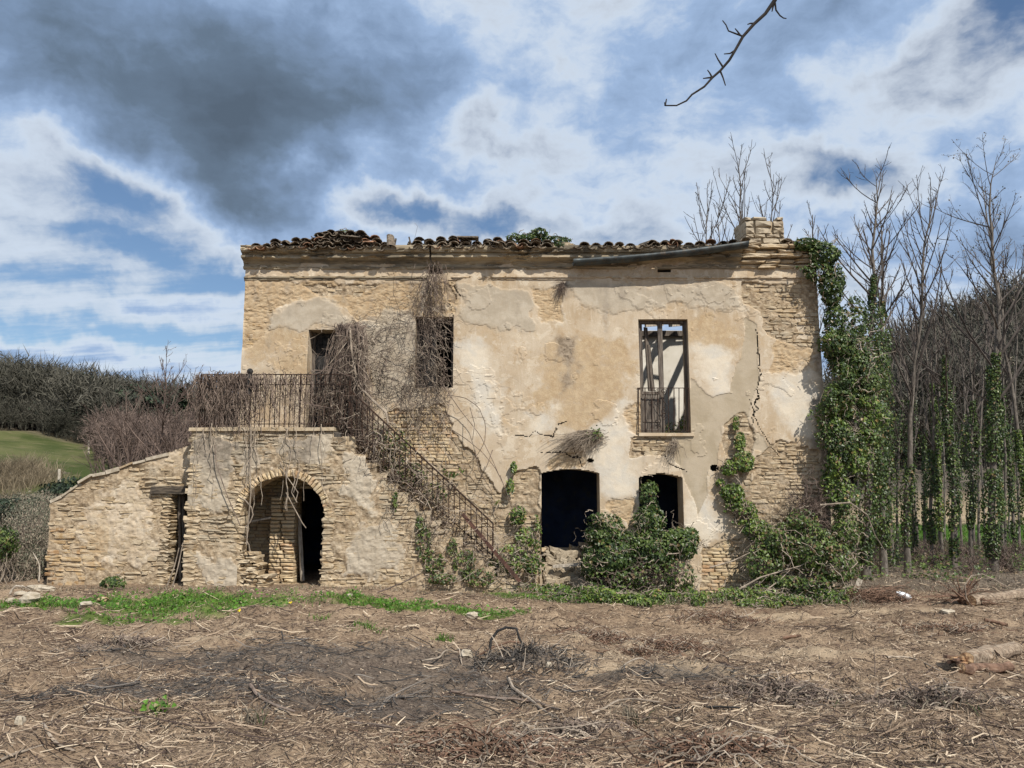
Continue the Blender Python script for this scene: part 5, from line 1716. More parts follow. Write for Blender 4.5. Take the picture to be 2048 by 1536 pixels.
for k in range(64):
    a_ = rb_.uniform(1045, 1700)
    Yg = rb_.uniform(14.35, 15.45)
    if 1400 < a_ < 1490 and Yg > 14.9: continue
    xx_ = xat(a_, 1180, Yg)
    hh_ = rb_.uniform(.05, .2)
    pz_ = float(H(xx_, Yg)) + hh_ * .4
    t_ = (Yg, pz_)
    # photo row of that point on the ground
    k_ = (pz_ - CAM_Z) / Yg
    v_ = (k_ * math.cos(PITCH) - math.sin(PITCH)) / (math.cos(PITCH) + k_ * math.sin(PITCH))
    gi.append((a_, 768 - v_ * FPX, rb_.uniform(.15, .42), hh_, Yg, rb_.uniform(.12, .3), rb_.uniform(.5, 1.2)))
ivy('low ground ivy spread along the foot of the facade', gi, P(1300, 1195, 14.9), 'ivy_sun', (.03, .07), 1300, .3, name='ground_ivy', cat='ground ivy', seed=14)
ivy('low dark green weed by the foot of the lean-to wall', [(228, 1165, .22, .14, 14.7, .2, 1)], P(228, 1172, 14.7), 'ivy', (.04, .07), 1300, .2, name='weed', cat='weed', seed=15)
ivy('green weeds in the room behind the iron-guarded window', [(1350, 858, .3, .12, 16.6, .15, .7), (1368, 845, .12, .15, 16.5, .1, .7)], P(1350, 866, 16.6), 'bramble', (.03, .06), 1200, .5, name='weed', cat='weed', seed=16)

t = thing('dead_branch', 'long pale bare branches leaning from the ivy mound to the ground', 'branch', P(1480, 1190, 15.0))
for a in ([(1475, 1180), (1520, 1155), (1560, 1143), (1600, 1132), (1625, 1120)], [(1500, 1190), (1530, 1182), (1560, 1160), (1580, 1140)], [(1420, 1135), (1465, 1122), (1500, 1105)], [(1690, 1120), (1700, 1140), (1715, 1125), (1700, 1105), (1680, 1095)], [(1640, 1010), (1700, 1005), (1735, 1030), (1750, 1070), (1775, 1110)]):
    q = pxpts(np.array(a, float), np.linspace(14.9, 15.2, len(a)))
    MB().tubes(q, np.linspace(.016, .007, len(a)), 5).part('stem', M['palevine'], t)
t = thing('dead_shrub', 'rusty brown dead twigs above the ivy mound by the cracked corner', 'dead shrub', P(1625, 1050, 15.7))
n = 420
s2 = np.stack([rv_.normal(1625, 24, n), rv_.normal(1020, 30, n)], -1); e2 = s2 + np.stack([rv_.normal(0, 26, n), rv_.normal(0, 26, n)], -1)
V, Q = strands(pxpts(s2, rv_.uniform(15.55, 15.9, n)), pxpts(e2, rv_.uniform(15.5, 15.9, n)), 7, .3, 0, (.005, .002), rv_); MB().raw(V, Q).part('twigs', M['redtwig'], t)


# ------------------------------------------------------------------ bare trees
def fine(o):
    if o.name.split('.')[0] in FINE: o['kind'] = 'stuff'


def tree_geo(Ht, r0, seed, f0=0.32, nprim=30, lean=(0, 0), spread=0.26, nsec=6, nter=0, wob_=0.045, rmin=0.006, elev=(32, 66)):
    r = np.random.default_rng(seed)
    n = 16
    t_ = np.linspace(0, 1, n)
    tr = np.stack([lean[0] * t_ ** 1.2, lean[1] * t_ ** 1.2, Ht * t_], -1)
    wv = np.cumsum(r.normal(0, 1, (n, 2)), 0) * Ht * wob_ / n ** .5
    tr[:, :2] += (wv - wv[0]) * (1 - t_[:, None] * .5) * t_[:, None]
    tr[:, :2] += 0
    trad = r0 * (1 - t_) ** .75 + rmin
    trad[0] *= 1.35
    tr[0, 2] = -.25
    PR_, PRr = [], []
    SE, SEr, TE, TEr = [], [], [], []
    s_ = np.linspace(0, 1, 7)
    ga = r.uniform(0, 6.28)
    for i in range(nprim):
        f = f0 + (0.985 - f0) * ((i + r.random()) / nprim) ** .9
        p0 = np.array([np.interp(f, t_, tr[:, k]) for k in range(3)])
        ga += 2.399 + r.normal(0, .3)
        L = (Ht * spread * (1.12 - f) ** .8 + .2) * r.choice([.35, .6, .9, 1.2, 1.5])
        e0 = R(r.uniform(*elev)); e1 = min(e0 + R(r.uniform(5, 35)), R(82))
        ang = e0 + (e1 - e0) * s_
        step = L / 6
        az_ = ga + np.cumsum(r.normal(0, .10, 7))
        dirs = np.stack([np.cos(ang) * np.cos(az_), np.cos(ang) * np.sin(az_), np.sin(ang)], -1)
        pts = p0 + np.concatenate([np.zeros((1, 3)), np.cumsum(dirs[1:] * step, 0)])
        rb = min(np.interp(f, t_, trad) * .5, .015 * L / 1.5 + .005)
        PR_.append(pts); PRr.append(rb * (1 - s_) ** .8 + rmin * .9)
        for j in range(nsec):
            q = r.uniform(.22, .97)
            b0 = np.array([np.interp(q, s_, pts[:, k]) for k in range(3)])
            dmain = dirs[min(6, int(q * 6))]
            dv = dmain + r.normal(0, .55, 3) + np.array((0, 0, .35)); dv /= np.linalg.norm(dv)
            l2 = L * r.uniform(.14, .40) * (1.15 - q * .6)
            s2 = np.linspace(0, 1, 5)[:, None]
            pts2 = b0 + dv * l2 * s2 + np.array((0, 0, .16 * l2)) * s2 ** 2 + r.normal(0, .025 * l2, (5, 3)) * (s2 > 0)
            SE.append(pts2); SEr.append((rb * .35 * (1 - s2[:, 0])) + rmin * .8)
            for _ in range(nter):
                q2 = r.uniform(.2, 1); c0 = np.array([np.interp(q2, s2[:, 0], pts2[:, k]) for k in range(3)])
                d3 = dv + r.normal(0, .7, 3); d3 /= np.linalg.norm(d3); l3 = l2 * r.uniform(.2, .5)
                s3 = np.linspace(0, 1, 3)[:, None]
                TE.append(c0 + d3 * l3 * s3 + np.array((0, 0, .1 * l3)) * s3 ** 2); TEr.append(np.full(3, rmin * .7))
    tips = np.array([p[-1] for p in PR_] + [p[-1] for p in SE])
    trunk = MB().tubes(tr, trad, 8)
    crown = MB().tubes(np.array(PR_), np.array(PRr), 4)
    if SE: crown.tubes(np.array(SE), np.array(SEr), 3)
    if TE: crown.tubes(np.array(TE), np.array(TEr), 3)
    return trunk, crown, tr, trad, tips


def sleeve(tr, trad, z0, z1, n, seed, thick=(.06, .2), size=(.045, .085)):
    r = np.random.default_rng(seed)
    z = r.uniform(z0, z1, n)
    c = np.stack([np.interp(z, tr[:, 2], tr[:, k]) for k in range(3)], -1)
    rr = np.interp(z, tr[:, 2], trad)
    bulge = .35 + 1.2 * (vn(z * 1.3, z * 0 + seed, seed) + .5) + .5 * vn(z * 4, z * 0 + seed, seed + 3)
    keepz = vn(z * 2.2, z * 0 + seed * 1.7, seed + 9) > -.34
    fade = np.clip((z1 - z) / 1.2, .25, 1) * np.clip((z - z0) / 1.6 + .2, 0, 1)
    a = r.uniform(0, 2 * math.pi, n)
    rad = rr + r.uniform(*thick, n) * bulge * fade
    d_ = np.stack([np.cos(a), np.sin(a), np.zeros(n)], -1)
    nn, ss = d_ + r.normal(0, .45, (n, 3)) + np.array((.1, -.1, .45)), r.uniform(*size, n)
    return (c + d_ * rad[:, None])[keepz], nn[keepz], ss[keepz]


def tree(label, px, Y, apx, apy, ivy_top=None, ivy_n=0, group=None, mat='bark', twig='twig', name='bare_tree', r0=None, ivy_mat='ivy', thick=(.06, .2), ivy_bot=None, blossom=0, **kw):
    seed = int(px * 7 + Y * 13)
    gx, gy = xat(px, 1100, Y), Y
    base = np.array((gx, gy, float(H(gx, gy))))
    top = P(apx, apy, Y)
    Ht = top[2] - base[2]
    trunk, crown, tr, trad, tips = tree_geo(Ht, r0 or Ht * .0095, seed, lean=(top[0] - gx, 0), **kw)
    root = thing(name, label, 'tree', base, group)
    for nm, b_, m_ in (('trunk', trunk, mat), ('crown', crown, twig)):
        o = bpy.data.objects.new(nm, b_.mesh(nm, M[m_], smooth=(nm == 'trunk'))); COL.objects.link(o); o.parent = root; fine(o)
    if ivy_top is not None:
        z1 = zat(ivy_top, Y) - base[2]
        z0 = .05 + 1.5 * ((px * 37 + int(Y * 10)) % 10) / 10 if ivy_bot is None else zat(ivy_bot, Y) - base[2]
        C_, N_, S_ = sleeve(tr, trad, z0, z1, ivy_n, seed + 1, thick)
        o = bpy.data.objects.new('ivy_sleeve', leaf_mesh('ivy_sleeve', C_, N_, S_, M[ivy_mat], rng=np.random.default_rng(seed))); COL.objects.link(o); o.parent = root; fine(o)
    if blossom:
        r = np.random.default_rng(seed + 5)
        c = tips[r.integers(0, len(tips), blossom)]
        k = c[:, 2] > Ht * .45
        c = c[k] + r.normal(0, .04, (k.sum(), 3))
        o = bpy.data.objects.new('buds', leaf_mesh('buds', c, r.normal(0, 1, c.shape), r.uniform(.03, .06, len(c)), M['drygrass'], rng=r)); COL.objects.link(o); o.parent = root; fine(o)
    return root


gr = 'ivy-clad bare trees right of the house'
tree('tall slim bare tree closest to the house corner, ivy thick on its upper trunk', 1728, 18.6, 1752, 342, 545, 4200, gr, f0=.55, nprim=26, nter=1, ivy_mat='ivy', thick=(.04, .30))
tree('second ivy column from the house corner, thin crown above it', 1764, 19.6, 1762, 420, 600, 3800, gr, f0=.6, nprim=22, nter=1, thick=(.05, .26))
tree('pale grey many-stemmed tree with little ivy, between two ivy columns and the hill', 1812, 20.0, 1806, 405, 930, 700, gr, f0=.38, nprim=34, nter=1, elev=(50, 72), spread=.3, r0=.075)
tree('tallest tree of the row, wide crown with first buds, dark ivy up half its trunk', 1984, 20.4, 1970, 318, 690, 4000, gr, f0=.36, nprim=34, nter=2, spread=.30, r0=.095, blossom=420, thick=(.05, .22), elev=(28, 55), rmin=.0045)
tree('straight tree with a narrow ivy sleeve, second from the tallest tree', 1906, 21.0, 1903, 560, 690, 2600, gr, f0=.5, nprim=24, nter=1, thick=(.04, .16))
tree('leaning tree at the right picture edge crossing the tallest one', 2068, 21.4, 1955, 340, 860, 1800, gr, f0=.45, nprim=20, nter=1, r0=.065, spread=.22, thick=(.05, .18), ivy_mat='ivy_sun', rmin=.0045)
tree('slender trunk half wrapped in ivy just left of the tallest tree', 1940, 22.6, 1938, 600, 800, 1300, gr, f0=.45, nprim=24, nter=1, r0=.055)
tree('thin forked ivy trunk right behind the grey many-stemmed tree', 1862, 22.0, 1858, 600, 900, 1300, gr, f0=.35, nprim=26, nter=1, r0=.05)
tree('ivy trunk behind the second ivy column', 1782, 21.6, 1790, 520, 760, 1300, gr, f0=.5, nprim=22, nter=1, r0=.06)
more = [('slim ivy trunk close behind the grey many-stemmed tree on its right', 1828, 22.4, 1836, 560, 800, 1500), ('leaning slim ivy trunk left of the narrow ivy sleeve', 1884, 22.8, 1868, 560, 770, 1700),
        ('slim ivy trunk close right of the tallest tree', 2006, 22.6, 2012, 500, 720, 1900),
        ('ivy trunk second from the right picture edge', 2030, 24.0, 2024, 560, 760, 1600), ('far slim ivy trunk in the gap left of the leaning one', 1850, 26.5, 1846, 640, 860, 1000), ('far slim ivy trunk right of the slender trunk', 1948, 28.0, 1950, 660, 880, 900)]
for lb, px, Y, ax_, ay_, it, ni in more:
    tree(lb, px, Y, ax_, ay_, it, ni, gr, f0=.55, nprim=9, nsec=4, nter=1, r0=.045, elev=(35, 70), spread=.2, thick=(.03, .11), ivy_mat='ivy' if int(px) % 3 else 'ivy_sun', wob_=.06)
gr2 = 'thin bare saplings further back in the grove'
sap = [('thin grey sapling in the back of the grove nearest the house', 1722, 25, 1716, 640), ('thin sapling behind the second ivy column', 1752, 27, 1745, 660), ('straight pale sapling seen between the ivy columns and the grey tree', 1794, 25, 1800, 620),
       ('thin sapling standing on the green strip left of the narrow ivy sleeve', 1836, 26, 1832, 610), ('crooked sapling just right of the forked ivy trunk', 1880, 25, 1872, 560), ('thin pale sapling right of the narrow ivy sleeve', 1924, 27, 1930, 640),
       ('thin sapling close left of the tallest trunk', 1958, 26, 1962, 560), ('thin sapling right of the tallest trunk', 2010, 24, 2016, 520), ('thin sapling at the right picture edge behind the leaning tree', 2038, 26, 2040, 480), ('low sapling far back between narrow sleeve and slender trunk', 1890, 31, 1896, 720),
       ('far sapling in the gap right of the grey many-stemmed tree', 1822, 32, 1826, 740), ('far sapling in the gap left of the slender trunk', 1915, 34, 1911, 730), ('far sapling in the gap right of the slender trunk', 1972, 33, 1968, 700), ('far sapling low at the right edge', 2020, 33, 2026, 700)]
for i, (lb, px, Y, ax_, ay_) in enumerate(sap):
    tree(lb, px, Y, ax_, ay_, (860 - 30 * (i % 4)) if i % 3 else None, 420, gr2, f0=.4, nprim=9, nsec=4, nter=1, r0=.04, elev=(35, 70), rmin=.005, spread=.2)
gr3 = 'bare tree tops showing above the roof'
for lb, px, Y, ax_, ay_, np_ in (('bare fan of branches rising right behind the chimney', 1500, 24, 1498, 300, 40), ('thin bare shoots left of the chimney above the gutter', 1425, 25, 1412, 392, 26), ('bare shoots close to the left side of the chimney', 1462, 26, 1448, 400, 26),
                             ('bare branches spreading right of the chimney top', 1545, 25, 1572, 350, 26), ('short bare twigs above the corner ivy on the roof', 1625, 23, 1632, 432, 24)):
    tree(lb, px, Y, ax_, ay_, None, 0, gr3, f0=.45, nprim=np_, nsec=5, nter=1, spread=.24, elev=(45, 75), rmin=.007, r0=.06)
gr4 = 'bare trees behind the lean-to'
for lb, px, Y, ax_, ay_, np_, sp in (('reddish bare bushy tree behind the lean-to, tallest in front of the left hill', 318, 27, 326, 742, 60, .42), ('reddish bare tree behind the lean-to, hidden half by the landing railing', 378, 26, 388, 790, 46, .40), ('low reddish bare tree left of the tallest one behind the lean-to', 262, 29, 255, 830, 50, .46),
                                 ('low twiggy bare tree nearest the lean-to roof', 345, 24, 350, 850, 40, .5), ('grey bare bush behind the lean-to at the meadow edge', 215, 32, 212, 872, 40, .55)):
    tree(lb, px, Y, ax_, ay_, None, 0, gr4, twig='redtwig', mat='redtwig', f0=.08, nprim=np_, nsec=7, nter=2, spread=sp, elev=(30, 65), r0=.07, rmin=.007)


# ------------------------------------------------------------------ woods on the hillsides
def bare_fuzz(seed, nb=26, shell=150):
    """a leafless crown: forking limbs and a rounded shell of fine twigs"""
    r = np.random.default_rng(seed)
    T_ = []

    def tri(q0, q1, w):
        d_ = np.cross(q1 - q0, r.normal(0, 1, 3)); d_ /= np.linalg.norm(d_)
        T_.append((q0 - d_ * w, q0 + d_ * w, q1))
    for i in range(nb):
        a = r.uniform(0, 6.28); f = r.uniform(.15, .55)
        p0 = np.array((0, 0, f)) + r.normal(0, .02, 3)
        e = np.array((math.cos(a) * .34 * r.uniform(.4, 1.1), math.sin(a) * .34 * r.uniform(.4, 1.1), min(.98, f + r.uniform(.12, .45))))
        m_ = (p0 + e) / 2 + r.normal(0, .035, 3)
        tri(p0, m_, .012); tri(m_, e, .007)
    for i in range(shell):
        d_ = r.normal(0, 1, 3); d_ /= np.linalg.norm(d_)
        if d_[2] < -.5: d_[2] *= -1
        lump = 1 + .22 * math.sin(d_[0] * 5 + seed) * math.cos(d_[2] * 6 + seed)
        p0 = np.array((0, 0, .58)) + d_ * np.array((.40, .40, .38)) * r.uniform(.45, .95) * lump
        tri(p0, p0 + (d_ * .7 + r.normal(0, .55, 3) + np.array((0, 0, .35))) * r.uniform(.06, .15), r.uniform(.004, .008))
    for a in (0, 1.57):
        w = np.array((math.cos(a), math.sin(a), 0)) * .014
        T_.append((-w, w, np.array((0, 0, .8))))
    return np.array(T_).reshape(-1, 3)


FUZZ = [bare_fuzz(i) for i in range(6)]


def wood(name, label, pts, h, mat, seed):
    r = np.random.default_rng(seed)
    Vs = []
    for i, p in enumerate(pts):
        a = r.uniform(0, 6.28); s_ = h * r.uniform(.5, 1.4)
        f = FUZZ[i % 6]
        c_, n_ = math.cos(a), math.sin(a)
        Vs.append(np.stack([(f[:, 0] * c_ - f[:, 1] * n_) * s_ * 1.15, (f[:, 0] * n_ + f[:, 1] * c_) * s_ * 1.15, f[:, 2] * s_ - .3], -1) + p)
    V = np.concatenate(Vs)
    o = link(name, mesh_np(name, V, np.arange(len(V)).reshape(-1, 3), M[mat]))
    tag(o, label, 'wood', kind='stuff')
    return o


def scatter(n, fx_, fy_, seed):
    r = np.random.default_rng(seed)
    y = r.uniform(*fy_, n); x = r.uniform(*fx_, n) * y
    return np.stack([x, y, H(x, y)], -1)


wood('bare_wood', 'grey-brown leafless wood covering the hillside at the left', np.concatenate([scatter(1150, (-.78, -.24), (99, 185), 1), scatter(200, (-.78, -.24), (96, 108), 2)]), 7.5, 'hilltwig', 1)
rw = np.random.default_rng(70)
ev = scatter(420, (-.78, -.26), (97, 175), 21)
C_ = (ev[:, None, :] + rw.normal(0, 1, (420, 40, 3)) * np.array((1.3, 1.3, .9)) + np.array((0, 0, 2.0))).reshape(-1, 3)
tag(link('evergreen_undergrowth', leaf_mesh('evergreen_undergrowth', C_, rw.normal(0, 1, C_.shape) + np.array((0, -.4, .6)), rw.uniform(.25, .6, len(C_)), M['evergreen'], rng=rw)), 'dark evergreen bushes scattered through the left wood', 'undergrowth', kind='stuff')
wood('thicket', 'low grey brush fringing the left wood above the meadow', scatter(240, (-.78, -.42), (94.5, 99), 12), 3.0, 'hilltwig', 7)
wood('bare_wood', 'dark leafless wood covering the steep hillside at the right', np.concatenate([scatter(760, (.28, .80), (66, 122), 3), scatter(130, (.3, .8), (64, 74), 4)]), 7.5, 'hilltwig', 2)
wood('thicket', 'reddish leafless thicket at the meadow edge left of the house', np.concatenate([scatter(210, (-.54, -.36), (60, 97), 5)]), 4.0, 'redtwig', 3)
wood('undergrowth', 'low tangle of leafless brush under the grove at the right', np.concatenate([scatter(190, (.42, .85), (19.5, 27), 6), scatter(40, (.40, .85), (28, 48), 16)]), .75, 'redtwig', 4)
# evergreens on the left hill
def evergreen(label, px, py, w, h, Y, seed, conic, mat='evergreen'):
    r = np.random.default_rng(seed)
    c = P(px, py, Y)
    g = float(H(c[0], Y))
    root = thing('evergreen_tree', label, 'tree', (c[0], Y, g), 'dark evergreens on the left hill')
    Hh = c[2] - g + h / 2
    n_ = 900
    z = r.uniform(.12, 1, n_)
    prof_ = (1 - z) ** .8 + .03 if conic else np.sqrt(np.clip(1 - ((z - .6) / .42) ** 2, 0.02, 1))
    a = r.uniform(0, 6.28, n_)
    rad = w / 2 * prof_ * r.uniform(.5, 1, n_) ** .5 * (1 + .35 * np.sin(z * 23 + a * 3))
    C_ = np.stack([np.cos(a) * rad, np.sin(a) * rad, z * Hh], -1)
    for nm, me in (('crown', leaf_mesh('crown', C_, C_ * np.array((1, 1, .2)) + r.normal(0, .4, C_.shape), r.uniform(.3, .7, n_), M[mat], rng=r)), ('trunk', MB().tubes(np.array([(0, 0, -.3), (0, 0, Hh * .5), (0, 0, Hh * .85)]), np.array([.18, .12, .04]), 6).mesh('trunk', M['bark']))):
        o = bpy.data.objects.new(nm, me); COL.objects.link(o); o.parent = root; fine(o)


evergreen('dark pointed conifer just left of the landing railing, on the skyline', 363, 812, 2.6, 4.5, 95, 1, True)
evergreen('dark pointed conifer beside the railing, smaller of the two pointed ones', 378, 820, 2.2, 4, 95, 2, True)
evergreen('round dark evergreen on the left hill below the dip of the skyline', 265, 805, 4.6, 4.6, 100, 3, False)
evergreen('round dark evergreen next to the dip, the right-hand one of the round pair', 312, 812, 4.2, 4.4, 100, 4, False)
evergreen('small dark evergreen crown among the bare wood near the skyline', 165, 782, 6, 5, 112, 5, False)


# ------------------------------------------------------------------ left edge shrubs, reeds, fence posts
def reed_bed(label, px, py, w, d_, h, Y, n, seed, mat='reed'):
    r = np.random.default_rng(seed)
    cx = xat(px, py, Y)
    x = cx + r.normal(0, w / 2, n); y = Y + r.normal(0, d_ / 2, n)
    lump = np.sqrt(np.clip(1 - ((x - cx) / (w * 1.15)) ** 2, .06, 1)) * (.8 + .5 * fbm(x, y, .8, 2, seed))
    base = np.stack([x, y, H(x, y) - .05], -1)
    hh = h * r.uniform(.6, 1.1, n) * lump
    lean = np.stack([r.normal(0, .4, n), r.normal(0, .4, n), np.zeros(n)], -1) * hh[:, None]
    o = link('reed_bed', blade_mesh('reed_bed', base, hh, np.full(n, .045), lean, M[mat], r))
    tag(o, label, 'reeds', kind='stuff')


reed_bed('pale dry reeds below the left meadow', 35, 985, 2.9, 3, 1.9, 42, 3600, 1)
reed_bed('upper band of pale dry reeds at the left picture edge', 12, 950, 2.9, 3, 2.1, 52, 3600, 2)
for lb, px, pya, pyb, Y in (('short wooden post in the left meadow below the wood', 178, 903, 880, 80), ('taller white post in front of the meadow, left of the house', 119, 968, 938, 52), ('thin white post among the reeds at the left', 22, 962, 945, 52)):
    p = P(px, pya, Y); q = P(px, pyb, Y)
    o = link('fence_post', MB().tubes(np.stack([(p[0], Y, float(H(p[0], Y)) - .3), (q[0] - .01, Y, q[2] - .06), q]), np.array([.10, .09, .05]), 6).mesh('fence_post', M['palewood'])); tag(o, lb, 'post', 'posts in the left meadow')


def shrub(label, px, py, rx, rz, Y, n, nl, mat, seed, twig='palevine', size=(.03, .06), name='shrub'):
    r = np.random.default_rng(seed)
    c = P(px, py, Y)
    g = float(H(c[0], Y))
    root = thing(name, label, 'shrub', (c[0], Y, g))
    s0 = np.stack([r.normal(c[0], rx * .35, n), r.normal(Y, rx * .35, n), np.full(n, g - .05)], -1)
    d_ = r.normal(0, 1, (n, 3)); d_ /= np.linalg.norm(d_, axis=1, keepdims=True)
    e0 = c + d_ * np.array((rx, rx, rz)) * r.uniform(.5, 1, (n, 1))
    V, Q = strands(s0, e0, 8, .12, -.04, (.009, .003), r); MB().raw(V, Q).part('stems', M[twig], root)
    d_ = r.normal(0, 1, (nl, 3)); d_ /= np.linalg.norm(d_, axis=1, keepdims=True)
    p_ = c + d_ * np.array((rx, rx, rz)) * (r.uniform(.35, 1, (nl, 1)) ** .6) * (1 + .5 * fbm(d_[:, 0] * 2 + px, d_[:, 2] * 2, 1.5, 3, seed))[:, None]
    part('leaves', leaf_mesh('leaves', p_, d_ + r.normal(0, .5, (nl, 3)), r.uniform(*size, nl), M[mat], rng=r, lobed=False), root)


shrub('grey-green feathery shrub left of the lean-to', 45, 1090, .75, .85, 16.6, 420, 5200, 'olive', 1)
shrub('tall greyish brush behind the feathery shrub at the left edge', 80, 1050, .8, .9, 19, 420, 3600, 'olive', 2)
shrub('small bright green bush cut by the left picture edge', 4, 1088, .32, .36, 15.4, 60, 1500, 'ivy', 3, size=(.04, .08))
shrub('dark green thicket behind the shrubs at the left edge', 30, 1028, 1.7, .5, 27, 260, 3200, 'evergreen', 4, 'twig', (.10, .2))
shrub('pale dry scrub below the reeds at the far left', 70, 1008, 2.2, .55, 38, 300, 2600, 'olive', 7, size=(.08, .16))
shrub('pale scrub on the lower meadow left of the tall white post', 95, 962, 2.4, .6, 56, 260, 2400, 'olive', 8, size=(.1, .22))
shrub('low grey brush by the lean-to corner', 72, 1135, .35, .45, 15.9, 220, 1500, 'olive', 5)
shrub('dark shrubs beneath the meadow right of the reeds', 150, 985, 1.9, .7, 45, 260, 2400, 'evergreen', 6, 'twig', (.14, .3))


# ------------------------------------------------------------------ cleared ground: straw, chips, grass
rg = np.random.default_rng(555)


# low green growth at the feet of the grove
n = 10500
x = rg.uniform(7.0, 18, n); y = rg.uniform(18.2, 26, n)
k = fbm(x, y, .9, 3, 66) > -.02; x, y = x[k], y[k]; n = len(x)
C_ = np.stack([x, y, H(x, y) + rg.uniform(.02, .5, n) ** 1.4], -1)
tag(link('ground_cover', leaf_mesh('ground_cover', C_, rg.normal(0, .5, C_.shape) + np.array((0, -.3, 1)), rg.uniform(.05, .11, n), M['bramble'], rng=rg)), 'low brambles and ivy covering the floor of the grove', 'ground cover', kind='stuff')


def fan(n, y0=4.4, y1=21.0, wdt=.74):
    y = y0 * (y1 / y0) ** rg.random(n)
    x = rg.uniform(-wdt, wdt, n) * y
    return x, y


def blocked(x, y):
    return ((y > 14.55) & (x < 1.0)) | ((y > 15.75) & (x < 6.9))


def mask_of(lst, x, y, s0):
    v = np.zeros(len(x))
    for i, (px, py, rx, ry) in enumerate(lst):
        v = np.maximum(v, gmask(px, py, rx, ry, x, y, s0 + i))
    return v


def twig_litter(name, label, n, L, rad, mats, lift, seed, K_):
    x, y = fan(n)
    cl = fbm(x, y, .8, 4, seed)
    keep = (cl + rg.normal(0, .16, n) > -.05) & ~blocked(x, y)
    x, y = x[keep], y[keep]
    bm_ = mask_of(BURN, x, y, 20); gm_ = mask_of(GREEN, x, y, 0)
    keep = rg.random(len(x)) > gm_ * .75
    x, y, bm_ = x[keep], y[keep], bm_[keep]
    n = len(x)
    a = rg.normal(0, 1.0, n) + np.where(rg.random(n) < .5, 0, math.pi / 2) * rg.random(n)
    l = rg.lognormal(math.log(L), .55, n)
    t3 = np.linspace(-.5, .5, K_)
    bend = rg.normal(0, .18, n)
    px_ = x[:, None] + np.cos(a)[:, None] * l[:, None] * t3 - np.sin(a)[:, None] * (bend * l)[:, None] * (t3 ** 2 * 4)
    py_ = y[:, None] + np.sin(a)[:, None] * l[:, None] * t3 + np.cos(a)[:, None] * (bend * l)[:, None] * (t3 ** 2 * 4)
    pz_ = H(px_, py_)
    pz_ = np.maximum(pz_, pz_.mean(1, keepdims=True)) + rg.uniform(*lift, n)[:, None] + (rg.normal(0, .16, n) * l)[:, None] * t3 + .003
    rr = rad * rg.uniform(.5, 1.6, n) * (.6 + .06 * y)
    V, Q = tube_np(np.stack([px_, py_, pz_], -1), rr[:, None] * np.interp(np.linspace(0, 1, K_), [0, .4, .7, 1], [.8, 1, .9, .45]), 3)
    burnt = rg.random(n) < bm_ * .85
    o = link(name, mesh_np(name, V, Q, [M[m_] for m_ in mats], {'rnd': np.repeat(rg.random(n), 3 * K_)}, mat_index=np.repeat(burnt.astype(int), 3 * (K_ - 1))))
    tag(o, label, 'litter', kind='stuff')


twig_litter('straw_litter', 'dry straw and shredded stalks strewn over the cleared ground', 104000, .055, .0030, ('straw', 'blackstraw'), (0, .022), 7, 2)
twig_litter('twig_litter', 'thin broken twigs lying thickly over the cleared ground', 6800, .18, .0048, ('straw', 'blackstraw'), (0, .035), 8, 4)
# shredded chips and leaves
n = 34000
x, y = fan(n); k = ~blocked(x, y); x, y = x[k], y[k]
bm_ = mask_of(BURN, x, y, 20)
k = rg.random(len(x)) > bm_ * .7; x, y = x[k], y[k]
C_ = np.stack([x, y, H(x, y) + .012], -1)
tag(link('wood_chips', leaf_mesh('wood_chips', C_, rg.normal(0, .45, C_.shape) + np.array((0, -.2, 1)), rg.uniform(.012, .034, len(x)) * (.6 + .06 * y), M['straw'], rng=rg, lobed=False)), 'pale wood chips and dead leaves scattered over the cleared ground', 'litter', kind='stuff')
# green patches
n = 60000
x, y = rg.uniform(-9.6, 8.0, n), rg.uniform(10.8, 15.6, n)
k = (rg.random(n) < mask_of(GREEN, x, y, 0) ** 1.3) & ~blocked(x, y); x, y = x[k], y[k]; n = len(x)
cl = np.clip(.75 + fbm(x, y, 2.0, 3, 5) * 1.3, .3, 1.6)
hh = rg.uniform(.05, .13, n) * cl
o = link('grass', blade_mesh('grass', np.stack([x, y, H(x, y) - .01], -1), hh, np.full(n, .011), np.stack([rg.normal(0, .5, n), rg.normal(0, .5, n), np.zeros(n)], -1) * hh[:, None], M['grass'], rg))
tag(o, 'fresh green grass patches in front of the staircase and lean-to', 'grass', kind='stuff')
n = 9000
x, y = rg.uniform(-9.6, 2.0, n), rg.uniform(10.8, 15, n)
k = (rg.random(n) < mask_of(GREEN, x, y, 0) ** 1.5) & ~blocked(x, y); x, y = x[k], y[k]; n = len(x)
C_ = np.stack([x, y, H(x, y) + rg.uniform(.02, .09, n)], -1)
tag(link('weeds', leaf_mesh('weeds', C_, rg.normal(0, .4, C_.shape) + np.array((0, -.4, 1)), rg.uniform(.03, .065, n), M['grass'], rng=rg)), 'broad-leaved green weeds mixed into the grass patches', 'weeds', kind='stuff')
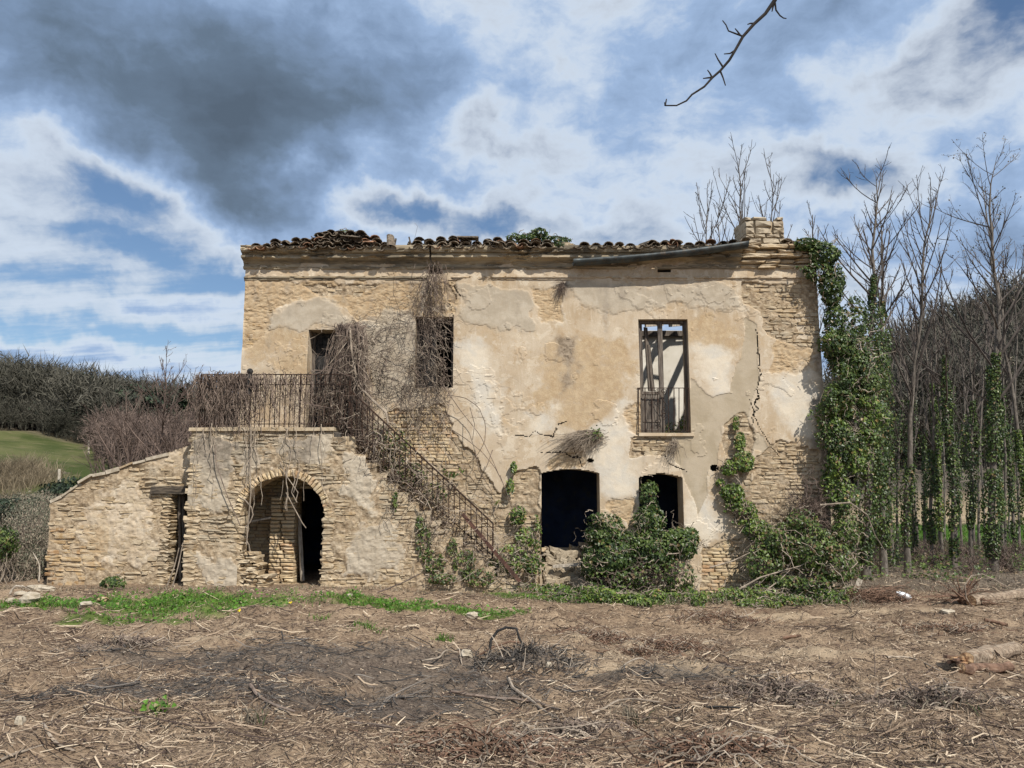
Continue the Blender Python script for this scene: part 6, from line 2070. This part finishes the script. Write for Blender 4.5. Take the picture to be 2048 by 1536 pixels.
# dry grass fringe along the walls and under the grove
n = 9000
x = rg.uniform(-9.4, 12.5, n); y = np.where(x < 1, rg.normal(14.35, .2, n), np.where(x < 6.6, rg.normal(14.9, .4, n), rg.uniform(14.8, 24, n)))
k = ~blocked(x, y) | (x > 6.6); x, y = x[k], y[k]; n = len(x)
hh = rg.uniform(.05, .22, n) * np.where(x < 1, .55, 1)
k = (x > 1) | (rg.random(n) < .45); x, y, hh = x[k], y[k], hh[k]; n = len(x)
o = link('dry_grass', blade_mesh('dry_grass', np.stack([x, y, H(x, y) - .01], -1), hh, np.full(n, .010), np.stack([rg.normal(0, .7, n), rg.normal(0, .7, n), np.zeros(n)], -1) * hh[:, None], M['drygrass'], rg))
tag(o, 'dry grass and stalks along the walls and under the grove', 'dry grass', kind='stuff')
n = 16000
x = rg.uniform(.40, .85, n); y = rg.uniform(27, 46, n); x = x * y
hh = rg.uniform(.15, .4, n)
o = link('grass', blade_mesh('grass', np.stack([x, y, H(x, y) - .01], -1), hh, np.full(n, .04), np.stack([rg.normal(0, .4, n), rg.normal(0, .4, n), np.zeros(n)], -1) * hh[:, None], M['grass'], rg))
tag(o, 'green grass strip seen between the trunks of the grove', 'grass', kind='stuff')


# ------------------------------------------------------------------ single things on the ground
def stick(label, pts, r0, r1, mat, lifts=None, name='stick', cat='stick', twigs=()):
    t_ = thing(name, label, cat, G(*pts[0]))
    q = []
    for i, (a, b_) in enumerate(pts):
        g = G(a, b_) if lifts is None or lifts[i] == 0 else None
        q.append(g)
    base = next(g for g in q if g is not None)
    for i, g in enumerate(q):
        if g is None: q[i] = P(pts[i][0], pts[i][1], base[1])
        else: q[i] = g + np.array((0, 0, r0 * .9 + .01))
    q = np.array(q)
    m_ = max(8, len(q) * 4)
    tt = np.linspace(0, len(q) - 1, m_)
    qq = np.stack([np.interp(tt, np.arange(len(q)), q[:, i]) for i in range(3)], -1)
    for _ in range(2): qq[1:-1] = (qq[:-2] + 2 * qq[1:-1] + qq[2:]) / 4
    qq[:, 2] += vn(np.arange(m_) * .9, np.zeros(m_) + pts[0][0], 3) * r0 * .7
    MB().tubes(qq, np.linspace(r0, r1, m_), 6).part('stem', M[mat], t_)
    for (a, b_, c_, d_) in twigs:
        g = G(a, b_); e = P(c_, d_, g[1])
        MB().tubes(np.stack([g + np.array((0, 0, r0)), (g + e) / 2 + np.array((0, 0, .03)), e]), np.array([r1, r1 * .8, r1 * .5]), 5).part('side_twig', M[mat], t_)
    return t_


stick('curved pale brown stick in the lower left foreground', [(85, 1455), (88, 1475), (105, 1495), (135, 1505), (150, 1507)], .013, .007, 'palevine')
stick('straight thin stick lying at the left picture edge', [(0, 1527), (40, 1513), (85, 1500)], .010, .006, 'palevine')
stick('long pale straight stalk lying left of the green sprout', [(172, 1450), (230, 1443), (300, 1438)], .010, .007, 'palevine')
stick('bleached stalk on the left, half across the burnt streak', [(165, 1346), (215, 1340), (270, 1332)], .008, .006, 'palevine')
stick('dark curved branch at the left centre with an upright fork', [(500, 1375), (515, 1400), (545, 1420), (590, 1428)], .014, .008, 'deadvine', twigs=((500, 1376, 504, 1335), (470, 1415, 478, 1380)))
stick('thin branch reaching from the left grass towards the burnt patch', [(245, 1310), (270, 1298), (297, 1283)], .010, .006, 'palevine')
stick('long dark branch curving across the centre foreground', [(900, 1388), (960, 1398), (1020, 1404), (1070, 1408), (1120, 1425)], .016, .009, 'deadvine')
stick('pale crooked branch with peeled bark in the centre foreground', [(1018, 1365), (1028, 1385), (1045, 1400), (1062, 1406), (1080, 1425), (1120, 1445)], .016, .008, 'palevine')
stick('pale branch slanting up to the right in the centre foreground', [(1150, 1445), (1200, 1425), (1245, 1408), (1320, 1412)], .012, .006, 'palevine')
stick('arched dead runner at the centre right', [(1238, 1342), (1262, 1320), (1285, 1316), (1308, 1338), (1300, 1352), (1275, 1353)], .009, .006, 'palevine', (0, 1, 1, 0, 0, 0))
stick('pale crooked stick left of the burnt heap', [(842, 1326), (880, 1325), (890, 1305), (915, 1308)], .012, .008, 'palevine')
stick('dead branch lying at the right, pale and gnarled', [(1775, 1318), (1820, 1320), (1850, 1335), (1880, 1345)], .012, .006, 'palevine')
stick('bent runner on the ground at the bottom centre left', [(700, 1450), (750, 1455), (790, 1462), (808, 1472)], .010, .006, 'deadvine')
stick('thin upright dark stalk near the right foreground corner', [(2005, 1536), (1985, 1480), (1963, 1435)], .006, .003, 'deadvine', (0, 1, 1))
stick('fine upright dead stalk in the right foreground', [(1750, 1360), (1750, 1320), (1747, 1295)], .005, .003, 'deadvine', (0, 1, 1))
stick('forked dry stalks upright at the bottom right of centre', [(1370, 1475), (1385, 1495), (1410, 1520)], .008, .005, 'deadvine', twigs=((1390, 1500, 1380, 1460), (1410, 1520, 1440, 1490)))
stick('pale slanting branch among straw right of centre', [(1600, 1400), (1640, 1402), (1700, 1396), (1760, 1408)], .010, .006, 'palevine')
stick('dark half-buried branch along the right foreground', [(1350, 1422), (1420, 1424), (1480, 1420)], .012, .007, 'char_shade')
stick('bare stick leaning against the staircase wall by the steps', [(755, 1188), (800, 1168), (838, 1148)], .014, .009, 'deadvine', (0, 1, 1))
stick('bleached roots curling at the left end of the lean-to', [(20, 1190), (30, 1172), (45, 1172), (60, 1185)], .020, .012, 'palewood', (0, 1, 1, 0))
stick('pale upright stick by the left end of the lean-to', [(78, 1165), (80, 1130), (66, 1105)], .016, .008, 'palewood', (0, 1, 1))
stick('bundle stalk leaning in the lean-to doorway', [(335, 1172), (350, 1130), (358, 1095)], .014, .008, 'palevine', (0, 1, 1))
stick('second stalk leaning in the lean-to doorway, further right', [(345, 1174), (356, 1135), (366, 1085)], .012, .008, 'palevine', (0, 1, 1))

# burnt heap with charred hoop
t = thing('burnt_heap', 'charred heap of twigs and ash in the centre of the clearing', 'burnt heap', G(1060, 1312))
n = 800
c0 = G(1060, 1318)
xx = c0[0] + rg.normal(0, .32, n); yy = c0[1] + rg.normal(.1, .2, n)
hp = .10 * np.exp(-(((xx - c0[0]) / .38) ** 2 + ((yy - c0[1] - .1) / .26) ** 2))
s0 = np.stack([xx, yy, H(xx, yy) + hp * rg.uniform(.3, 1.1, n)], -1)
V, Q = strands(s0, s0 + rg.normal(0, .07, (n, 3)) * np.array((1, 1, .5)), 4, .15, 0, (.006, .004), rg)
MB().raw(V, Q).part('twigs', M['ash'], t)
V, Q = strands(s0[:160], s0[:160] + rg.normal(0, .08, (160, 3)) + np.array((0, 0, .03)), 4, .15, 0, (.005, .003), rg)
MB().raw(V, Q).part('pale_twigs', M['palevine'], t)
gx_, gy_ = np.meshgrid(np.linspace(-1, 1, 25), np.linspace(-1, 1, 17))
hx, hy = c0[0] + gx_ * .62, c0[1] + .1 + gy_ * .42
hz = H(hx, hy) - .03 + .10 * np.exp(-((gx_ / .62) ** 2 + (gy_ / .62) ** 2)) * (1 + fbm(hx, hy, 7, 3, 4))
idx = np.arange(gx_.size).reshape(gx_.shape)
F = np.stack([idx[:-1, :-1], idx[:-1, 1:], idx[1:, 1:], idx[1:, :-1]], -1).reshape(-1, 4)
part('ash', mesh_np('ash', np.stack([hx, hy, hz], -1), F, M['ground'], {'burn': np.ones(hx.size)}, smooth=True), t)
yb = G(1000, 1312)[1]
t = thing('charred_hoop', 'black bent vine standing as a hoop over the burnt heap', 'burnt vine', G(978, 1312))
hoop = np.array([P(a, b_, yb) for a, b_ in ((978, 1310), (982, 1280), (995, 1262), (1012, 1255), (1033, 1257), (1038, 1275), (1046, 1292))])
MB().tubes(hoop, np.linspace(.017, .012, len(hoop)), 6).part('stem', M['char_shade'], t)
MB().tubes(np.array([P(a, b_, yb) for a, b_ in ((955, 1312), (985, 1295), (1020, 1283), (1042, 1285))]), .011, 5).part('stem', M['root'], t)
MB().tubes(np.array([P(a, b_, yb - .1) for a, b_ in ((1022, 1325), (1035, 1312), (1047, 1292))]), .013, 5).part('stem', M['char_shade'], t)


def log(label, a, b_, r, mat, capmat, name='log', lift=1.0):
    p, q = G(*a), G(*b_)
    t_ = thing(name, label, 'log', p)
    n_ = 10
    pts = p + (q - p) * np.linspace(0, 1, n_)[:, None] + np.array((0, 0, r * .75 * lift)) + np.stack([np.zeros(n_), rg.normal(0, r * .1, n_), rg.normal(0, r * .1, n_)], -1)
    V, Q = tube_np(pts, r * rg.uniform(.88, 1.1, n_), 12)
    V += rg.normal(0, r * .05, V.shape)
    MB().raw(V, Q).part('bark', M[mat], t_)
    for e, o_ in ((0, -1), (n_ - 1, 1)):
        ring_ = V[e * 12:(e + 1) * 12]
        c = ring_.mean(0)
        d_ = (pts[-1] - pts[0]) / np.linalg.norm(pts[-1] - pts[0]) * o_
        cap = np.concatenate([ring_ * .98 + c * .02 + d_ * .004, ring_ * .5 + c * .5 + d_ * r * rg.uniform(.02, .22, (12, 1)), [c + d_ * r * .1]])
        Q2 = [(i, (i + 1) % 12, 12 + (i + 1) % 12, 12 + i) for i in range(12)]; T2 = [(12 + i, 12 + (i + 1) % 12, 24) for i in range(12)]
        MB().raw(cap, Q2, T2).part('cut_end', M[capmat], t_)
    return t_, pts


t, pts = log('split orange-brown log lying at the right of the clearing', (1935, 1335), (2030, 1310), .085, 'log', 'splinter')
for k in range(9):
    a = pts[0] + np.array((-.06 - .03 * k * rg.random(), rg.uniform(-.06, .05), rg.uniform(-.05, .04))); b_ = pts[3] + np.array((.0, rg.uniform(-.07, .0), rg.uniform(-.02, .05)))
    MB().bar(a, b_, rg.uniform(.02, .045), rg.uniform(.012, .03)).part('splinter', M['splinter' if k % 2 else 'root'], t)
log('dark reddish log half hidden under the split log', (1925, 1350), (2020, 1342), .05, 'root', 'splinter')
log('long felled trunk behind the uprooted stump at the right picture edge', (1945, 1212), (2075, 1192), .11, 'log', 'splinter')
log('short dark log end at the far right of the clearing', (1970, 1246), (2015, 1252), .026, 'root', 'root')
log('dark piece of wood with a pale board in the right of the clearing', (1566, 1278), (1602, 1274), .022, 'root', 'root')

t = thing('uprooted_stump', 'uprooted reddish stump with radiating roots beside the felled trunk', 'stump', G(1925, 1212))
c0 = G(1925, 1208) + np.array((0, 0, .12))
V, Q = ball(c0, .11, 8, 12, .9); V = np.array(V) + rg.normal(0, .02, (len(V), 3)); MB().raw(V, Q).part('bole', M['root'], t)
for k in range(30):
    an = rg.uniform(-.35, 3.6) if k < 24 else rg.uniform(3.6, 5.9)
    L = rg.uniform(.45, 1.1)
    az_ = rg.uniform(-1.2, 1.2)
    e = c0 + np.array((-math.sin(an - .9) * L * .0 + math.cos(an) * L * -1.0 * (.6 if math.cos(an) < 0 else 1), az_ * .3, math.sin(an) * L * .55))
    e[2] = max(e[2], float(H(e[0], e[1])) + .01)
    mid = (c0 + e) / 2 + rg.normal(0, .06, 3) + np.array((0, 0, .04))
    tt = np.linspace(0, 1, 9)[:, None]
    q = (1 - tt) ** 2 * c0 + 2 * tt * (1 - tt) * mid + tt ** 2 * e + np.cumsum(rg.normal(0, .010, (9, 3)), 0) * tt
    MB().tubes(q, np.linspace(rg.uniform(.014, .028), .004, 9), 5).part('root', M['root'], t)
    p0 = q[rg.integers(4, 7)]
    MB().tubes(np.stack([p0, p0 + rg.normal(0, .07, 3), p0 + rg.normal(0, .12, 3)]), np.array([.008, .006, .003]), 4).part('root', M['root'], t)
q = np.array([P(a, b_, c0[1] - .15) for a, b_ in ((1945, 1218), (1932, 1195), (1930, 1170), (1942, 1152), (1965, 1148), (1990, 1160), (2020, 1176), (2070, 1190))])
MB().tubes(q, np.linspace(.012, .006, len(q)), 5).part('runner', M['palevine'], t)

def tangle(label, px, py, rx, ry, h, n, mat, seed):
    r = np.random.default_rng(seed)
    c = G(px, py)
    t_ = thing('twig_tangle', label, 'twig heap', c)
    x_ = c[0] + r.normal(0, rx, n); y_ = c[1] + r.normal(0, ry, n)
    top_ = h * np.exp(-(((x_ - c[0]) / (rx * 1.3)) ** 2 + ((y_ - c[1]) / (ry * 1.3)) ** 2))
    s0_ = np.stack([x_, y_, H(x_, y_) + top_ * r.random(n)], -1)
    V, Q = strands(s0_, s0_ + r.normal(0, 1, (n, 3)) * np.array((.13, .08, .045)), 5, .3, -.05, (.006, .003), r)
    V[:, 2] = np.maximum(V[:, 2], H(V[:, 0], V[:, 1]) + .003)
    MB().raw(V, Q).part('twigs', M[mat], t_)
    k = n // 3
    V, Q = strands(s0_[:k], s0_[:k] + r.normal(0, 1, (k, 3)) * np.array((.16, .1, .05)), 5, .3, -.05, (.006, .003), r)
    V[:, 2] = np.maximum(V[:, 2], H(V[:, 0], V[:, 1]) + .003)
    MB().raw(V, Q).part('pale_twigs', M['palevine'], t_)


for lb, px, py, rx, ry, h, n, m_ in (('large pale tangle of twigs at the bottom centre edge', 960, 1500, .26, .16, .10, 420, 'root'), ('dark tangle of twigs right of centre in the foreground', 1560, 1390, .28, .14, .11, 460, 'deadvine'), ('dark tangle of twigs in the right foreground below the split log', 1870, 1400, .26, .12, .10, 420, 'deadvine'),
                                 ('reddish tangle of roots left of the bottom right corner', 1430, 1515, .22, .10, .10, 300, 'root'), ('small dark tangle beyond the burnt heap to its right', 1200, 1290, .26, .14, .09, 300, 'root'), ('dark clod of matted roots upper left of the burnt streak', 240, 1292, .26, .12, .11, 340, 'deadvine'),
                                 ('matted dark twigs beneath the pale slanting branch', 1130, 1475, .22, .10, .07, 280, 'deadvine'), ('dry brown tangle behind the arched runner', 1330, 1300, .30, .14, .09, 320, 'root'), ('tangle of dry stalks on the far right behind the split log', 1900, 1265, .40, .2, .10, 340, 'root'), ('tangle of dry stalks in front of the ivy mound', 1450, 1245, .5, .2, .08, 340, 'root')):
    tangle(lb, px, py, rx, ry, h, n, m_, int(px + py))
t = thing('brush_pile', 'low pile of reddish cut brush right of the house corner', 'brush pile', G(1755, 1200))
n = 520
c0 = G(1750, 1200)
s0 = c0 + rg.normal(0, 1, (n, 3)) * np.array((.28, .22, 0)); s0[:, 2] = H(s0[:, 0], s0[:, 1]) + np.abs(rg.normal(0, .10, n))
V, Q = strands(s0, s0 + rg.normal(0, 1, (n, 3)) * np.array((.22, .12, .07)), 5, .2, 0, (.007, .004), rg); V[:, 2] = np.maximum(V[:, 2], H(V[:, 0], V[:, 1]) + .004); MB().raw(V, Q).part('twigs', M['root'], t)
g = G(1705, 1192)
o = link('board', MB().bar(g + np.array((0, 0, -.02)), P(1720, 1158, g[1]), .11, .03, (0, 1, 0)).mesh('board', M['palewood'])); tag(o, 'weathered grey board stuck upright by the brush pile', 'board')
g = G(1132, 1130 + 62)
o = link('board', MB().bar(P(1105, 1133, 15.95), P(1165, 1128, 15.95), .14, .05).mesh('board', M['palewood'])); tag(o, 'grey plank lying in the rubble of the dark doorway', 'board')

# rocks and rubble
def rock(label, px, py, sx_, sz_, mat='rubble', group=None, at=None, name='stone'):
    p = G(px, py) if at is None else np.array(at)
    r = np.random.default_rng(int(px * 3 + py))
    V, Q = ball((0, 0, 0), 1, 6, 8)
    V = np.array(V); V *= (1 + .32 * np.sign(V)) ** 0 * np.clip(1 + r.normal(0, .13, (len(V), 1)), .7, 1.3)
    V = np.sign(V) * np.abs(V) ** .8 * np.array((sx_, sx_ * .8, sz_))
    a = r.uniform(0, 3); V[:, :2] = V[:, :2] @ np.array(((math.cos(a), -math.sin(a)), (math.sin(a), math.cos(a))))
    o = link(name, mesh_np(name, V, np.array(Q), M[mat]), None, (p[0], p[1], p[2] + sz_ * .55)); tag(o, label, 'stone', group)


for lb, px, py, a, b_, m_ in (('big round pale stone near the left picture edge', 58, 1210, .13, .09, 'rubble'), ('small white stone left of the big round stone', 20, 1205, .07, .04, 'rubble'), ('flat pale stone by the left end of the lean-to', 40, 1194, .12, .045, 'rubble'),
                        ('reddish white stone in the left grass', 172, 1212, .10, .035, 'rubble'), ('ochre stone right of the reddish one', 205, 1203, .10, .035, 'stone_warm'), ('pale flat slab at the lean-to corner', 75, 1178, .2, .05, 'rubble'), ('long pale slab at the foot of the lean-to', 92, 1182, .16, .05, 'rubble'),
                        ('white stone chip in front of the staircase', 700, 1193, .05, .03, 'rubble'), ('pale stone lump at the end of the middle grass strip', 945, 1235, .10, .05, 'rubble'), ('grey cracked lump left of the burnt heap', 933, 1318, .07, .05, 'rubble'),
                        ('white chip in front of the burnt heap', 1098, 1335, .03, .035, 'rubble'), ('flat white stone at the right among straw', 1895, 1225, .14, .035, 'rubble'), ('pale stone in the left foreground', 40, 1448, .045, .035, 'rubble'), ('white rubble lump at the foot of the ivy mound', 1492, 1200, .08, .05, 'rubble'),
                        ('flat white rubble right of the white lump', 1525, 1198, .10, .03, 'rubble'), ('pink and white brick lump below the house corner', 1680, 1190, .13, .06, 'rubble'), ('red brick fragment beside the pink lump', 1696, 1190, .05, .07, 'tile_red'), ('small white pebble at the right foreground', 1356, 1443, .02, .015, 'rubble'),
                        ('yellowish stone in front of the doorway ivy', 1108, 1190, .16, .02, 'rubble')):
    rock(lb, px, py, a, b_, m_)
t = thing('rubble_heap', 'heap of broken stones filling the foot of the dark doorway', 'rubble', P(1130, 1150, 16.2))
rr_ = np.random.default_rng(9)
recs = []
for i in range(150):
    px = rr_.uniform(1088, 1196); Yd = rr_.uniform(15.9, 17.0)
    zt = .12 + .80 * (Yd - 15.7) / 1.3 * rr_.uniform(.5, 1)
    recs.append(((xat(px, 1120, Yd), Yd, zt), (rr_.uniform(.12, .34), rr_.uniform(.12, .25), rr_.uniform(.07, .16)), rr_.uniform(-.6, .6)))
ho = part('core', MB().raw([(xat(1084, 1120, 16), 16.35, .1), (xat(1199, 1120, 16), 16.35, .1), (xat(1199, 1120, 16), 17.2, .85), (xat(1084, 1120, 16), 17.2, .85)], [(0, 1, 2, 3)]).mesh('core', M['stone']), t)
lay('stone', recs, 'grey', ho)  # darker stone colour paints the doorway's shade onto the heap

# litter
t = thing('plastic_bottle', 'crushed bluish white plastic bottle right of the brush pile', 'bottle', G(1806, 1205))
p = G(1808, 1202)
MB().tubes(np.stack([p + np.array(v) for v in ((-.10, .02, .14), (-.08, .015, .13), (-.02, 0, .10), (.08, -.02, .07), (.12, -.03, .06))]), np.array([.02, .05, .062, .055, .03]), 9).part('body', M['plastic'], t, smooth=True)
MB().tubes(np.stack([p + np.array((-.125, .026, .15)), p + np.array((-.095, .02, .14))]), np.array([.022, .022]), 8).part('cap', M['plastic'], t)


def rag(label, px, py, w, d_, seed):
    p = G(px, py); r = np.random.default_rng(seed)
    u, v = np.meshgrid(np.linspace(-1, 1, 9), np.linspace(-1, 1, 6))
    x_ = p[0] + u * w + r.normal(0, .012, u.shape); y_ = p[1] + v * d_ + r.normal(0, .012, u.shape)
    z_ = H(x_, y_) + .03 + np.abs(r.normal(0, .025, u.shape))
    i_ = np.arange(u.size).reshape(u.shape)
    F = np.stack([i_[:-1, :-1], i_[:-1, 1:], i_[1:, 1:], i_[1:, :-1]], -1).reshape(-1, 4)
    o = link('plastic_scrap', mesh_np('plastic_scrap', np.stack([x_, y_, z_], -1), F, M['plastic'])); tag(o, label, 'plastic scrap')


rag('crumpled white plastic scrap below the dark doorway', 1120, 1190, .18, .07, 1)
rag('small bluish plastic scrap at the end of the fallen red rail', 1057, 1172, .08, .06, 2)

# sprouts and tufts
def tuft(label, px, py, n, h, mat, seed, name='grass_tuft', cat='grass tuft', w=.012, spread=.06, lobed=False):
    p = G(px, py); r = np.random.default_rng(seed)
    t_ = thing(name, label, cat, p)
    b_ = p + np.stack([r.normal(0, spread, n), r.normal(0, spread * .7, n), np.zeros(n)], -1); b_[:, 2] = H(b_[:, 0], b_[:, 1]) - .01
    hh = h * r.uniform(.5, 1.1, n)
    part('blades', blade_mesh('blades', b_, hh, np.full(n, w), np.stack([r.normal(0, .55, n), r.normal(0, .55, n), np.zeros(n)], -1) * hh[:, None], M[mat], r), t_)
    if lobed:
        c = p + np.stack([r.normal(0, spread, n), r.normal(0, spread, n), r.uniform(.03, h * .8, n)], -1)
        part('leaves', leaf_mesh('leaves', c, r.normal(0, .5, c.shape) + np.array((0, -.5, 1)), r.uniform(.03, .06, n), M[mat], rng=r), t_)


tuft('bright green sprout in the left foreground', 312, 1425, 26, .11, 'grass', 1, lobed=True, name='green_sprout', cat='sprout')
tuft('thin pale green grass tuft right of the bright sprout', 508, 1450, 40, .18, 'drygrass', 2)
tuft('pale straw tuft in the centre foreground', 1265, 1440, 60, .16, 'drygrass', 3)
tuft('small green tuft at the edge of the burnt ground, centre', 888, 1280, 60, .10, 'grass', 4)
tuft('green tuft below the middle grass strip', 740, 1258, 90, .10, 'grass', 5, spread=.14)
tuft('sparse grass tuft far left of the burnt streak', 640, 1240, 40, .10, 'grass', 6, spread=.1)
tuft('dry tuft of stalks in the bottom centre', 985, 1500, 70, .16, 'drygrass', 7, spread=.16)
tuft('dark dry tuft in the right foreground', 1880, 1408, 160, .14, 'drygrass', 8, spread=.22)
tuft('dark dry tuft right of the arched runner', 1580, 1395, 140, .12, 'drygrass', 9, spread=.2)
for i, (px, py) in enumerate(((581, 1222), (478, 1240))):
    p = G(px, py)
    t = thing('yellow_flower', ('yellow flower at the right end of the left grass patch', 'yellow flower low in the left grass patch')[i], 'flower', p)
    MB().tubes(np.stack([p, p + np.array((.005, 0, .12))]), .003, 4).part('stalk', M['olive'], t)
    part('petals', leaf_mesh('petals', np.repeat([p + np.array((.005, -.004, .125))], 5, 0) + rg.normal(0, .010, (5, 3)), np.array([(math.cos(k), -1.5, math.sin(k)) for k in range(5)]), np.full(5, .032), M['yellow'], rng=rg, lobed=False), t)

# ------------------------------------------------------------------ twig hanging into the picture from a tree beside the viewer
BY = 3.0
t = thing('overhanging_branch', 'dark bare twig hanging into the sky at the upper right', 'branch', P(1550, 0, BY))
main = [(1330, 211), (1353, 211), (1373, 201.5), (1384, 189), (1409, 173), (1425, 155), (1441, 141), (1459, 120), (1472, 98), (1486, 73), (1508, 48), (1531, 27), (1550, 0), (1585, -60), (1650, -170), (1760, -330)]
q = np.array([P(a, b_, BY - .0 * i) for i, (a, b_) in enumerate(main)])
MB().tubes(q, np.concatenate([np.linspace(.0028, .0072, 12), [.009, .011, .013, .016]]) * 1.0, 7).part('stem', M['branch'], t)
for sd in ([(1486, 73), (1470, 67), (1457, 62), (1452, 50), (1445, 41)], [(1480, 70), (1475, 63), (1470, 57)], [(1507, 47), (1500, 47), (1495, 49)], [(1471, 100), (1460, 107), (1448, 108)], [(1445, 133), (1436, 119), (1430, 107)], [(1441, 143), (1446, 155), (1451, 171)],
           [(1424, 155), (1420, 147), (1415, 140)], [(1423, 155), (1414, 156), (1406, 157)], [(1330, 211), (1332, 204), (1333, 198)], [(1331, 210), (1329, 205)], [(1550, 5), (1552, 20), (1560, 31), (1567, 36), (1573, 37)], [(1548, 6), (1545, 18), (1544, 23)]):
    MB().tubes(np.array([P(a, b_, BY) for a, b_ in sd]), np.linspace(.0042, .0022, len(sd)), 5).part('side_twig', M['branch'], t)
